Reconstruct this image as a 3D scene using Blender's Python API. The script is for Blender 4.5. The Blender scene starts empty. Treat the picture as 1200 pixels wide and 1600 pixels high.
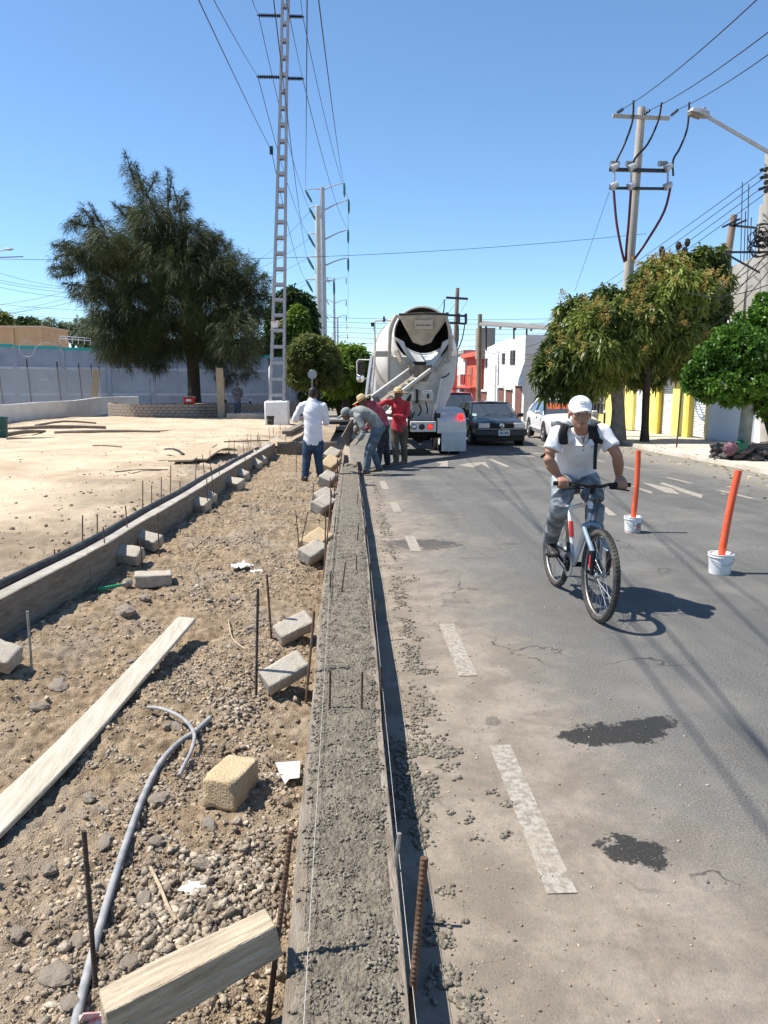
import bpy, bmesh, math, random
import numpy as np
from mathutils import Vector, Matrix, Euler, noise as mnoise

# ------------------------------------------------------------------ camera, sky, sun, exposure
SC = bpy.context.scene
COL = SC.collection
PI = math.pi
R = math.radians
F, CH, HY, VX = 1200.0, 1.75, 588.0, 537.0          # focal in px of a 1200x1600 frame, eye height, horizon, road vanishing point
PITCH = math.atan((800 - HY) / F)
YAW = math.atan((600 - VX) / F * math.cos(PITCH))
cam_d = bpy.data.cameras.new('camera')
cam_d.sensor_fit = 'VERTICAL'; cam_d.sensor_height = 32.0; cam_d.lens = 32.0 * F / 1600.0
cam_d.clip_start = 0.05; cam_d.clip_end = 3000
cam = bpy.data.objects.new('camera', cam_d); COL.objects.link(cam)
cam.location = (0, 0, CH)
cam.rotation_euler = (PI / 2 - PITCH, 0, -YAW)
SC.camera = cam

SUN_EL, SHADOW_AZ = R(58.0), R(-7.0)                 # shadows fall to +X and slightly towards the viewer
w = bpy.data.worlds.new('World'); SC.world = w; w.use_nodes = True
nt = w.node_tree; nt.nodes.clear()
sky = nt.nodes.new('ShaderNodeTexSky'); sky.sky_type = 'NISHITA'; sky.sun_disc = False
sky.sun_elevation = SUN_EL
sun_vec = Vector((-math.cos(SHADOW_AZ) * math.cos(SUN_EL), -math.sin(SHADOW_AZ) * math.cos(SUN_EL), math.sin(SUN_EL)))
sky.sun_rotation = math.atan2(sun_vec.x, sun_vec.y)
sky.altitude = 2500; sky.air_density = 1.2; sky.dust_density = 0.0; sky.ozone_density = 8.0
bg = nt.nodes.new('ShaderNodeBackground'); bg.inputs['Strength'].default_value = 0.112
out = nt.nodes.new('ShaderNodeOutputWorld')
hs = nt.nodes.new('ShaderNodeHueSaturation'); hs.inputs['Saturation'].default_value = 0.97; hs.inputs['Hue'].default_value = 0.494
nt.links.new(sky.outputs[0], hs.inputs['Color']); nt.links.new(hs.outputs[0], bg.inputs[0]); nt.links.new(bg.outputs[0], out.inputs[0])
sd = bpy.data.lights.new('sun', 'SUN'); sd.energy = 5.0; sd.angle = R(0.53); sd.color = (1.0, 0.955, 0.88)
sun = bpy.data.objects.new('sun', sd); COL.objects.link(sun)
sun.rotation_euler = sun_vec.to_track_quat('Z', 'Y').to_euler()
SC.view_settings.view_transform = 'Standard'; SC.view_settings.look = 'None'
SC.view_settings.exposure = 0.80; SC.view_settings.gamma = 1.0
SC.view_settings.use_curve_mapping = False
try:
    SC.cycles.max_bounces = 8; SC.cycles.transparent_max_bounces = 16
    SC.cycles.caustics_reflective = False; SC.cycles.caustics_refractive = False
except Exception: pass

# ------------------------------------------------------------------ picture-to-place measuring
_fw = Vector((math.sin(YAW) * math.cos(PITCH), math.cos(YAW) * math.cos(PITCH), -math.sin(PITCH)))
_rt = Vector((math.cos(YAW), -math.sin(YAW), 0))
_up = Vector((math.sin(YAW) * math.sin(PITCH), math.cos(YAW) * math.sin(PITCH), math.cos(PITCH)))
def zr(y):
    """the street lies level near the viewer and then falls away"""
    if y < 6: return 0.0
    if y < 12: return -0.027 * (y - 6) ** 2 / 12
    if y < 112: return -0.027 * (y - 9)
    return -2.781
def zrn(y):
    y = np.asarray(y, float)
    return np.where(y < 6, 0, np.where(y < 12, -0.027 * (y - 6) ** 2 / 12, np.where(y < 112, -0.027 * (y - 9), -2.781)))
def zlot(y): return 0.36 + (zr(y) if y < 34 else zr(34))
def ray(px, py): return _fw + _rt * ((px - 600) / F) + _up * ((800 - py) / F)
def D(px, py, Y):
    d = ray(px, py); t = Y / d.y
    return Vector((d.x * t, Y, CH + d.z * t))
def G(px, py, off=0.0, f=zr):
    d = ray(px, py); lo, hi = 0.5, 400.0
    for _ in range(50):
        m = (lo + hi) / 2
        if CH + d.z * m / d.y > f(m) + off: lo = m
        else: hi = m
    return D(px, py, lo)
def GL(px, py, off=0.0): return G(px, py, off, zlot)
def V(*a): return Vector(a)

# ------------------------------------------------------------------ tags and things
def tag(o, label=None, cat=None, group=None, kind=None):
    if label: o['label'] = label
    if cat: o['category'] = cat
    if group: o['group'] = group
    if kind: o['kind'] = kind
    return o
def thing(name, label, cat, loc=(0, 0, 0), rz=0.0, group=None, rot=None):
    o = bpy.data.objects.new(name, None); COL.objects.link(o)
    o.location = loc; o.rotation_euler = rot if rot is not None else (0, 0, rz)
    o.empty_display_size = 0.2
    return tag(o, label, cat, group)
def link(name, me, mat=None, parent=None, loc=None, rot=None, scale=None):
    o = bpy.data.objects.new(name, me); COL.objects.link(o)
    if mat is not None and len(me.materials) == 0:
        for m in (mat if isinstance(mat, (list, tuple)) else [mat]): me.materials.append(m)
    if parent is not None: o.parent = parent
    if loc is not None: o.location = loc
    if rot is not None: o.rotation_euler = rot
    if scale is not None: o.scale = scale
    return o
ORD = ['first', 'second', 'third', 'fourth', 'fifth', 'sixth', 'seventh', 'eighth', 'ninth', 'tenth', 'eleventh', 'twelfth', 'thirteenth', 'fourteenth',
       'fifteenth', 'sixteenth', 'seventeenth', 'eighteenth', 'nineteenth', 'twentieth', 'twenty-first', 'twenty-second', 'twenty-third', 'twenty-fourth', 'twenty-fifth', 'twenty-sixth', 'twenty-seventh', 'twenty-eighth']

# ------------------------------------------------------------------ mesh builder
def frame_of(d, up=Vector((0, 0, 1))):
    d = d.normalized()
    if abs(d.dot(up)) > 0.97: up = Vector((0, 1, 0)) if abs(d.y) < 0.9 else Vector((1, 0, 0))
    s = d.cross(up).normalized(); u = s.cross(d).normalized()
    return s, u
def spline(pts, sub=4):
    pts = [Vector(p) for p in pts]
    if len(pts) < 3 or sub < 2: return pts
    out = []
    for i in range(len(pts) - 1):
        p0 = pts[max(i - 1, 0)]; p1 = pts[i]; p2 = pts[i + 1]; p3 = pts[min(i + 2, len(pts) - 1)]
        for k in range(sub):
            t = k / sub
            out.append(0.5 * (2 * p1 + (p2 - p0) * t + (2 * p0 - 5 * p1 + 4 * p2 - p3) * t * t + (3 * p1 - p0 - 3 * p2 + p3) * t ** 3))
    out.append(pts[-1]); return out
def resample_vals(vals, sub):
    out = []
    for i in range(len(vals) - 1):
        for k in range(sub):
            t = k / sub; t = t * t * (3 - 2 * t)
            out.append(vals[i] * (1 - t) + vals[i + 1] * t)
    out.append(vals[-1]); return out
class MB:
    def __init__(s): s.v = []; s.f = []; s.m = []
    def add(s, vs, fs, mi=0):
        o = len(s.v); s.v += [tuple(p) for p in vs]; s.f += [tuple(i + o for i in f) for f in fs]; s.m += [mi] * len(fs); return s
    def box(s, c, size, rot=None, mi=0, taper=None):
        x, y, z = size[0] / 2, size[1] / 2, size[2] / 2
        vs = [Vector((a * x, b * y, d * z)) for d in (-1, 1) for a, b in ((-1, -1), (1, -1), (1, 1), (-1, 1))]
        if taper:
            for p in vs[4:]: p.x *= taper; p.y *= taper
        if rot is not None:
            m = rot if isinstance(rot, Matrix) else Euler(rot).to_matrix()
            vs = [m @ p for p in vs]
        c = Vector(c)
        return s.add([p + c for p in vs], [(3, 2, 1, 0), (4, 5, 6, 7), (0, 1, 5, 4), (1, 2, 6, 5), (2, 3, 7, 6), (3, 0, 4, 7)], mi)
    def beam(s, p0, p1, wd, h, mi=0, up=Vector((0, 0, 1))):
        p0 = Vector(p0); p1 = Vector(p1); sd_, u = frame_of(p1 - p0, up)
        vs = [p + sd_ * (a * wd / 2) + u * (b * h / 2) for p in (p0, p1) for a, b in ((-1, -1), (1, -1), (1, 1), (-1, 1))]
        return s.add(vs, [(0, 1, 2, 3), (7, 6, 5, 4), (4, 5, 1, 0), (5, 6, 2, 1), (6, 7, 3, 2), (7, 4, 0, 3)], mi)
    def tube(s, pts, r, n=8, mi=0, caps=True, sub=1):
        pts = [Vector(p) for p in pts]
        rs = list(r) if isinstance(r, (list, tuple)) else [r] * len(pts)
        if sub > 1: rs = resample_vals(rs, sub); pts = spline(pts, sub)
        vs = []; fs = []; pu = None
        for i, p in enumerate(pts):
            d = pts[min(i + 1, len(pts) - 1)] - pts[max(i - 1, 0)]
            if d.length < 1e-9: d = Vector((0, 0, 1))
            if pu is None: sd_, u = frame_of(d)
            else:
                d.normalize(); u = (pu - d * pu.dot(d))
                if u.length < 1e-6: sd_, u = frame_of(d)
                else: u.normalize(); sd_ = d.cross(u)
            pu = u
            for k in range(n):
                a = 2 * PI * k / n
                vs.append(p + (sd_ * math.cos(a) + u * math.sin(a)) * rs[i])
        for i in range(len(pts) - 1):
            for k in range(n):
                a = i * n + k; b = i * n + (k + 1) % n
                fs.append((a, b, b + n, a + n))
        if caps:
            fs.append(tuple(reversed(range(n)))); fs.append(tuple(range((len(pts) - 1) * n, len(pts) * n)))
        return s.add(vs, fs, mi)
    def lathe(s, prof, n=24, M=None, mi=0, caps=False, arc=(0, 2 * PI)):
        """prof: (radius, height) along local z"""
        full = abs(arc[1] - arc[0] - 2 * PI) < 1e-6; cnt = n if full else n + 1
        vs = []; fs = []
        for r, z in prof:
            for k in range(cnt):
                a = arc[0] + (arc[1] - arc[0]) * k / n
                vs.append(Vector((r * math.cos(a), r * math.sin(a), z)))
        for i in range(len(prof) - 1):
            for k in range(n):
                a = i * cnt + k; b = i * cnt + (k + 1) % cnt
                fs.append((a, b, b + cnt, a + cnt))
        if caps and full:
            fs.append(tuple(reversed(range(n)))); fs.append(tuple(range((len(prof) - 1) * n, len(prof) * n)))
        if M is not None: vs = [M @ p for p in vs]
        return s.add(vs, fs, mi)
    def prism(s, poly, a, b, M=None, mi=0):
        """poly in local xy, extruded z from a to b"""
        n = len(poly)
        vs = [Vector((p[0], p[1], a)) for p in poly] + [Vector((p[0], p[1], b)) for p in poly]
        fs = [tuple(reversed(range(n))), tuple(range(n, 2 * n))] + [(i, (i + 1) % n, (i + 1) % n + n, i + n) for i in range(n)]
        if M is not None: vs = [M @ p for p in vs]
        return s.add(vs, fs, mi)
    def ball(s, c, r, n=10, mi=0, M=None):
        rr = r if isinstance(r, (tuple, list)) else (r, r, r); vs = []; fs = []; m = max(4, n // 2)
        for i in range(m + 1):
            t = PI * i / m
            for k in range(n):
                a = 2 * PI * k / n
                p = Vector((rr[0] * math.sin(t) * math.cos(a), rr[1] * math.sin(t) * math.sin(a), rr[2] * math.cos(t)))
                vs.append((M @ p if M is not None else p) + Vector(c))
        for i in range(m):
            for k in range(n):
                a = i * n + k; b = i * n + (k + 1) % n
                fs.append((a, a + n, b + n, b))
        return s.add(vs, fs, mi)
    def mesh(s, name, origin=None):
        me = bpy.data.meshes.new(name)
        vs = s.v if origin is None else [(p[0] - origin[0], p[1] - origin[1], p[2] - origin[2]) for p in s.v]
        me.from_pydata(vs, [], s.f); me.update(); return me
    def build(s, name, mat, parent=None, smooth=False, bevel=0.0, loc=None, rot=None, world=False, seg=2, weld=False):
        org = None
        if world and parent is not None: org = parent.location
        elif world and loc is not None: org = loc
        me = s.mesh(name, org)
        mats = mat if isinstance(mat, (list, tuple)) else [mat]
        for m in mats: me.materials.append(m)
        if len(mats) > 1: me.polygons.foreach_set('material_index', s.m)
        bm = bmesh.new(); bm.from_mesh(me)
        bmesh.ops.remove_doubles(bm, verts=bm.verts, dist=1e-5) if weld else None
        bmesh.ops.recalc_face_normals(bm, faces=bm.faces)
        bm.to_mesh(me); bm.free()
        if smooth:
            me.polygons.foreach_set('use_smooth', [True] * len(me.polygons))
            me.set_sharp_from_angle(angle=R(40))
        o = link(name, me, None, parent, loc, rot)
        if bevel > 0:
            b = o.modifiers.new('bevel', 'BEVEL'); b.width = bevel; b.segments = seg; b.limit_method = 'ANGLE'; b.angle_limit = R(35)
            me.polygons.foreach_set('use_smooth', [True] * len(me.polygons)); me.set_sharp_from_angle(angle=R(40))
        return o
def np_obj(name, verts, faces, mat, parent=None, smooth=False, attr=None, loc=None):
    """faces: (n,3) or (n,4) int array, attr: per-vertex grey value in 0..1 stored as colour 'tint'"""
    me = bpy.data.meshes.new(name); k = faces.shape[1]
    me.vertices.add(len(verts)); me.vertices.foreach_set('co', np.ascontiguousarray(verts, np.float32).ravel())
    me.loops.add(faces.size); me.loops.foreach_set('vertex_index', np.ascontiguousarray(faces, np.int32).ravel())
    me.polygons.add(len(faces)); me.polygons.foreach_set('loop_start', np.arange(len(faces), dtype=np.int32) * k)
    if smooth: me.polygons.foreach_set('use_smooth', np.ones(len(faces), bool))
    if attr is not None:
        a = me.attributes.new('tint', 'FLOAT', 'POINT'); a.data.foreach_set('value', np.ascontiguousarray(attr, np.float32))
    me.update(calc_edges=True); me.validate()
    return link(name, me, mat, parent, loc)
def grid_faces(nr, nc):
    i = np.arange((nr - 1) * (nc - 1)); r = i // (nc - 1); c = i % (nc - 1); a = r * nc + c
    return np.stack([a, a + 1, a + nc + 1, a + nc], 1)

# ------------------------------------------------------------------ numpy noise
def _hash(ix, iy, seed):
    h = (ix.astype(np.int64) * 374761393 + iy.astype(np.int64) * 668265263 + seed * 1442695041) & 0xffffffff
    h = ((h ^ (h >> 13)) * 1274126177) & 0xffffffff
    return ((h ^ (h >> 16)) & 0xffffff) / float(0xffffff)
def vnoise(x, y, seed=0):
    ix = np.floor(x); iy = np.floor(y); fx = x - ix; fy = y - iy
    fx = fx * fx * (3 - 2 * fx); fy = fy * fy * (3 - 2 * fy)
    a = _hash(ix, iy, seed); b = _hash(ix + 1, iy, seed); c = _hash(ix, iy + 1, seed); d = _hash(ix + 1, iy + 1, seed)
    return (a * (1 - fx) + b * fx) * (1 - fy) + (c * (1 - fx) + d * fx) * fy
def fbm(x, y, oct=4, seed=0, gain=0.5):
    s = np.zeros_like(np.asarray(x, float)); a = 1.0; t = 0.0
    for k in range(oct):
        s = s + a * vnoise(x * 2 ** k + 17.3 * k, y * 2 ** k - 9.1 * k, seed + k); t += a; a *= gain
    return s / t - 0.5
def worley(x, y, seed=0):
    ix = np.floor(x); iy = np.floor(y); best = np.full(np.shape(x), 9.0)
    for dx in (-1, 0, 1):
        for dy in (-1, 0, 1):
            jx = ix + dx; jy = iy + dy
            px = jx + _hash(jx, jy, seed); py = jy + _hash(jx, jy, seed + 77)
            best = np.minimum(best, (px - x) ** 2 + (py - y) ** 2)
    return np.sqrt(best)

# ------------------------------------------------------------------ materials
MATS = {}
def mat(name, col, col2=None, scale=6.0, rough=0.8, bump=0.0, bscale=60.0, metal=0.0, spec=0.3, tint=0.0, detail=6.0, stretch=None, coat=0.0,
        dirt=None, dirt_scale=2.0, dirt_amt=0.5, trans=0.0, lo=0.35, hi=0.65):
    """plain procedural surface: two colours mixed by noise, optional second dirt layer, bump and per-vertex tint"""
    if name in MATS: return MATS[name]
    m = bpy.data.materials.new(name); m.use_nodes = True; n = m.node_tree; N = n.nodes; L = n.links
    b = N['Principled BSDF']
    b.inputs['Roughness'].default_value = rough; b.inputs['Metallic'].default_value = metal
    b.inputs['Specular IOR Level'].default_value = spec
    if coat: b.inputs['Coat Weight'].default_value = coat; b.inputs['Coat Roughness'].default_value = 0.06
    if trans: b.inputs['Transmission Weight'].default_value = trans
    tc = N.new('ShaderNodeTexCoord'); src = tc.outputs['Object']
    if stretch:
        mp = N.new('ShaderNodeMapping'); mp.inputs['Scale'].default_value = stretch; L.new(src, mp.inputs[0]); src = mp.outputs[0]
    c = (*col, 1)
    cur = None
    if col2 is not None:
        nz = N.new('ShaderNodeTexNoise'); nz.inputs['Scale'].default_value = scale; nz.inputs['Detail'].default_value = detail; nz.inputs['Roughness'].default_value = 0.62
        L.new(src, nz.inputs['Vector'])
        rp = N.new('ShaderNodeValToRGB'); rp.color_ramp.elements[0].position = lo; rp.color_ramp.elements[1].position = hi
        rp.color_ramp.elements[0].color = c; rp.color_ramp.elements[1].color = (*col2, 1)
        L.new(nz.outputs['Fac'], rp.inputs[0]); cur = rp.outputs[0]
    if dirt is not None:
        nz = N.new('ShaderNodeTexNoise'); nz.inputs['Scale'].default_value = dirt_scale; nz.inputs['Detail'].default_value = 8; nz.inputs['Roughness'].default_value = 0.7
        L.new(src, nz.inputs['Vector'])
        rp = N.new('ShaderNodeValToRGB'); rp.color_ramp.elements[0].position = 0.48; rp.color_ramp.elements[1].position = 0.7
        rp.color_ramp.elements[0].color = (0, 0, 0, 1); rp.color_ramp.elements[1].color = (dirt_amt,) * 3 + (1,)
        L.new(nz.outputs['Fac'], rp.inputs[0])
        mx = N.new('ShaderNodeMixRGB'); L.new(rp.outputs[0], mx.inputs[0])
        if cur is not None: L.new(cur, mx.inputs[1])
        else: mx.inputs[1].default_value = c
        mx.inputs[2].default_value = (*dirt, 1); cur = mx.outputs[0]
    if tint:
        at = N.new('ShaderNodeAttribute'); at.attribute_name = 'tint'
        mr = N.new('ShaderNodeMapRange'); mr.inputs['To Min'].default_value = 1 - tint; mr.inputs['To Max'].default_value = 1 + tint
        L.new(at.outputs['Fac'], mr.inputs[0])
        mx = N.new('ShaderNodeMixRGB'); mx.blend_type = 'MULTIPLY'; mx.inputs[0].default_value = 1
        if cur is not None: L.new(cur, mx.inputs[1])
        else: mx.inputs[1].default_value = c
        L.new(mr.outputs[0], mx.inputs[2]); cur = mx.outputs[0]
    if cur is not None: L.new(cur, b.inputs['Base Color'])
    else: b.inputs['Base Color'].default_value = c
    if bump:
        nz = N.new('ShaderNodeTexNoise'); nz.inputs['Scale'].default_value = bscale; nz.inputs['Detail'].default_value = 5; L.new(src, nz.inputs['Vector'])
        bp = N.new('ShaderNodeBump'); bp.inputs['Strength'].default_value = bump; bp.inputs['Distance'].default_value = 0.02
        L.new(nz.outputs['Fac'], bp.inputs['Height']); L.new(bp.outputs[0], b.inputs['Normal'])
    MATS[name] = m; return m
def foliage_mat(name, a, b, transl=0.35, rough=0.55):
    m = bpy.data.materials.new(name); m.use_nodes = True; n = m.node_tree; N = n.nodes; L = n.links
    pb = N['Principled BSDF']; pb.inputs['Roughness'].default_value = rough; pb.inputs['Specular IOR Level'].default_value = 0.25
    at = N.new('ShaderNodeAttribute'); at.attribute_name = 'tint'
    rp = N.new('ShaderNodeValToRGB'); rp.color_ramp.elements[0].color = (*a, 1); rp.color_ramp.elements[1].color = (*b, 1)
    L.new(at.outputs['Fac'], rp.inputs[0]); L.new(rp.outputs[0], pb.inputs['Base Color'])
    tr = N.new('ShaderNodeBsdfTranslucent'); L.new(rp.outputs[0], tr.inputs[0])
    mx = N.new('ShaderNodeMixShader'); mx.inputs[0].default_value = transl
    L.new(pb.outputs[0], mx.inputs[1]); L.new(tr.outputs[0], mx.inputs[2]); L.new(mx.outputs[0], N['Material Output'].inputs[0])
    return m
def glass_mat(name, col=(0.02, 0.025, 0.03), rough=0.04):
    return mat(name, col, rough=rough, spec=0.8, coat=0.6)
def emit_mat(name, col, s):
    m = bpy.data.materials.new(name); m.use_nodes = True; b = m.node_tree.nodes['Principled BSDF']
    b.inputs['Base Color'].default_value = (*col, 1); b.inputs['Emission Color'].default_value = (*col, 1); b.inputs['Emission Strength'].default_value = s
    b.inputs['Roughness'].default_value = 0.25
    return m
# ------------------------------------------------------------------ shared lines of the place
def lerp_tab(tab):
    xs = np.array([t[0] for t in tab], float); ys = np.array([t[1] for t in tab], float)
    return lambda y: np.interp(y, xs, ys)
XL = lerp_tab([(2.0, -2.50), (4.76, -2.16), (6.39, -1.98), (9.3, -1.86), (15.8, -1.8), (19.6, -1.74)])   # face of the left kerb
SL = lerp_tab([(0.6, -0.165), (5.9, -0.175), (9, -0.14), (13.2, -0.09), (18, -0.04)])                    # outer left of the fresh kerb
SR = lerp_tab([(0.6, 0.142), (1.63, 0.146), (5.9, 0.19), (13.2, 0.24), (18, 0.27)])
KERB = [G(1330, 770), G(1200, 742), G(1127, 726), G(1017, 706), G(960, 691), G(905, 676)]
KX = lerp_tab([(0.0, KERB[0].x)] + [(p.y, p.x) for p in KERB] + [(60, 9.9), (300, 10)])
def dirt_z(x, y, fine=True):
    x = np.asarray(x, float); y = np.asarray(y, float)
    z = zrn(y) + 0.055 + 0.11 * fbm(x * 1.1, y * 0.9, 3, 3) + 0.065 * fbm(x * 4, y * 4, 3, 11)
    z = z + 0.09 * np.exp(-((x + 0.95) / 0.55) ** 2 - ((y - 8.5) / 3.2) ** 2) + 0.05 * np.exp(-((x + 1.9) / 0.35) ** 2)
    z = z - 0.03 * np.exp(-((x + 0.15) / 0.12) ** 2)
    if fine:
        z = z + 0.052 * fbm(x * 13, y * 13, 3, 23) + 0.026 * fbm(x * 42, y * 42, 2, 31)
    return z
def dz(x, y): return float(dirt_z(np.array([x]), np.array([y]))[0])
def GD(px, py, off=0.0):
    """a pixel on the dirt strip"""
    d = ray(px, py); lo, hi = 0.5, 60.0
    for _ in range(36):
        m = (lo + hi) / 2
        if CH + d.z * m / d.y > float(dirt_z(np.array([d.x * m / d.y]), np.array([m]))[0]) + off: lo = m
        else: hi = m
    return D(px, py, lo)

# ------------------------------------------------------------------ ground materials
def road_material():
    m = bpy.data.materials.new('dusty_asphalt'); m.use_nodes = True; n = m.node_tree; N = n.nodes; L = n.links
    b = N['Principled BSDF']; b.inputs['Roughness'].default_value = 0.86; b.inputs['Specular IOR Level'].default_value = 0.25
    tc = N.new('ShaderNodeTexCoord'); P = tc.outputs['Object']
    def nz(scale, detail=6, rough=0.6, dist=0.0, vec=P):
        x = N.new('ShaderNodeTexNoise'); x.inputs['Scale'].default_value = scale; x.inputs['Detail'].default_value = detail
        x.inputs['Roughness'].default_value = rough; x.inputs['Distortion'].default_value = dist; L.new(vec, x.inputs['Vector']); return x.outputs['Fac']
    def math_(op, a, b_=None, c=None, clamp=False):
        x = N.new('ShaderNodeMath'); x.operation = op; x.use_clamp = clamp
        for i, q in enumerate((a, b_, c)):
            if q is None: continue
            if isinstance(q, (int, float)): x.inputs[i].default_value = q
            else: L.new(q, x.inputs[i])
        return x.outputs[0]
    def mr(v, a, b_, c=0.0, d=1.0, smooth=True):
        x = N.new('ShaderNodeMapRange'); x.interpolation_type = 'SMOOTHSTEP' if smooth else 'LINEAR'
        L.new(v, x.inputs[0]); x.inputs[1].default_value = a; x.inputs[2].default_value = b_; x.inputs[3].default_value = c; x.inputs[4].default_value = d
        return x.outputs[0]
    def mix(f, a, b_):
        x = N.new('ShaderNodeMixRGB'); L.new(f, x.inputs[0])
        for i, q in ((1, a), (2, b_)):
            if isinstance(q, tuple): x.inputs[i].default_value = (*q, 1)
            else: L.new(q, x.inputs[i])
        return x.outputs[0]
    sx = N.new('ShaderNodeSeparateXYZ'); L.new(P, sx.inputs[0]); X, Y = sx.outputs[0], sx.outputs[1]
    mpl = N.new('ShaderNodeMapping'); mpl.inputs['Scale'].default_value = (1.6, 0.12, 1); L.new(P, mpl.inputs[0])
    fine = nz(120, 4, 0.8); mid = nz(7, 7, 0.65); big = nz(0.8, 5, 0.6); lane = nz(1.1, 4, 0.6, 0, mpl.outputs[0])
    col = mix(mr(fine, 0.42, 0.60), (0.036, 0.035, 0.033), (0.225, 0.218, 0.20))
    col = mix(mr(mid, 0.3, 0.75, 0, 0.6), col, (0.135, 0.130, 0.122))
    col = mix(mr(lane, 0.5, 0.60, 0, 0.55), col, (0.085, 0.083, 0.080))
    col = mix(mr(big, 0.48, 0.72, 0, 0.55), col, (0.215, 0.200, 0.175))
    # dry dust spread from the diggings and washed up along the far gutter
    wob = math_('MULTIPLY_ADD', big, 2.2, -1.1); wob2 = math_('MULTIPLY_ADD', mid, 1.3, -0.65)
    xx = math_('ADD', math_('ADD', X, wob), wob2)
    near = mr(Y, 1.5, 5.5, 0.42, 0.0)
    xx = math_('SUBTRACT', xx, near)
    far = mr(Y, 8.0, 17.0, 0.0, 0.75); xx = math_('ADD', xx, far)
    dust = mr(xx, 0.30, 1.75, 0.95, 0.0)
    dust = math_('MULTIPLY', dust, mr(math_('ADD', math_('MULTIPLY', fine, .5), math_('MULTIPLY', nz(22, 6, .75), .5)), 0.38, 0.62, 1.0, 0.55))
    dcol = mix(mr(nz(3.2, 6, 0.62, 0.4), 0.35, 0.65), (0.22, 0.178, 0.132), (0.35, 0.29, 0.222))
    col = mix(dust, col, dcol)
    gut = mr(math_('ADD', X, math_('MULTIPLY_ADD', mid, 0.9, -0.45)), 6.3, 7.8, 0.0, 0.75)
    col = mix(gut, col, (0.25, 0.225, 0.185))
    cpx = nz(55, 4, 0.75); sp = mr(cpx, 0.66, 0.72, 0, 0.85)
    col = mix(sp, col, (0.055, 0.048, 0.04))
    sp2 = mr(nz(85, 3, 0.7), 0.685, 0.73, 0, 0.6); col = mix(sp2, col, (0.5, 0.46, 0.40))
    vo = N.new('ShaderNodeTexVoronoi'); vo.feature = 'DISTANCE_TO_EDGE'; vo.inputs['Scale'].default_value = 0.55
    wv = N.new('ShaderNodeVectorMath'); wv.operation = 'ADD'; nv = N.new('ShaderNodeTexNoise'); nv.inputs['Scale'].default_value = 2.2; nv.inputs['Detail'].default_value = 6; L.new(P, nv.inputs['Vector']); L.new(P, wv.inputs[0]); L.new(nv.outputs['Color'], wv.inputs[1]); L.new(wv.outputs[0], vo.inputs['Vector'])
    ck_ = math_('MULTIPLY', mr(vo.outputs['Distance'], 0.003, 0.009, 0.75, 0.0), mr(nz(0.9, 3, .5), .5, .6)); col = mix(ck_, col, (0.03, 0.028, 0.026))
    stains = [(G(960, 1146), 0.27, 0.115, 0.05, 0.95), (G(925, 1150), 0.17, 0.10, 0.0, 0.95), (G(1010, 1132), 0.16, 0.085, 0.2, 0.95), (G(993, 1330), 0.118, 0.10, -0.4, 0.95),
              (G(660, 850), 0.40, 0.27, -0.1, 0.62), (G(770, 1127), 0.04, 0.06, 0.0, 0.45), (G(800, 850), 0.10, 0.05, 0, 0.4), (G(745, 872), 0.2, 0.03, 0, 0.25)]
    sn = nz(11, 6, 0.7); sn2 = nz(60, 3, 0.6)
    tot = None
    for c, rx, ry, rot, amt in stains:
        dx = math_('SUBTRACT', X, c.x); dy = math_('SUBTRACT', Y, c.y)
        ca, sa = math.cos(rot), math.sin(rot)
        u = math_('MULTIPLY', math_('ADD', math_('MULTIPLY', dx, ca), math_('MULTIPLY', dy, sa)), 1 / rx)
        v = math_('MULTIPLY', math_('SUBTRACT', math_('MULTIPLY', dy, ca), math_('MULTIPLY', dx, sa)), 1 / ry)
        r = math_('SQRT', math_('ADD', math_('MULTIPLY', u, u), math_('MULTIPLY', v, v)))
        r = math_('ADD', r, math_('MULTIPLY_ADD', sn, 2.4, -1.2)); r = math_('ADD', r, math_('MULTIPLY_ADD', sn2, 0.6, -0.3))
        f = mr(r, 0.86, 1.06, amt, 0.0)
        tot = f if tot is None else math_('MAXIMUM', tot, f)
    col = mix(math_('MULTIPLY', tot, mr(fine, .5, .72, 1.0, .55)), col, (0.017, 0.016, 0.015))
    L.new(col, b.inputs['Base Color'])
    L.new(mr(tot, 0, 1, 0.88, 0.55), b.inputs['Roughness'])
    h = math_('ADD', math_('MULTIPLY', fine, 0.6), math_('ADD', math_('MULTIPLY', cpx, 0.5), math_('MULTIPLY', mid, 0.6)))
    bp = N.new('ShaderNodeBump'); bp.inputs['Strength'].default_value = 0.8; bp.inputs['Distance'].default_value = 0.012
    L.new(h, bp.inputs['Height']); L.new(bp.outputs[0], b.inputs['Normal'])
    return m
M_ROAD = road_material()
M_DIRT = mat('dry_soil', (0.20, 0.142, 0.088), (0.43, 0.325, 0.212), scale=14, rough=0.95, bump=1.0, bscale=160, spec=0.1, dirt=(0.36, 0.32, 0.27), dirt_scale=1.3, dirt_amt=0.6)
M_LOT = mat('pale_trodden_earth', (0.315, 0.247, 0.172), (0.425, 0.343, 0.248), scale=0.8, rough=0.95, bump=0.5, bscale=40, spec=0.1, dirt=(0.23, 0.165, 0.105), dirt_scale=1.0, dirt_amt=0.8, tint=0.27)
M_GROUND = mat('far_ground', (0.25, 0.22, 0.18), (0.33, 0.29, 0.23), scale=0.3, rough=0.95, spec=0.1)
M_WALK = mat('pavement_concrete', (0.42, 0.37, 0.30), (0.52, 0.47, 0.40), scale=1.2, rough=0.9, bump=0.3, bscale=70, spec=0.2, dirt=(0.30, 0.25, 0.19), dirt_scale=0.8, dirt_amt=0.5)
M_STONE = mat('gravel_stone', (0.215, 0.172, 0.125), (0.385, 0.325, 0.25), scale=9, rough=0.92, bump=0.5, bscale=130, spec=0.12, tint=0.42)
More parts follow.
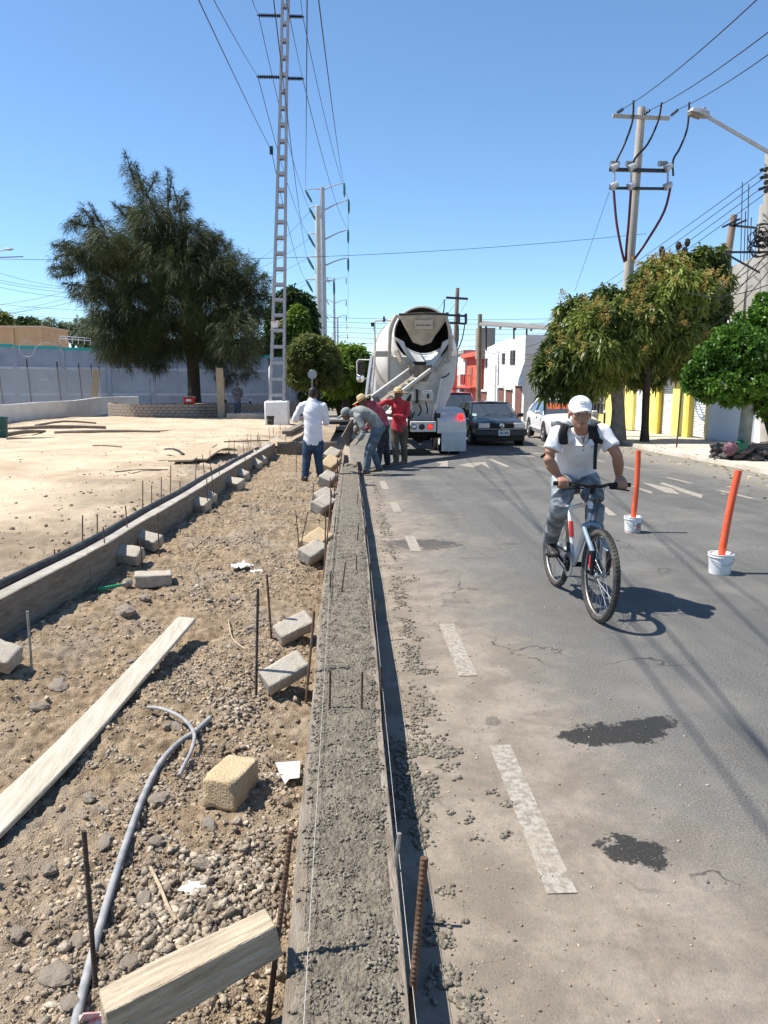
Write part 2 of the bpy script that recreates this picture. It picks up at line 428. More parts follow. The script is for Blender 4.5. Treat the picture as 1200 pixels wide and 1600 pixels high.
M_WET = mat('wet_concrete', (0.115, 0.097, 0.070), (0.235, 0.205, 0.155), scale=22, rough=0.72, bump=0.7, bscale=170, spec=0.35, dirt=(0.12, 0.105, 0.085), dirt_scale=5, dirt_amt=0.5)
M_WETL = mat('wet_concrete_lump', (0.14, 0.12, 0.09), (0.25, 0.22, 0.17), scale=30, rough=0.72, bump=0.5, bscale=220, spec=0.35, tint=0.3)
M_CONC = mat('old_concrete', (0.30, 0.275, 0.24), (0.44, 0.41, 0.365), scale=7, rough=0.9, bump=0.5, bscale=120, spec=0.2, dirt=(0.22, 0.18, 0.14), dirt_scale=3, dirt_amt=0.6)
M_PAINT = mat('worn_road_paint', (0.345, 0.315, 0.268), (0.215, 0.185, 0.145), scale=34, rough=0.85, bump=0.4, bscale=170, lo=0.42, hi=0.60, dirt=(0.30, 0.25, 0.19), dirt_scale=5, dirt_amt=0.85)

# ------------------------------------------------------------------ sheets
def sheet(name, xs_of_y, ys, zf, m, nx=2, kind='structure', up=0.0, smooth=True):
    rows = []
    for y in ys:
        a, b_ = xs_of_y(y)
        x = np.linspace(a, b_, nx); rows.append(np.stack([x, np.full(nx, y), np.array([zf(xx, y) for xx in x]) + up], 1))
    v = np.concatenate(rows); o = np_obj(name, v, grid_faces(len(ys), nx), m, smooth=smooth); o['kind'] = kind; return o
sheet('ground', lambda y: (-900, 900), [-40, -5, 0, 6, 8, 10, 12, 30, 60, 112, 1800], lambda x, y: zr(y) - 0.12, M_GROUND)
road = sheet('road', lambda y: (float(SR(y)) - 0.12, float(KX(y)) + 0.6), list(np.concatenate([np.arange(-3, 20, 0.5), np.arange(20, 36.1, 2)])), lambda x, y: zr(y), M_ROAD, nx=10)
far_road = sheet('far_road', lambda y: (-9 if y > 36.5 else -0.1, float(KX(y)) + 0.6), [36, 37, 40, 60, 112, 260], lambda x, y: zr(y) , M_ROAD, nx=6)
side_road = sheet('side_road', lambda y: (-60, -8.9), [39.5, 48], lambda x, y: zr(y) - 0.01, M_ROAD, nx=3)
# pavement on the far side, with its kerb as a real step and joints between slabs
walk_ys = list(np.arange(4, 34, 1.5)) + [36, 40, 60, 112, 200]
pav = sheet('pavement', lambda y: (float(KX(y)) + 0.16, 30), walk_ys, lambda x, y: zr(y) + 0.10, M_WALK, nx=3)
for i in range(len(walk_ys) - 1):
    y0, y1 = walk_ys[i] + 0.006, walk_ys[i + 1] - 0.006
    a, b_ = float(KX(y0)), float(KX(y1))
    mb = MB(); q = []
    for (x, y) in ((a, y0), (a + 0.16, y0), (b_ + 0.16, y1), (b_, y1)):
        q.append((x, y, zr(y) - 0.03))
    for (x, y) in ((a + 0.015, y0), (a + 0.17, y0), (b_ + 0.17, y1), (b_ + 0.015, y1)):
        q.append((x, y, zr(y) + 0.105))
    mb.add(q, [(3, 2, 1, 0), (4, 5, 6, 7), (0, 1, 5, 4), (1, 2, 6, 5), (2, 3, 7, 6), (3, 0, 4, 7)])
    mb.build('kerb_stone', M_WALK, pav, bevel=0.012)

# dirt strip between the two kerbs: fine near the viewer, coarser away
ny, nx = 760, 230
ys = 0.9 * (22.0 / 0.9) ** (np.linspace(0, 1, ny))
tt = np.linspace(0, 1, nx)
Yg = np.repeat(ys[:, None], nx, 1); Xg = (XL(ys) + 0.0)[:, None] * (1 - tt)[None] + (SL(ys) + 0.035)[:, None] * tt[None]
Zg = dirt_z(Xg, Yg)
dirt = np_obj('dirt_verge', np.stack([Xg, Yg, Zg], 2).reshape(-1, 3), grid_faces(ny, nx), M_DIRT, smooth=True); dirt['kind'] = 'structure'

# building lot behind the left kerb
def lot_z(x, y):
    x = np.asarray(x, float); y = np.asarray(y, float)
    d = XL(y) - x
    z = 0.36 + np.where(y < 34, zrn(y), zr(34)) + 0.10 * fbm(x * 0.35, y * 0.35, 3, 5) + 0.05 * fbm(x * 1.5, y * 1.5, 3, 9)
    z = z + 0.05 * fbm(x * 5, y * 5, 3, 15) * np.clip(1.6 - d * 0.35, 0.15, 1) - 0.10 * np.exp(-(d / 0.5) ** 2)
    nr = np.exp(-(np.clip(d, 0, 99) / 1.1) ** 2) * (y < 19); z = z + nr * (0.09 * fbm(x * 6, y * 6, 3, 16) + 0.05 * fbm(x * 19, y * 19, 3, 18) + 0.02 * fbm(x * 50, y * 50, 2, 19))
    z = z + 0.16 * np.exp(-((y - 27.5 - 0.15 * (x + 5)) / 1.5) ** 2) * np.clip(0.6 + fbm(x * .5, y * .5, 2, 2), 0, 1)
    return z
ny, nx = 460, 230
ys = 2.2 * (41.0 / 2.2) ** np.linspace(0, 1, ny)
off = 0.17 + 45 * (np.linspace(0, 1, nx) ** 2.2)
edge = np.where(ys < 19.8, XL(ys), np.interp(ys, [19.8, 20.2, 33, 41], [-1.74, -0.4, -0.2, -0.2]))
Xg = edge[:, None] - np.where(ys < 19.8, 1.0, 0.0)[:, None] * 0.17 - (off - 0.17)[None, :]; Yg = np.repeat(ys[:, None], nx, 1)
lot = np_obj('dirt_lot', np.stack([Xg, Yg, lot_z(Xg, Yg)], 2).reshape(-1, 3), grid_faces(ny, nx), M_LOT, smooth=True, attr=np.clip((XL(Yg) - Xg - .3) / 1.9 + 1.6 * fbm(Xg * 1.6, Yg * 1.3, 4, 44) + .3 * (Yg - 9) / 9, 0, 1).ravel()); lot['kind'] = 'structure'
def lz(x, y): return float(lot_z(np.array([x]), np.array([y]))[0])

# ------------------------------------------------------------------ painted road markings (parts of the road)
def marking(name, pts, m=M_PAINT, up=0.004):
    mb = MB(); mb.add([(p[0], p[1], zr(p[1]) + up) for p in pts], [tuple(range(len(pts)))])
    return mb.build(name, m, road)
def dash(x, y0, y1, wd=0.10, name='lane_dash', skew=0.0):
    n = max(2, int((y1 - y0) / 0.5) + 1); ys = np.linspace(y0, y1, n)
    mb = MB(); vs = [(x + skew * (y - y0) + s * wd / 2, y, zr(y) + 0.004) for y in ys for s in (-1, 1)]
    mb.add(vs, [(2 * i, 2 * i + 1, 2 * i + 3, 2 * i + 2) for i in range(n - 1)])
    return mb.build(name, M_PAINT, road)
a, b_ = G(880, 1397), G(783, 1165); dash((a.x + b_.x) / 2 - 0.005, a.y, b_.y, 0.105)
a, b_ = G(725, 1057), G(703, 975); dash((a.x + b_.x) / 2, a.y, b_.y, 0.11)
for (p, q) in (((650, 862), (640, 838)), ((622, 800), (614, 785)), ((604, 765), (596, 752))):
    a, b_ = G(*p), G(*q); dash((a.x + b_.x) / 2, a.y, b_.y, 0.11)
for y0 in (8.6, 11.05, 13.1, 15.45, 17.6, 20.2, 23.0, 26.0):
    dash(6.1, y0, y0 + 1.05, 0.09)
dash(6.35, 17.2, 17.6, 0.09, 'lane_dash')
# letters and box painted on the lane, seen upside down from here
def poly_px(name, pts): marking(name, [tuple(G(*p))[:2] for p in pts])
poly_px('road_letter', [(1003, 754), (1040, 770), (1062, 773), (1050, 764), (1096, 779), (1098, 774), (1036, 754), (1030, 756), (1062, 766), (1010, 755)])
poly_px('road_letter', [(978, 757), (1018, 772), (1020, 769), (990, 760)])
poly_px('road_letter', [(716, 727), (739, 731), (752, 725), (766, 733), (758, 722), (748, 723), (732, 724)])
poly_px('road_letter', [(683, 731), (700, 731), (700, 720), (680, 722), (690, 725)])
poly_px('road_letter', [(762, 718), (790, 730), (797, 729), (768, 717)])
for q in ([(792, 707), (814, 706), (814, 707.2), (796, 708)], [(814, 706), (835, 713), (830, 713.5), (812, 707)], [(835, 712), (835, 714.2), (806, 712.4), (808, 711.4)], [(792, 707), (798, 707.5), (812, 712.5), (804, 712.5)]):
    poly_px('road_letter', q)
poly_px('lane_dash', [(830, 708), (852, 708), (856, 709.5), (836, 709.5)])
poly_px('road_arrow', [(938, 795), (952, 806), (964, 806), (948, 793)])

# ------------------------------------------------------------------ loose stones
ICO = {}
def ico(level):
    if level == 0 and 0 not in ICO:
        q = np.array([[x, y, z] for z in (-.8, .8) for x, y in ((-.8, -.8), (.8, -.8), (.8, .8), (-.8, .8))]); ICO[0] = (q, np.array([[0, 2, 1], [0, 3, 2], [4, 5, 6], [4, 6, 7], [0, 1, 5], [0, 5, 4], [1, 2, 6], [1, 6, 5], [2, 3, 7], [2, 7, 6], [3, 0, 4], [3, 4, 7]]))
    if level not in ICO:
        bm = bmesh.new(); bmesh.ops.create_icosphere(bm, subdivisions=level, radius=1.0)
        bm.verts.ensure_lookup_table()
        ICO[level] = (np.array([v.co[:] for v in bm.verts]), np.array([[v.index for v in f.verts] for f in bm.faces])); bm.free()
    return ICO[level]
def stones(C, S, rng, level=1, flat=(0.4, 0.8), rough=0.36, sink=0.25):
    bv, bf = ico(level); n = len(S)
    A = np.stack([rng.uniform(0.7, 1.25, n), rng.uniform(0.6, 1.0, n), rng.uniform(*flat, n)], 1)
    v = (bv[None] * (1 + rng.uniform(-rough, rough, (n, len(bv), 1))) + (rng.uniform(-.38, .38, (n, len(bv), 3)) if level == 0 else 0)) * A[:, None, :] * S[:, None, None]
    th = rng.uniform(0, 2 * np.pi, n); ph = rng.normal(0, 0.35 if level else 0.8, n)
    c, s = np.cos(ph), np.sin(ph); y = v[:, :, 1] * c[:, None] - v[:, :, 2] * s[:, None]; z = v[:, :, 1] * s[:, None] + v[:, :, 2] * c[:, None]
    v = np.stack([v[:, :, 0], y, z], 2)
    c, s = np.cos(th), np.sin(th); x = v[:, :, 0] * c[:, None] - v[:, :, 1] * s[:, None]; y = v[:, :, 0] * s[:, None] + v[:, :, 1] * c[:, None]
    v = np.stack([x, y, v[:, :, 2]], 2) + C[:, None, :]
    v[:, :, 2] += (S * A[:, 2] * (1 - 2 * sink))[:, None]
    f = (bf[None] + (np.arange(n) * len(bv))[:, None, None]).reshape(-1, 3)
    t = np.repeat(rng.uniform(0, 1, n), len(bv))
    return v.reshape(-1, 3), f, t
rng = np.random.default_rng(7)
def scatter_dirt(n, smin, smax, level, name, gravel, y0=1.0, y1=14.0, pw=1.6):
    y = y0 * (y1 / y0) ** (rng.uniform(0, 1, n) ** 0.9)
    if gravel:
        u = rng.beta(2.6, 1.7, n); x = XL(y) * (1 - u) + (SL(y) - 0.02) * u
        x = np.where(y < 3.2, np.clip(rng.normal(-0.55, 0.22, n), -1.6, -0.18), x)
        keep = fbm(x * 2.2, y * 2.2, 3, 41) + rng.normal(0, .06, n) > 0.0
    else:
        u = rng.uniform(0, 1, n); x = XL(y) * (1 - u) + (SL(y) - 0.02) * u; keep = fbm(x * 3, y * 3, 3, 51) + rng.normal(0, .06, n) > -0.04
    x, y = x[keep], y[keep]
    s = smin * (smax / smin) ** (rng.uniform(0, 1, len(x)) ** pw)
    C = np.stack([x, y, dirt_z(x, y)], 1)
    v, f, t = stones(C, s, rng, level, sink=0.4)
    o = np_obj(name, v, f, M_STONE if gravel else M_CLOD, smooth=False, attr=t)
    return o
M_CLOD = mat('soil_clod', (0.27, 0.20, 0.13), (0.43, 0.335, 0.23), scale=9, rough=0.95, bump=0.5, bscale=120, spec=0.1, tint=0.3)
o = scatter_dirt(42000, 0.0026, 0.0105, 0, 'gravel', True); tag(o, 'loose grey-brown gravel strewn over the dug verge', 'gravel', kind='stuff')
o = scatter_dirt(6500, 0.006, 0.0185, 0, 'coarse_gravel', True, 1.0, 16, 2.4); 
n = 3000; cl_ = rng.integers(0, 3, n); c_ = [(GD(330, 1380), .13, .20), (GD(300, 1480), .17, .12), (GD(380, 1090), .12, .35)]
x = np.array([rng.normal(c_[k][0].x, c_[k][1]) for k in cl_]); y = np.array([rng.normal(c_[k][0].y, c_[k][2]) for k in cl_]); k = (x < SL(y) - .02) & (y > 1.1); x, y = x[k], y[k]
v, f, t = stones(np.stack([x, y, dirt_z(x, y)], 1), 0.005 * 3.6 ** rng.uniform(0, 1, len(x)) ** 1.6, rng, 0, sink=.3); tag(np_obj('crushed_stone', v, f, M_STONE, attr=t), 'heap of grey crushed stone in the foreground of the verge', 'gravel', kind='stuff')
tag(o, 'coarser broken stone chips among the gravel of the verge', 'gravel', kind='stuff')
o = scatter_dirt(30000, 0.0025, 0.018, 1, 'soil_clods', False, 1.0, 18, 2.2); tag(o, 'dry crumbled brown soil clods on the verge', 'soil', kind='stuff')
# thin litter of grit on the road and lot
n = 2600; x = 0.3 + rng.exponential(0.7, n); y = 1.5 * (16 / 1.5) ** rng.uniform(0, 1, n); k = x < 7; x, y = x[k], y[k]
v, f, t = stones(np.stack([x, y, zrn(y)], 1), 0.002 * 4.0 ** rng.uniform(0, 1, len(x)) ** 2, rng, 1); o = np_obj('road_grit', v, f, M_STONE, attr=t)
tag(o, 'fine grit and pebbles scattered on the dusty asphalt', 'grit', kind='stuff')
n = 2400; y = 4.5 * (30 / 4.5) ** rng.uniform(0, 1, n); x = XL(y) - 0.25 - rng.exponential(0.9, n) * (1 + (rng.uniform(0, 1, n) > .7) * 6)
v, f, t = stones(np.stack([x, y, lot_z(x, y)], 1), 0.005 * 5.0 ** rng.uniform(0, 1, n) ** 2.6, rng, 1); o = np_obj('lot_stones', v, f, M_CLOD, attr=t)
tag(o, 'small stones and clods scattered over the pale lot', 'stones', kind='stuff')

# ------------------------------------------------------------------ fresh concrete in its forms
ny, nx = 1500, 84
ys = 0.8 * (14.6 / 0.8) ** np.linspace(0, 1, ny); tt = np.linspace(0, 1, nx)
A = SL(ys) + 0.004; B = SR(ys) - 0.004
wig = 0.016 * fbm(ys * 6, ys * 0, 3, 60); wig2 = 0.014 * fbm(ys * 6, ys * 0 + 9, 3, 61)
Xg = (A + wig)[:, None] * (1 - tt) + (B + wig2)[:, None] * tt; Yg = np.repeat(ys[:, None], nx, 1)
lump = np.clip(0.62 - worley(Xg * 70, Yg * 70, 5), 0, 1) * 0.014 + np.clip(0.6 - worley(Xg * 130, Yg * 130, 6), 0, 1) * 0.008
edge_ = np.minimum(tt, 1 - tt)[None, :]
Zg = zrn(Yg) + 0.203 + 0.020 * fbm(Xg * 9, Yg * 7, 3, 71) + 0.008 * fbm(Xg * 34, Yg * 34, 2, 72) + lump - 0.022 * np.exp(-edge_ / 0.05)
Zg = Zg - 0.010 * (Yg > 5.2) * np.exp(-((tt - 0.22) / 0.03) ** 2)[None, :]
Zg[:, 0] -= 0.12; Zg[:, -1] -= 0.12
Zg[-6:, :] -= np.linspace(0, 0.12, 6)[:, None]
conc = np_obj('fresh_concrete', np.stack([Xg, Yg, Zg], 2).reshape(-1, 3), grid_faces(ny, nx), M_WET, smooth=True)
tag(conc, 'long lumpy strip of fresh grey concrete poured into the kerb forms', 'concrete')
n = 12000; y = 1.1 * (9.0 / 1.1) ** rng.uniform(0, 1, n); u = rng.uniform(0.04, 0.96, n); x = (SL(y)) * (1 - u) + SR(y) * u
keep = fbm(x * 16, y * 16, 3, 81) > -0.03; x, y = x[keep], y[keep]
z = zrn(y) + 0.208 + 0.020 * fbm(x * 9, y * 7, 3, 71)
v, f, t = stones(np.stack([x, y, z], 1), 0.0025 * 3.2 ** rng.uniform(0, 1, len(x)) ** 1.4, rng, 1, flat=(0.6, 1.0), sink=0.35)
o = np_obj('concrete_crumbs', v, f, M_WETL, attr=t, smooth=True); tag(o, 'crumbly aggregate lumps on top of the fresh concrete', 'concrete crumbs', kind='stuff')
# spills of the mix on the road beside the form
clus = [(655, 1185, .10, .16, 700), (690, 1178, .09, .05, 260), (730, 1183, .05, .012, 60), (650, 1240, .08, .12, 700), (640, 1290, .05, .10, 500), (710, 1275, .06, .04, 260), (735, 1255, .03, .02, 40),
        (768, 1240, .018, .015, 60), (795, 1257, .022, .014, 70), (780, 1305, .05, .012, 40), (735, 1310, .04, .008, 26), (648, 1330, .035, .05, 300), (690, 1400, .05, .06, 60), (712, 1440, .02, .012, 40),
        (690, 1500, .035, .10, 700), (705, 1560, .05, .06, 500), (660, 1120, .09, .2, 200), (640, 1020, .06, .5, 330), (628, 950, .06, .5, 330), (615, 880, .06, .8, 330), (600, 820, .06, .9, 260), (640, 905, .08, .10, 60), (655, 1050, .1, .03, 60), (590, 770, .06, 1.2, 200),
        (720, 1590, .06, .03, 220)]
px, py_, ss = [], [], []
for (cx, cy, sx_, sy_, k) in clus:
    c = G(cx, cy); k = int(k * 2.4); xs = rng.normal(c.x, sx_ * .62, k); yy = rng.normal(c.y, sy_ * .75, k); kk = (xs > SR(yy) + 0.004) & (fbm(xs * 14, yy * 14, 3, 91) > -.07)
    px.append(xs[kk]); py_.append(yy[kk]); ss.append(0.0026 * 5.2 ** rng.uniform(0, 1, kk.sum()) ** 1.7)
x, y, s = np.concatenate(px), np.concatenate(py_), np.concatenate(ss)
v, f, t = stones(np.stack([x, y, zrn(y)], 1), s, rng, 1, flat=(0.45, 0.9), sink=0.3)
o = np_obj('concrete_spill', v, f, M_WETL, attr=t, smooth=True); tag(o, 'crumbs and splats of wet concrete spilled on the road beside the form', 'concrete spill', kind='stuff')
# ------------------------------------------------------------------ works materials
M_FORM = mat('smeared_form_board', (0.15, 0.118, 0.085), (0.26, 0.22, 0.17), scale=5, rough=0.9, bump=0.5, bscale=30, stretch=(9, 1, 9), dirt=(0.24, 0.215, 0.175), dirt_scale=2.2, dirt_amt=0.9)
M_FORMD = mat('old_brown_form', (0.14, 0.11, 0.08), (0.24, 0.20, 0.155), scale=5, rough=0.9, bump=0.5, bscale=30, stretch=(6, 1, 6), dirt=(0.30, 0.27, 0.23), dirt_scale=2.5, dirt_amt=0.7)
M_PLANK = mat('whitewashed_plank', (0.36, 0.32, 0.25), (0.50, 0.455, 0.37), scale=4, rough=0.8, bump=0.35, bscale=26, stretch=(9, 1, 9), dirt=(0.36, 0.30, 0.22), dirt_scale=5, dirt_amt=0.55)
M_BEAM = mat('weathered_pine', (0.36, 0.28, 0.19), (0.55, 0.46, 0.33), scale=5, rough=0.85, bump=0.6, bscale=30, stretch=(1.2, 12, 12), dirt=(0.17, 0.13, 0.09), dirt_scale=3, dirt_amt=0.7)
M_WOOD = mat('raw_board', (0.34, 0.26, 0.165), (0.50, 0.40, 0.27), scale=5, rough=0.85, bump=0.4, bscale=30, stretch=(8, 8, 1), dirt=(0.22, 0.17, 0.12), dirt_scale=2, dirt_amt=0.6)
M_REBAR = mat('rusty_rebar', (0.085, 0.05, 0.032), (0.17, 0.095, 0.055), scale=30, rough=0.85, metal=0.25, bump=0.3, bscale=200, dirt=(0.22, 0.19, 0.15), dirt_scale=12, dirt_amt=0.6)
M_REBARD = mat('dark_rebar', (0.045, 0.035, 0.03), (0.10, 0.075, 0.055), scale=30, rough=0.8, metal=0.3)
M_GALV = mat('galvanised_rod', (0.25, 0.24, 0.21), (0.38, 0.37, 0.34), scale=40, rough=0.6, metal=0.5, dirt=(0.16, 0.12, 0.08), dirt_scale=14, dirt_amt=0.7)
M_BLOCK = mat('cement_block', (0.33, 0.29, 0.235), (0.46, 0.415, 0.345), scale=7, rough=0.95, bump=0.35, bscale=70, spec=0.1, dirt=(0.23, 0.17, 0.115), dirt_scale=6, dirt_amt=0.8)
M_BRICK = mat('tan_block', (0.43, 0.32, 0.185), (0.54, 0.42, 0.265), scale=8, rough=0.95, bump=0.6, bscale=110, spec=0.1, dirt=(0.31, 0.22, 0.13), dirt_scale=6, dirt_amt=0.6)
M_BLACKP = mat('black_plastic', (0.018, 0.018, 0.02), (0.035, 0.034, 0.034), scale=8, rough=0.55, dirt=(0.2, 0.16, 0.12), dirt_scale=4, dirt_amt=0.25)
M_HOSE = mat('dusty_grey_conduit', (0.20, 0.205, 0.21), (0.32, 0.32, 0.32), scale=18, rough=0.7, dirt=(0.38, 0.32, 0.25), dirt_scale=9, dirt_amt=0.5)
M_PAPER = mat('white_scrap', (0.52, 0.51, 0.48), (0.40, 0.385, 0.35), scale=14, rough=0.9)
M_ROCK = mat('field_rock', (0.29, 0.235, 0.18), (0.43, 0.37, 0.30), scale=12, rough=0.95, bump=0.7, bscale=60, spec=0.1, dirt=(0.33, 0.25, 0.17), dirt_scale=5, dirt_amt=0.6)
M_STRING = mat('white_string', (0.48, 0.46, 0.41), rough=0.8)
M_HANDLE = mat('green_handle', (0.02, 0.22, 0.10), (0.03, 0.28, 0.14), scale=10, rough=0.5)
M_STEEL = mat('worn_steel', (0.24, 0.23, 0.22), (0.33, 0.32, 0.30), scale=20, rough=0.45, metal=0.7)

# ------------------------------------------------------------------ form boards of the fresh kerb
fw_ = thing('kerb_formwork', 'two lines of cement-smeared boards holding the fresh concrete strip', 'formwork', (0, 0.9, 0))
def board_run(par, edge, y0, y1, L, thick, top, hgt, sgn, m, seed, name='form_board'):
    rr = random.Random(seed); y = y0
    while y < y1:
        e = min(y1, y + L * rr.uniform(0.85, 1.1)); ys = np.linspace(y + 0.004, e - 0.004, 5); mb = MB(); vs = []
        j = rr.uniform(-0.006, 0.008)
        for yy in ys:
            x0 = float(edge(yy)); t = top + zr(yy) + j; wv = 0.004 * math.sin(yy * 3 + seed)
            vs += [(x0 + wv, yy, t - hgt), (x0 + wv + sgn * thick, yy, t - hgt), (x0 + wv + sgn * thick, yy, t), (x0 + wv, yy, t)]
        fs = [(0, 1, 2, 3), (16, 17, 18, 19)]
        for i in range(4):
            for k in range(4): fs.append((4 * i + k, 4 * i + (k + 1) % 4, 4 * i + 4 + (k + 1) % 4, 4 * i + 4 + k))
        mb.add(vs, fs); mb.build(name, m, par, bevel=0.003, world=True); y = e
board_run(fw_, SL, 0.9, 18.2, 2.3, 0.042, 0.201, 0.20, 1, M_FORM, 3)
board_run(fw_, SR, 0.9, 18.2, 2.5, 0.026, 0.199, 0.195, -1, M_FORMD, 8)
# steel lap plate showing at the near left of the form
mb = MB(); mb.box((-0.135, 1.86, 0.209), (0.062, 0.14, 0.004), (0, 0, 0.03)); mb.build('lap_plate', M_FORM, fw_, world=True)
# mix heaped where the workers are pouring, and bars in the trench ahead
mb = MB(); rr = random.Random(4)
for i in range(24):
    yy = 14.2 + rr.random() * 1.2; xx = (SL(yy) + SR(yy)) / 2 + rr.gauss(0, 0.08)
    mb.ball((xx, yy, zr(yy) + 0.12 + rr.random() * 0.12 * (1 - abs(yy - 14.8))), (rr.uniform(.04, .09), rr.uniform(.05, .1), rr.uniform(.03, .06)), 7)
o = mb.build('concrete_heap', M_WET, smooth=True); tag(o, 'fresh mix heaped in the form where the bent worker spreads it', 'concrete')
# string lines
for (e, d, lab) in ((SL, 0.058, 'taut white mason string along the left side of the fresh kerb'), (SR, 0.016, 'taut white mason string along the road side of the fresh kerb')):
    pts = [(float(e(y)) + (d if d > .03 else d), y, zr(y) + (0.232 if d > .03 else 0.19)) for y in np.linspace(1.0, 14, 14)]
    o = MB().tube(pts, 0.0009, 5).build('mason_string', M_STRING); tag(o, lab, 'string')

# ------------------------------------------------------------------ left kerb: cured concrete behind brown boards with a black pipe on top
lk = thing('left_kerb', 'older cast kerb with brown form boards and stakes along the left of the verge', 'kerb', (-1.74, 19.6, zr(19.6)))
def ext(par, name, prof, ys, edge, m, bevel=0.004):
    mb = MB(); vs = []; n = len(prof)
    for yy in ys:
        x0 = float(edge(yy)); z0 = zr(yy)
        vs += [(x0 + a, yy, z0 + b) for a, b in prof]
    fs = [tuple(reversed(range(n))), tuple(range((len(ys) - 1) * n, len(ys) * n))]
    for i in range(len(ys) - 1):
        for k in range(n): fs.append((n * i + k, n * i + (k + 1) % n, n * i + n + (k + 1) % n, n * i + n + k))
    mb.add(vs, fs); return mb.build(name, m, par, bevel=bevel, world=True)
ys_all = np.concatenate([np.arange(2.4, 19.4, 0.8), [19.55]])
ext(lk, 'concrete_core', [(-0.155, -0.05), (-0.024, -0.05), (-0.024, 0.362), (-0.155, 0.360)], ys_all, XL, M_CONC)
board_run(lk, lambda y: XL(y) - 0.022, 2.4, 19.5, 1.9, 0.024, 0.372, 0.36, 1, M_FORM, 21)
pts = [(float(XL(y)) - 0.185 + 0.008 * math.sin(y * 2.1), y, zr(y) + 0.372) for y in np.linspace(2.6, 17.6, 26)]
o = MB().tube(pts, 0.034, 10).build('black_pipe', M_BLACKP, smooth=True); tag(o, 'long black plastic pipe lying behind the top of the left kerb', 'pipe')
# return kerb across the far end of the verge
ck = thing('cross_kerb', 'short cast kerb closing the far end of the dug verge', 'kerb', (-1.0, 19.9, zr(19.9)))
mb = MB(); mb.box((-0.95, 19.75, zr(19.7) + 0.17), (1.5, 0.13, 0.36)); mb.build('concrete_core', M_CONC, ck, bevel=0.006, world=True)
mb = MB(); mb.box((-0.95, 19.67, zr(19.7) + 0.185), (1.5, 0.026, 0.35)); mb.build('form_board', M_FORM, ck, bevel=0.004, world=True)
mb = MB(); mb.box((-0.95, 19.72, zr(19.7) + 0.372), (1.52, 0.10, 0.03)); mb.build('top_board', M_FORMD, ck, bevel=0.004, world=True)

# ------------------------------------------------------------------ stakes
def rod(p0, p1, r, rib=0.0, pitch=0.012, n=8):
    p0 = Vector(p0); p1 = Vector(p1); L = (p1 - p0).length; mb = MB()
    if rib <= 0: return mb.tube([p0, p1], r, n)
    k = int(L / pitch * 4); vs = []; fs = []; s_, u = frame_of(p1 - p0); d = (p1 - p0).normalized(); n = 10
    for i in range(k + 1):
        c = p0 + d * (L * i / k)
        for j in range(n):
            a = 2 * PI * j / n; ph = (i / 4.0 + j / n * 1.0) % 1.0
            q = r + (rib if ph < 0.34 else 0.0)
            if j in (0, n // 2): q = r + rib
            vs.append(c + (s_ * math.cos(a) + u * math.sin(a)) * q)
    for i in range(k):
        for j in range(n):
            a = i * n + j; b = i * n + (j + 1) % n; fs.append((a, b, b + n, a + n))
    fs += [tuple(reversed(range(n))), tuple(range(k * n, k * n + n))]
    return mb.add(vs, fs)
def stake(p0, p1, r, label, group=None, m=None, rib=0.0, name='rebar_stake', pitch=0.012):
    base = Vector(p0); o = rod(base, p1, r, rib, pitch).build(name, m or M_REBAR, loc=base, world=True, smooth=rib <= 0)
    return tag(o, label, 'stake', group)
def lean(base, top_px, Ytop): return base, D(top_px[0], top_px[1], Ytop)
def stake_px(bpx, tpx, label, gfun=GD, r=0.006, dy=0.0, below=0.08, **k):
    b = gfun(*bpx); t = D(tpx[0], tpx[1], b.y + dy); d = (b - t).normalized()
    return stake(b + d * below, t, r, label, **k)
stake_px((150, 1548), (131, 1298), 'dark upright rebar stake behind the pine brace at bottom left', r=0.0062, rib=0.0012, m=M_REBARD)
stake_px((418, 1600), (454, 1300), 'rusty ribbed rebar stake pressed to the near left of the fresh kerb', r=0.0062, rib=0.0015, dy=0.10)
stake_px((612, 1400), (624, 1302), 'short galvanised rod standing at the road edge of the fresh kerb', gfun=lambda a, b: G(a, b, 0.10), r=0.0068, m=M_GALV, below=0.12)
stake_px((640, 1605), (663, 1340), 'thick twisted rebar leaning on the road side of the fresh kerb', gfun=lambda a, b: G(a, b, 0.06), r=0.0085, rib=0.0022, m=M_REBAR, below=0.1, pitch=0.014)
stake_px((400, 1088), (403, 920), 'tall dark rebar stake beside the two nearest leaning kerb blocks', r=0.0065, m=M_REBARD, rib=0.001)
stake_px((424, 998), (417, 898), 'shorter rebar stake just behind the tall one by the near blocks', r=0.0065, rib=0.001)
stake_px((50, 1048), (43, 955), 'pale ribbed rebar stake holding the block at the left picture edge', r=0.0065, m=M_GALV, rib=0.001)
stake_px((478, 1098), (491, 955), 'leaning rusty stake against the form between the two near blocks', r=0.0065, dy=0.12, rib=0.001)
stake_px((505, 905), (517, 780), 'leaning rusty stake against the form beside the pale middle block', r=0.0065, dy=0.2)
stake_px((466, 870), (481, 800), 'thin crooked rebar beside the pale middle block', r=0.005)
stake_px((468, 866), (462, 797), 'thin rebar crossing its crooked neighbour at the middle block', r=0.005)
stake_px((488, 800), (490, 755), 'thin rebar before the pair of blocks behind the middle one', r=0.005)
for i, (b, t) in enumerate((((515, 1108), (516, 1047)), ((565, 1110), (566, 1050)), ((534, 925), (540, 878)), ((557, 892), (557, 868)))):
    stake_px(b, t, ['rebar end poking from the fresh concrete at its left, nearest', 'rebar end poking from the fresh concrete at its right, nearest', 'rebar end poking from the fresh concrete at its left, further back', 'small rebar end poking from the concrete near the far crack'][i],
             gfun=lambda a, c: G(a, c, 0.2), r=0.0055)
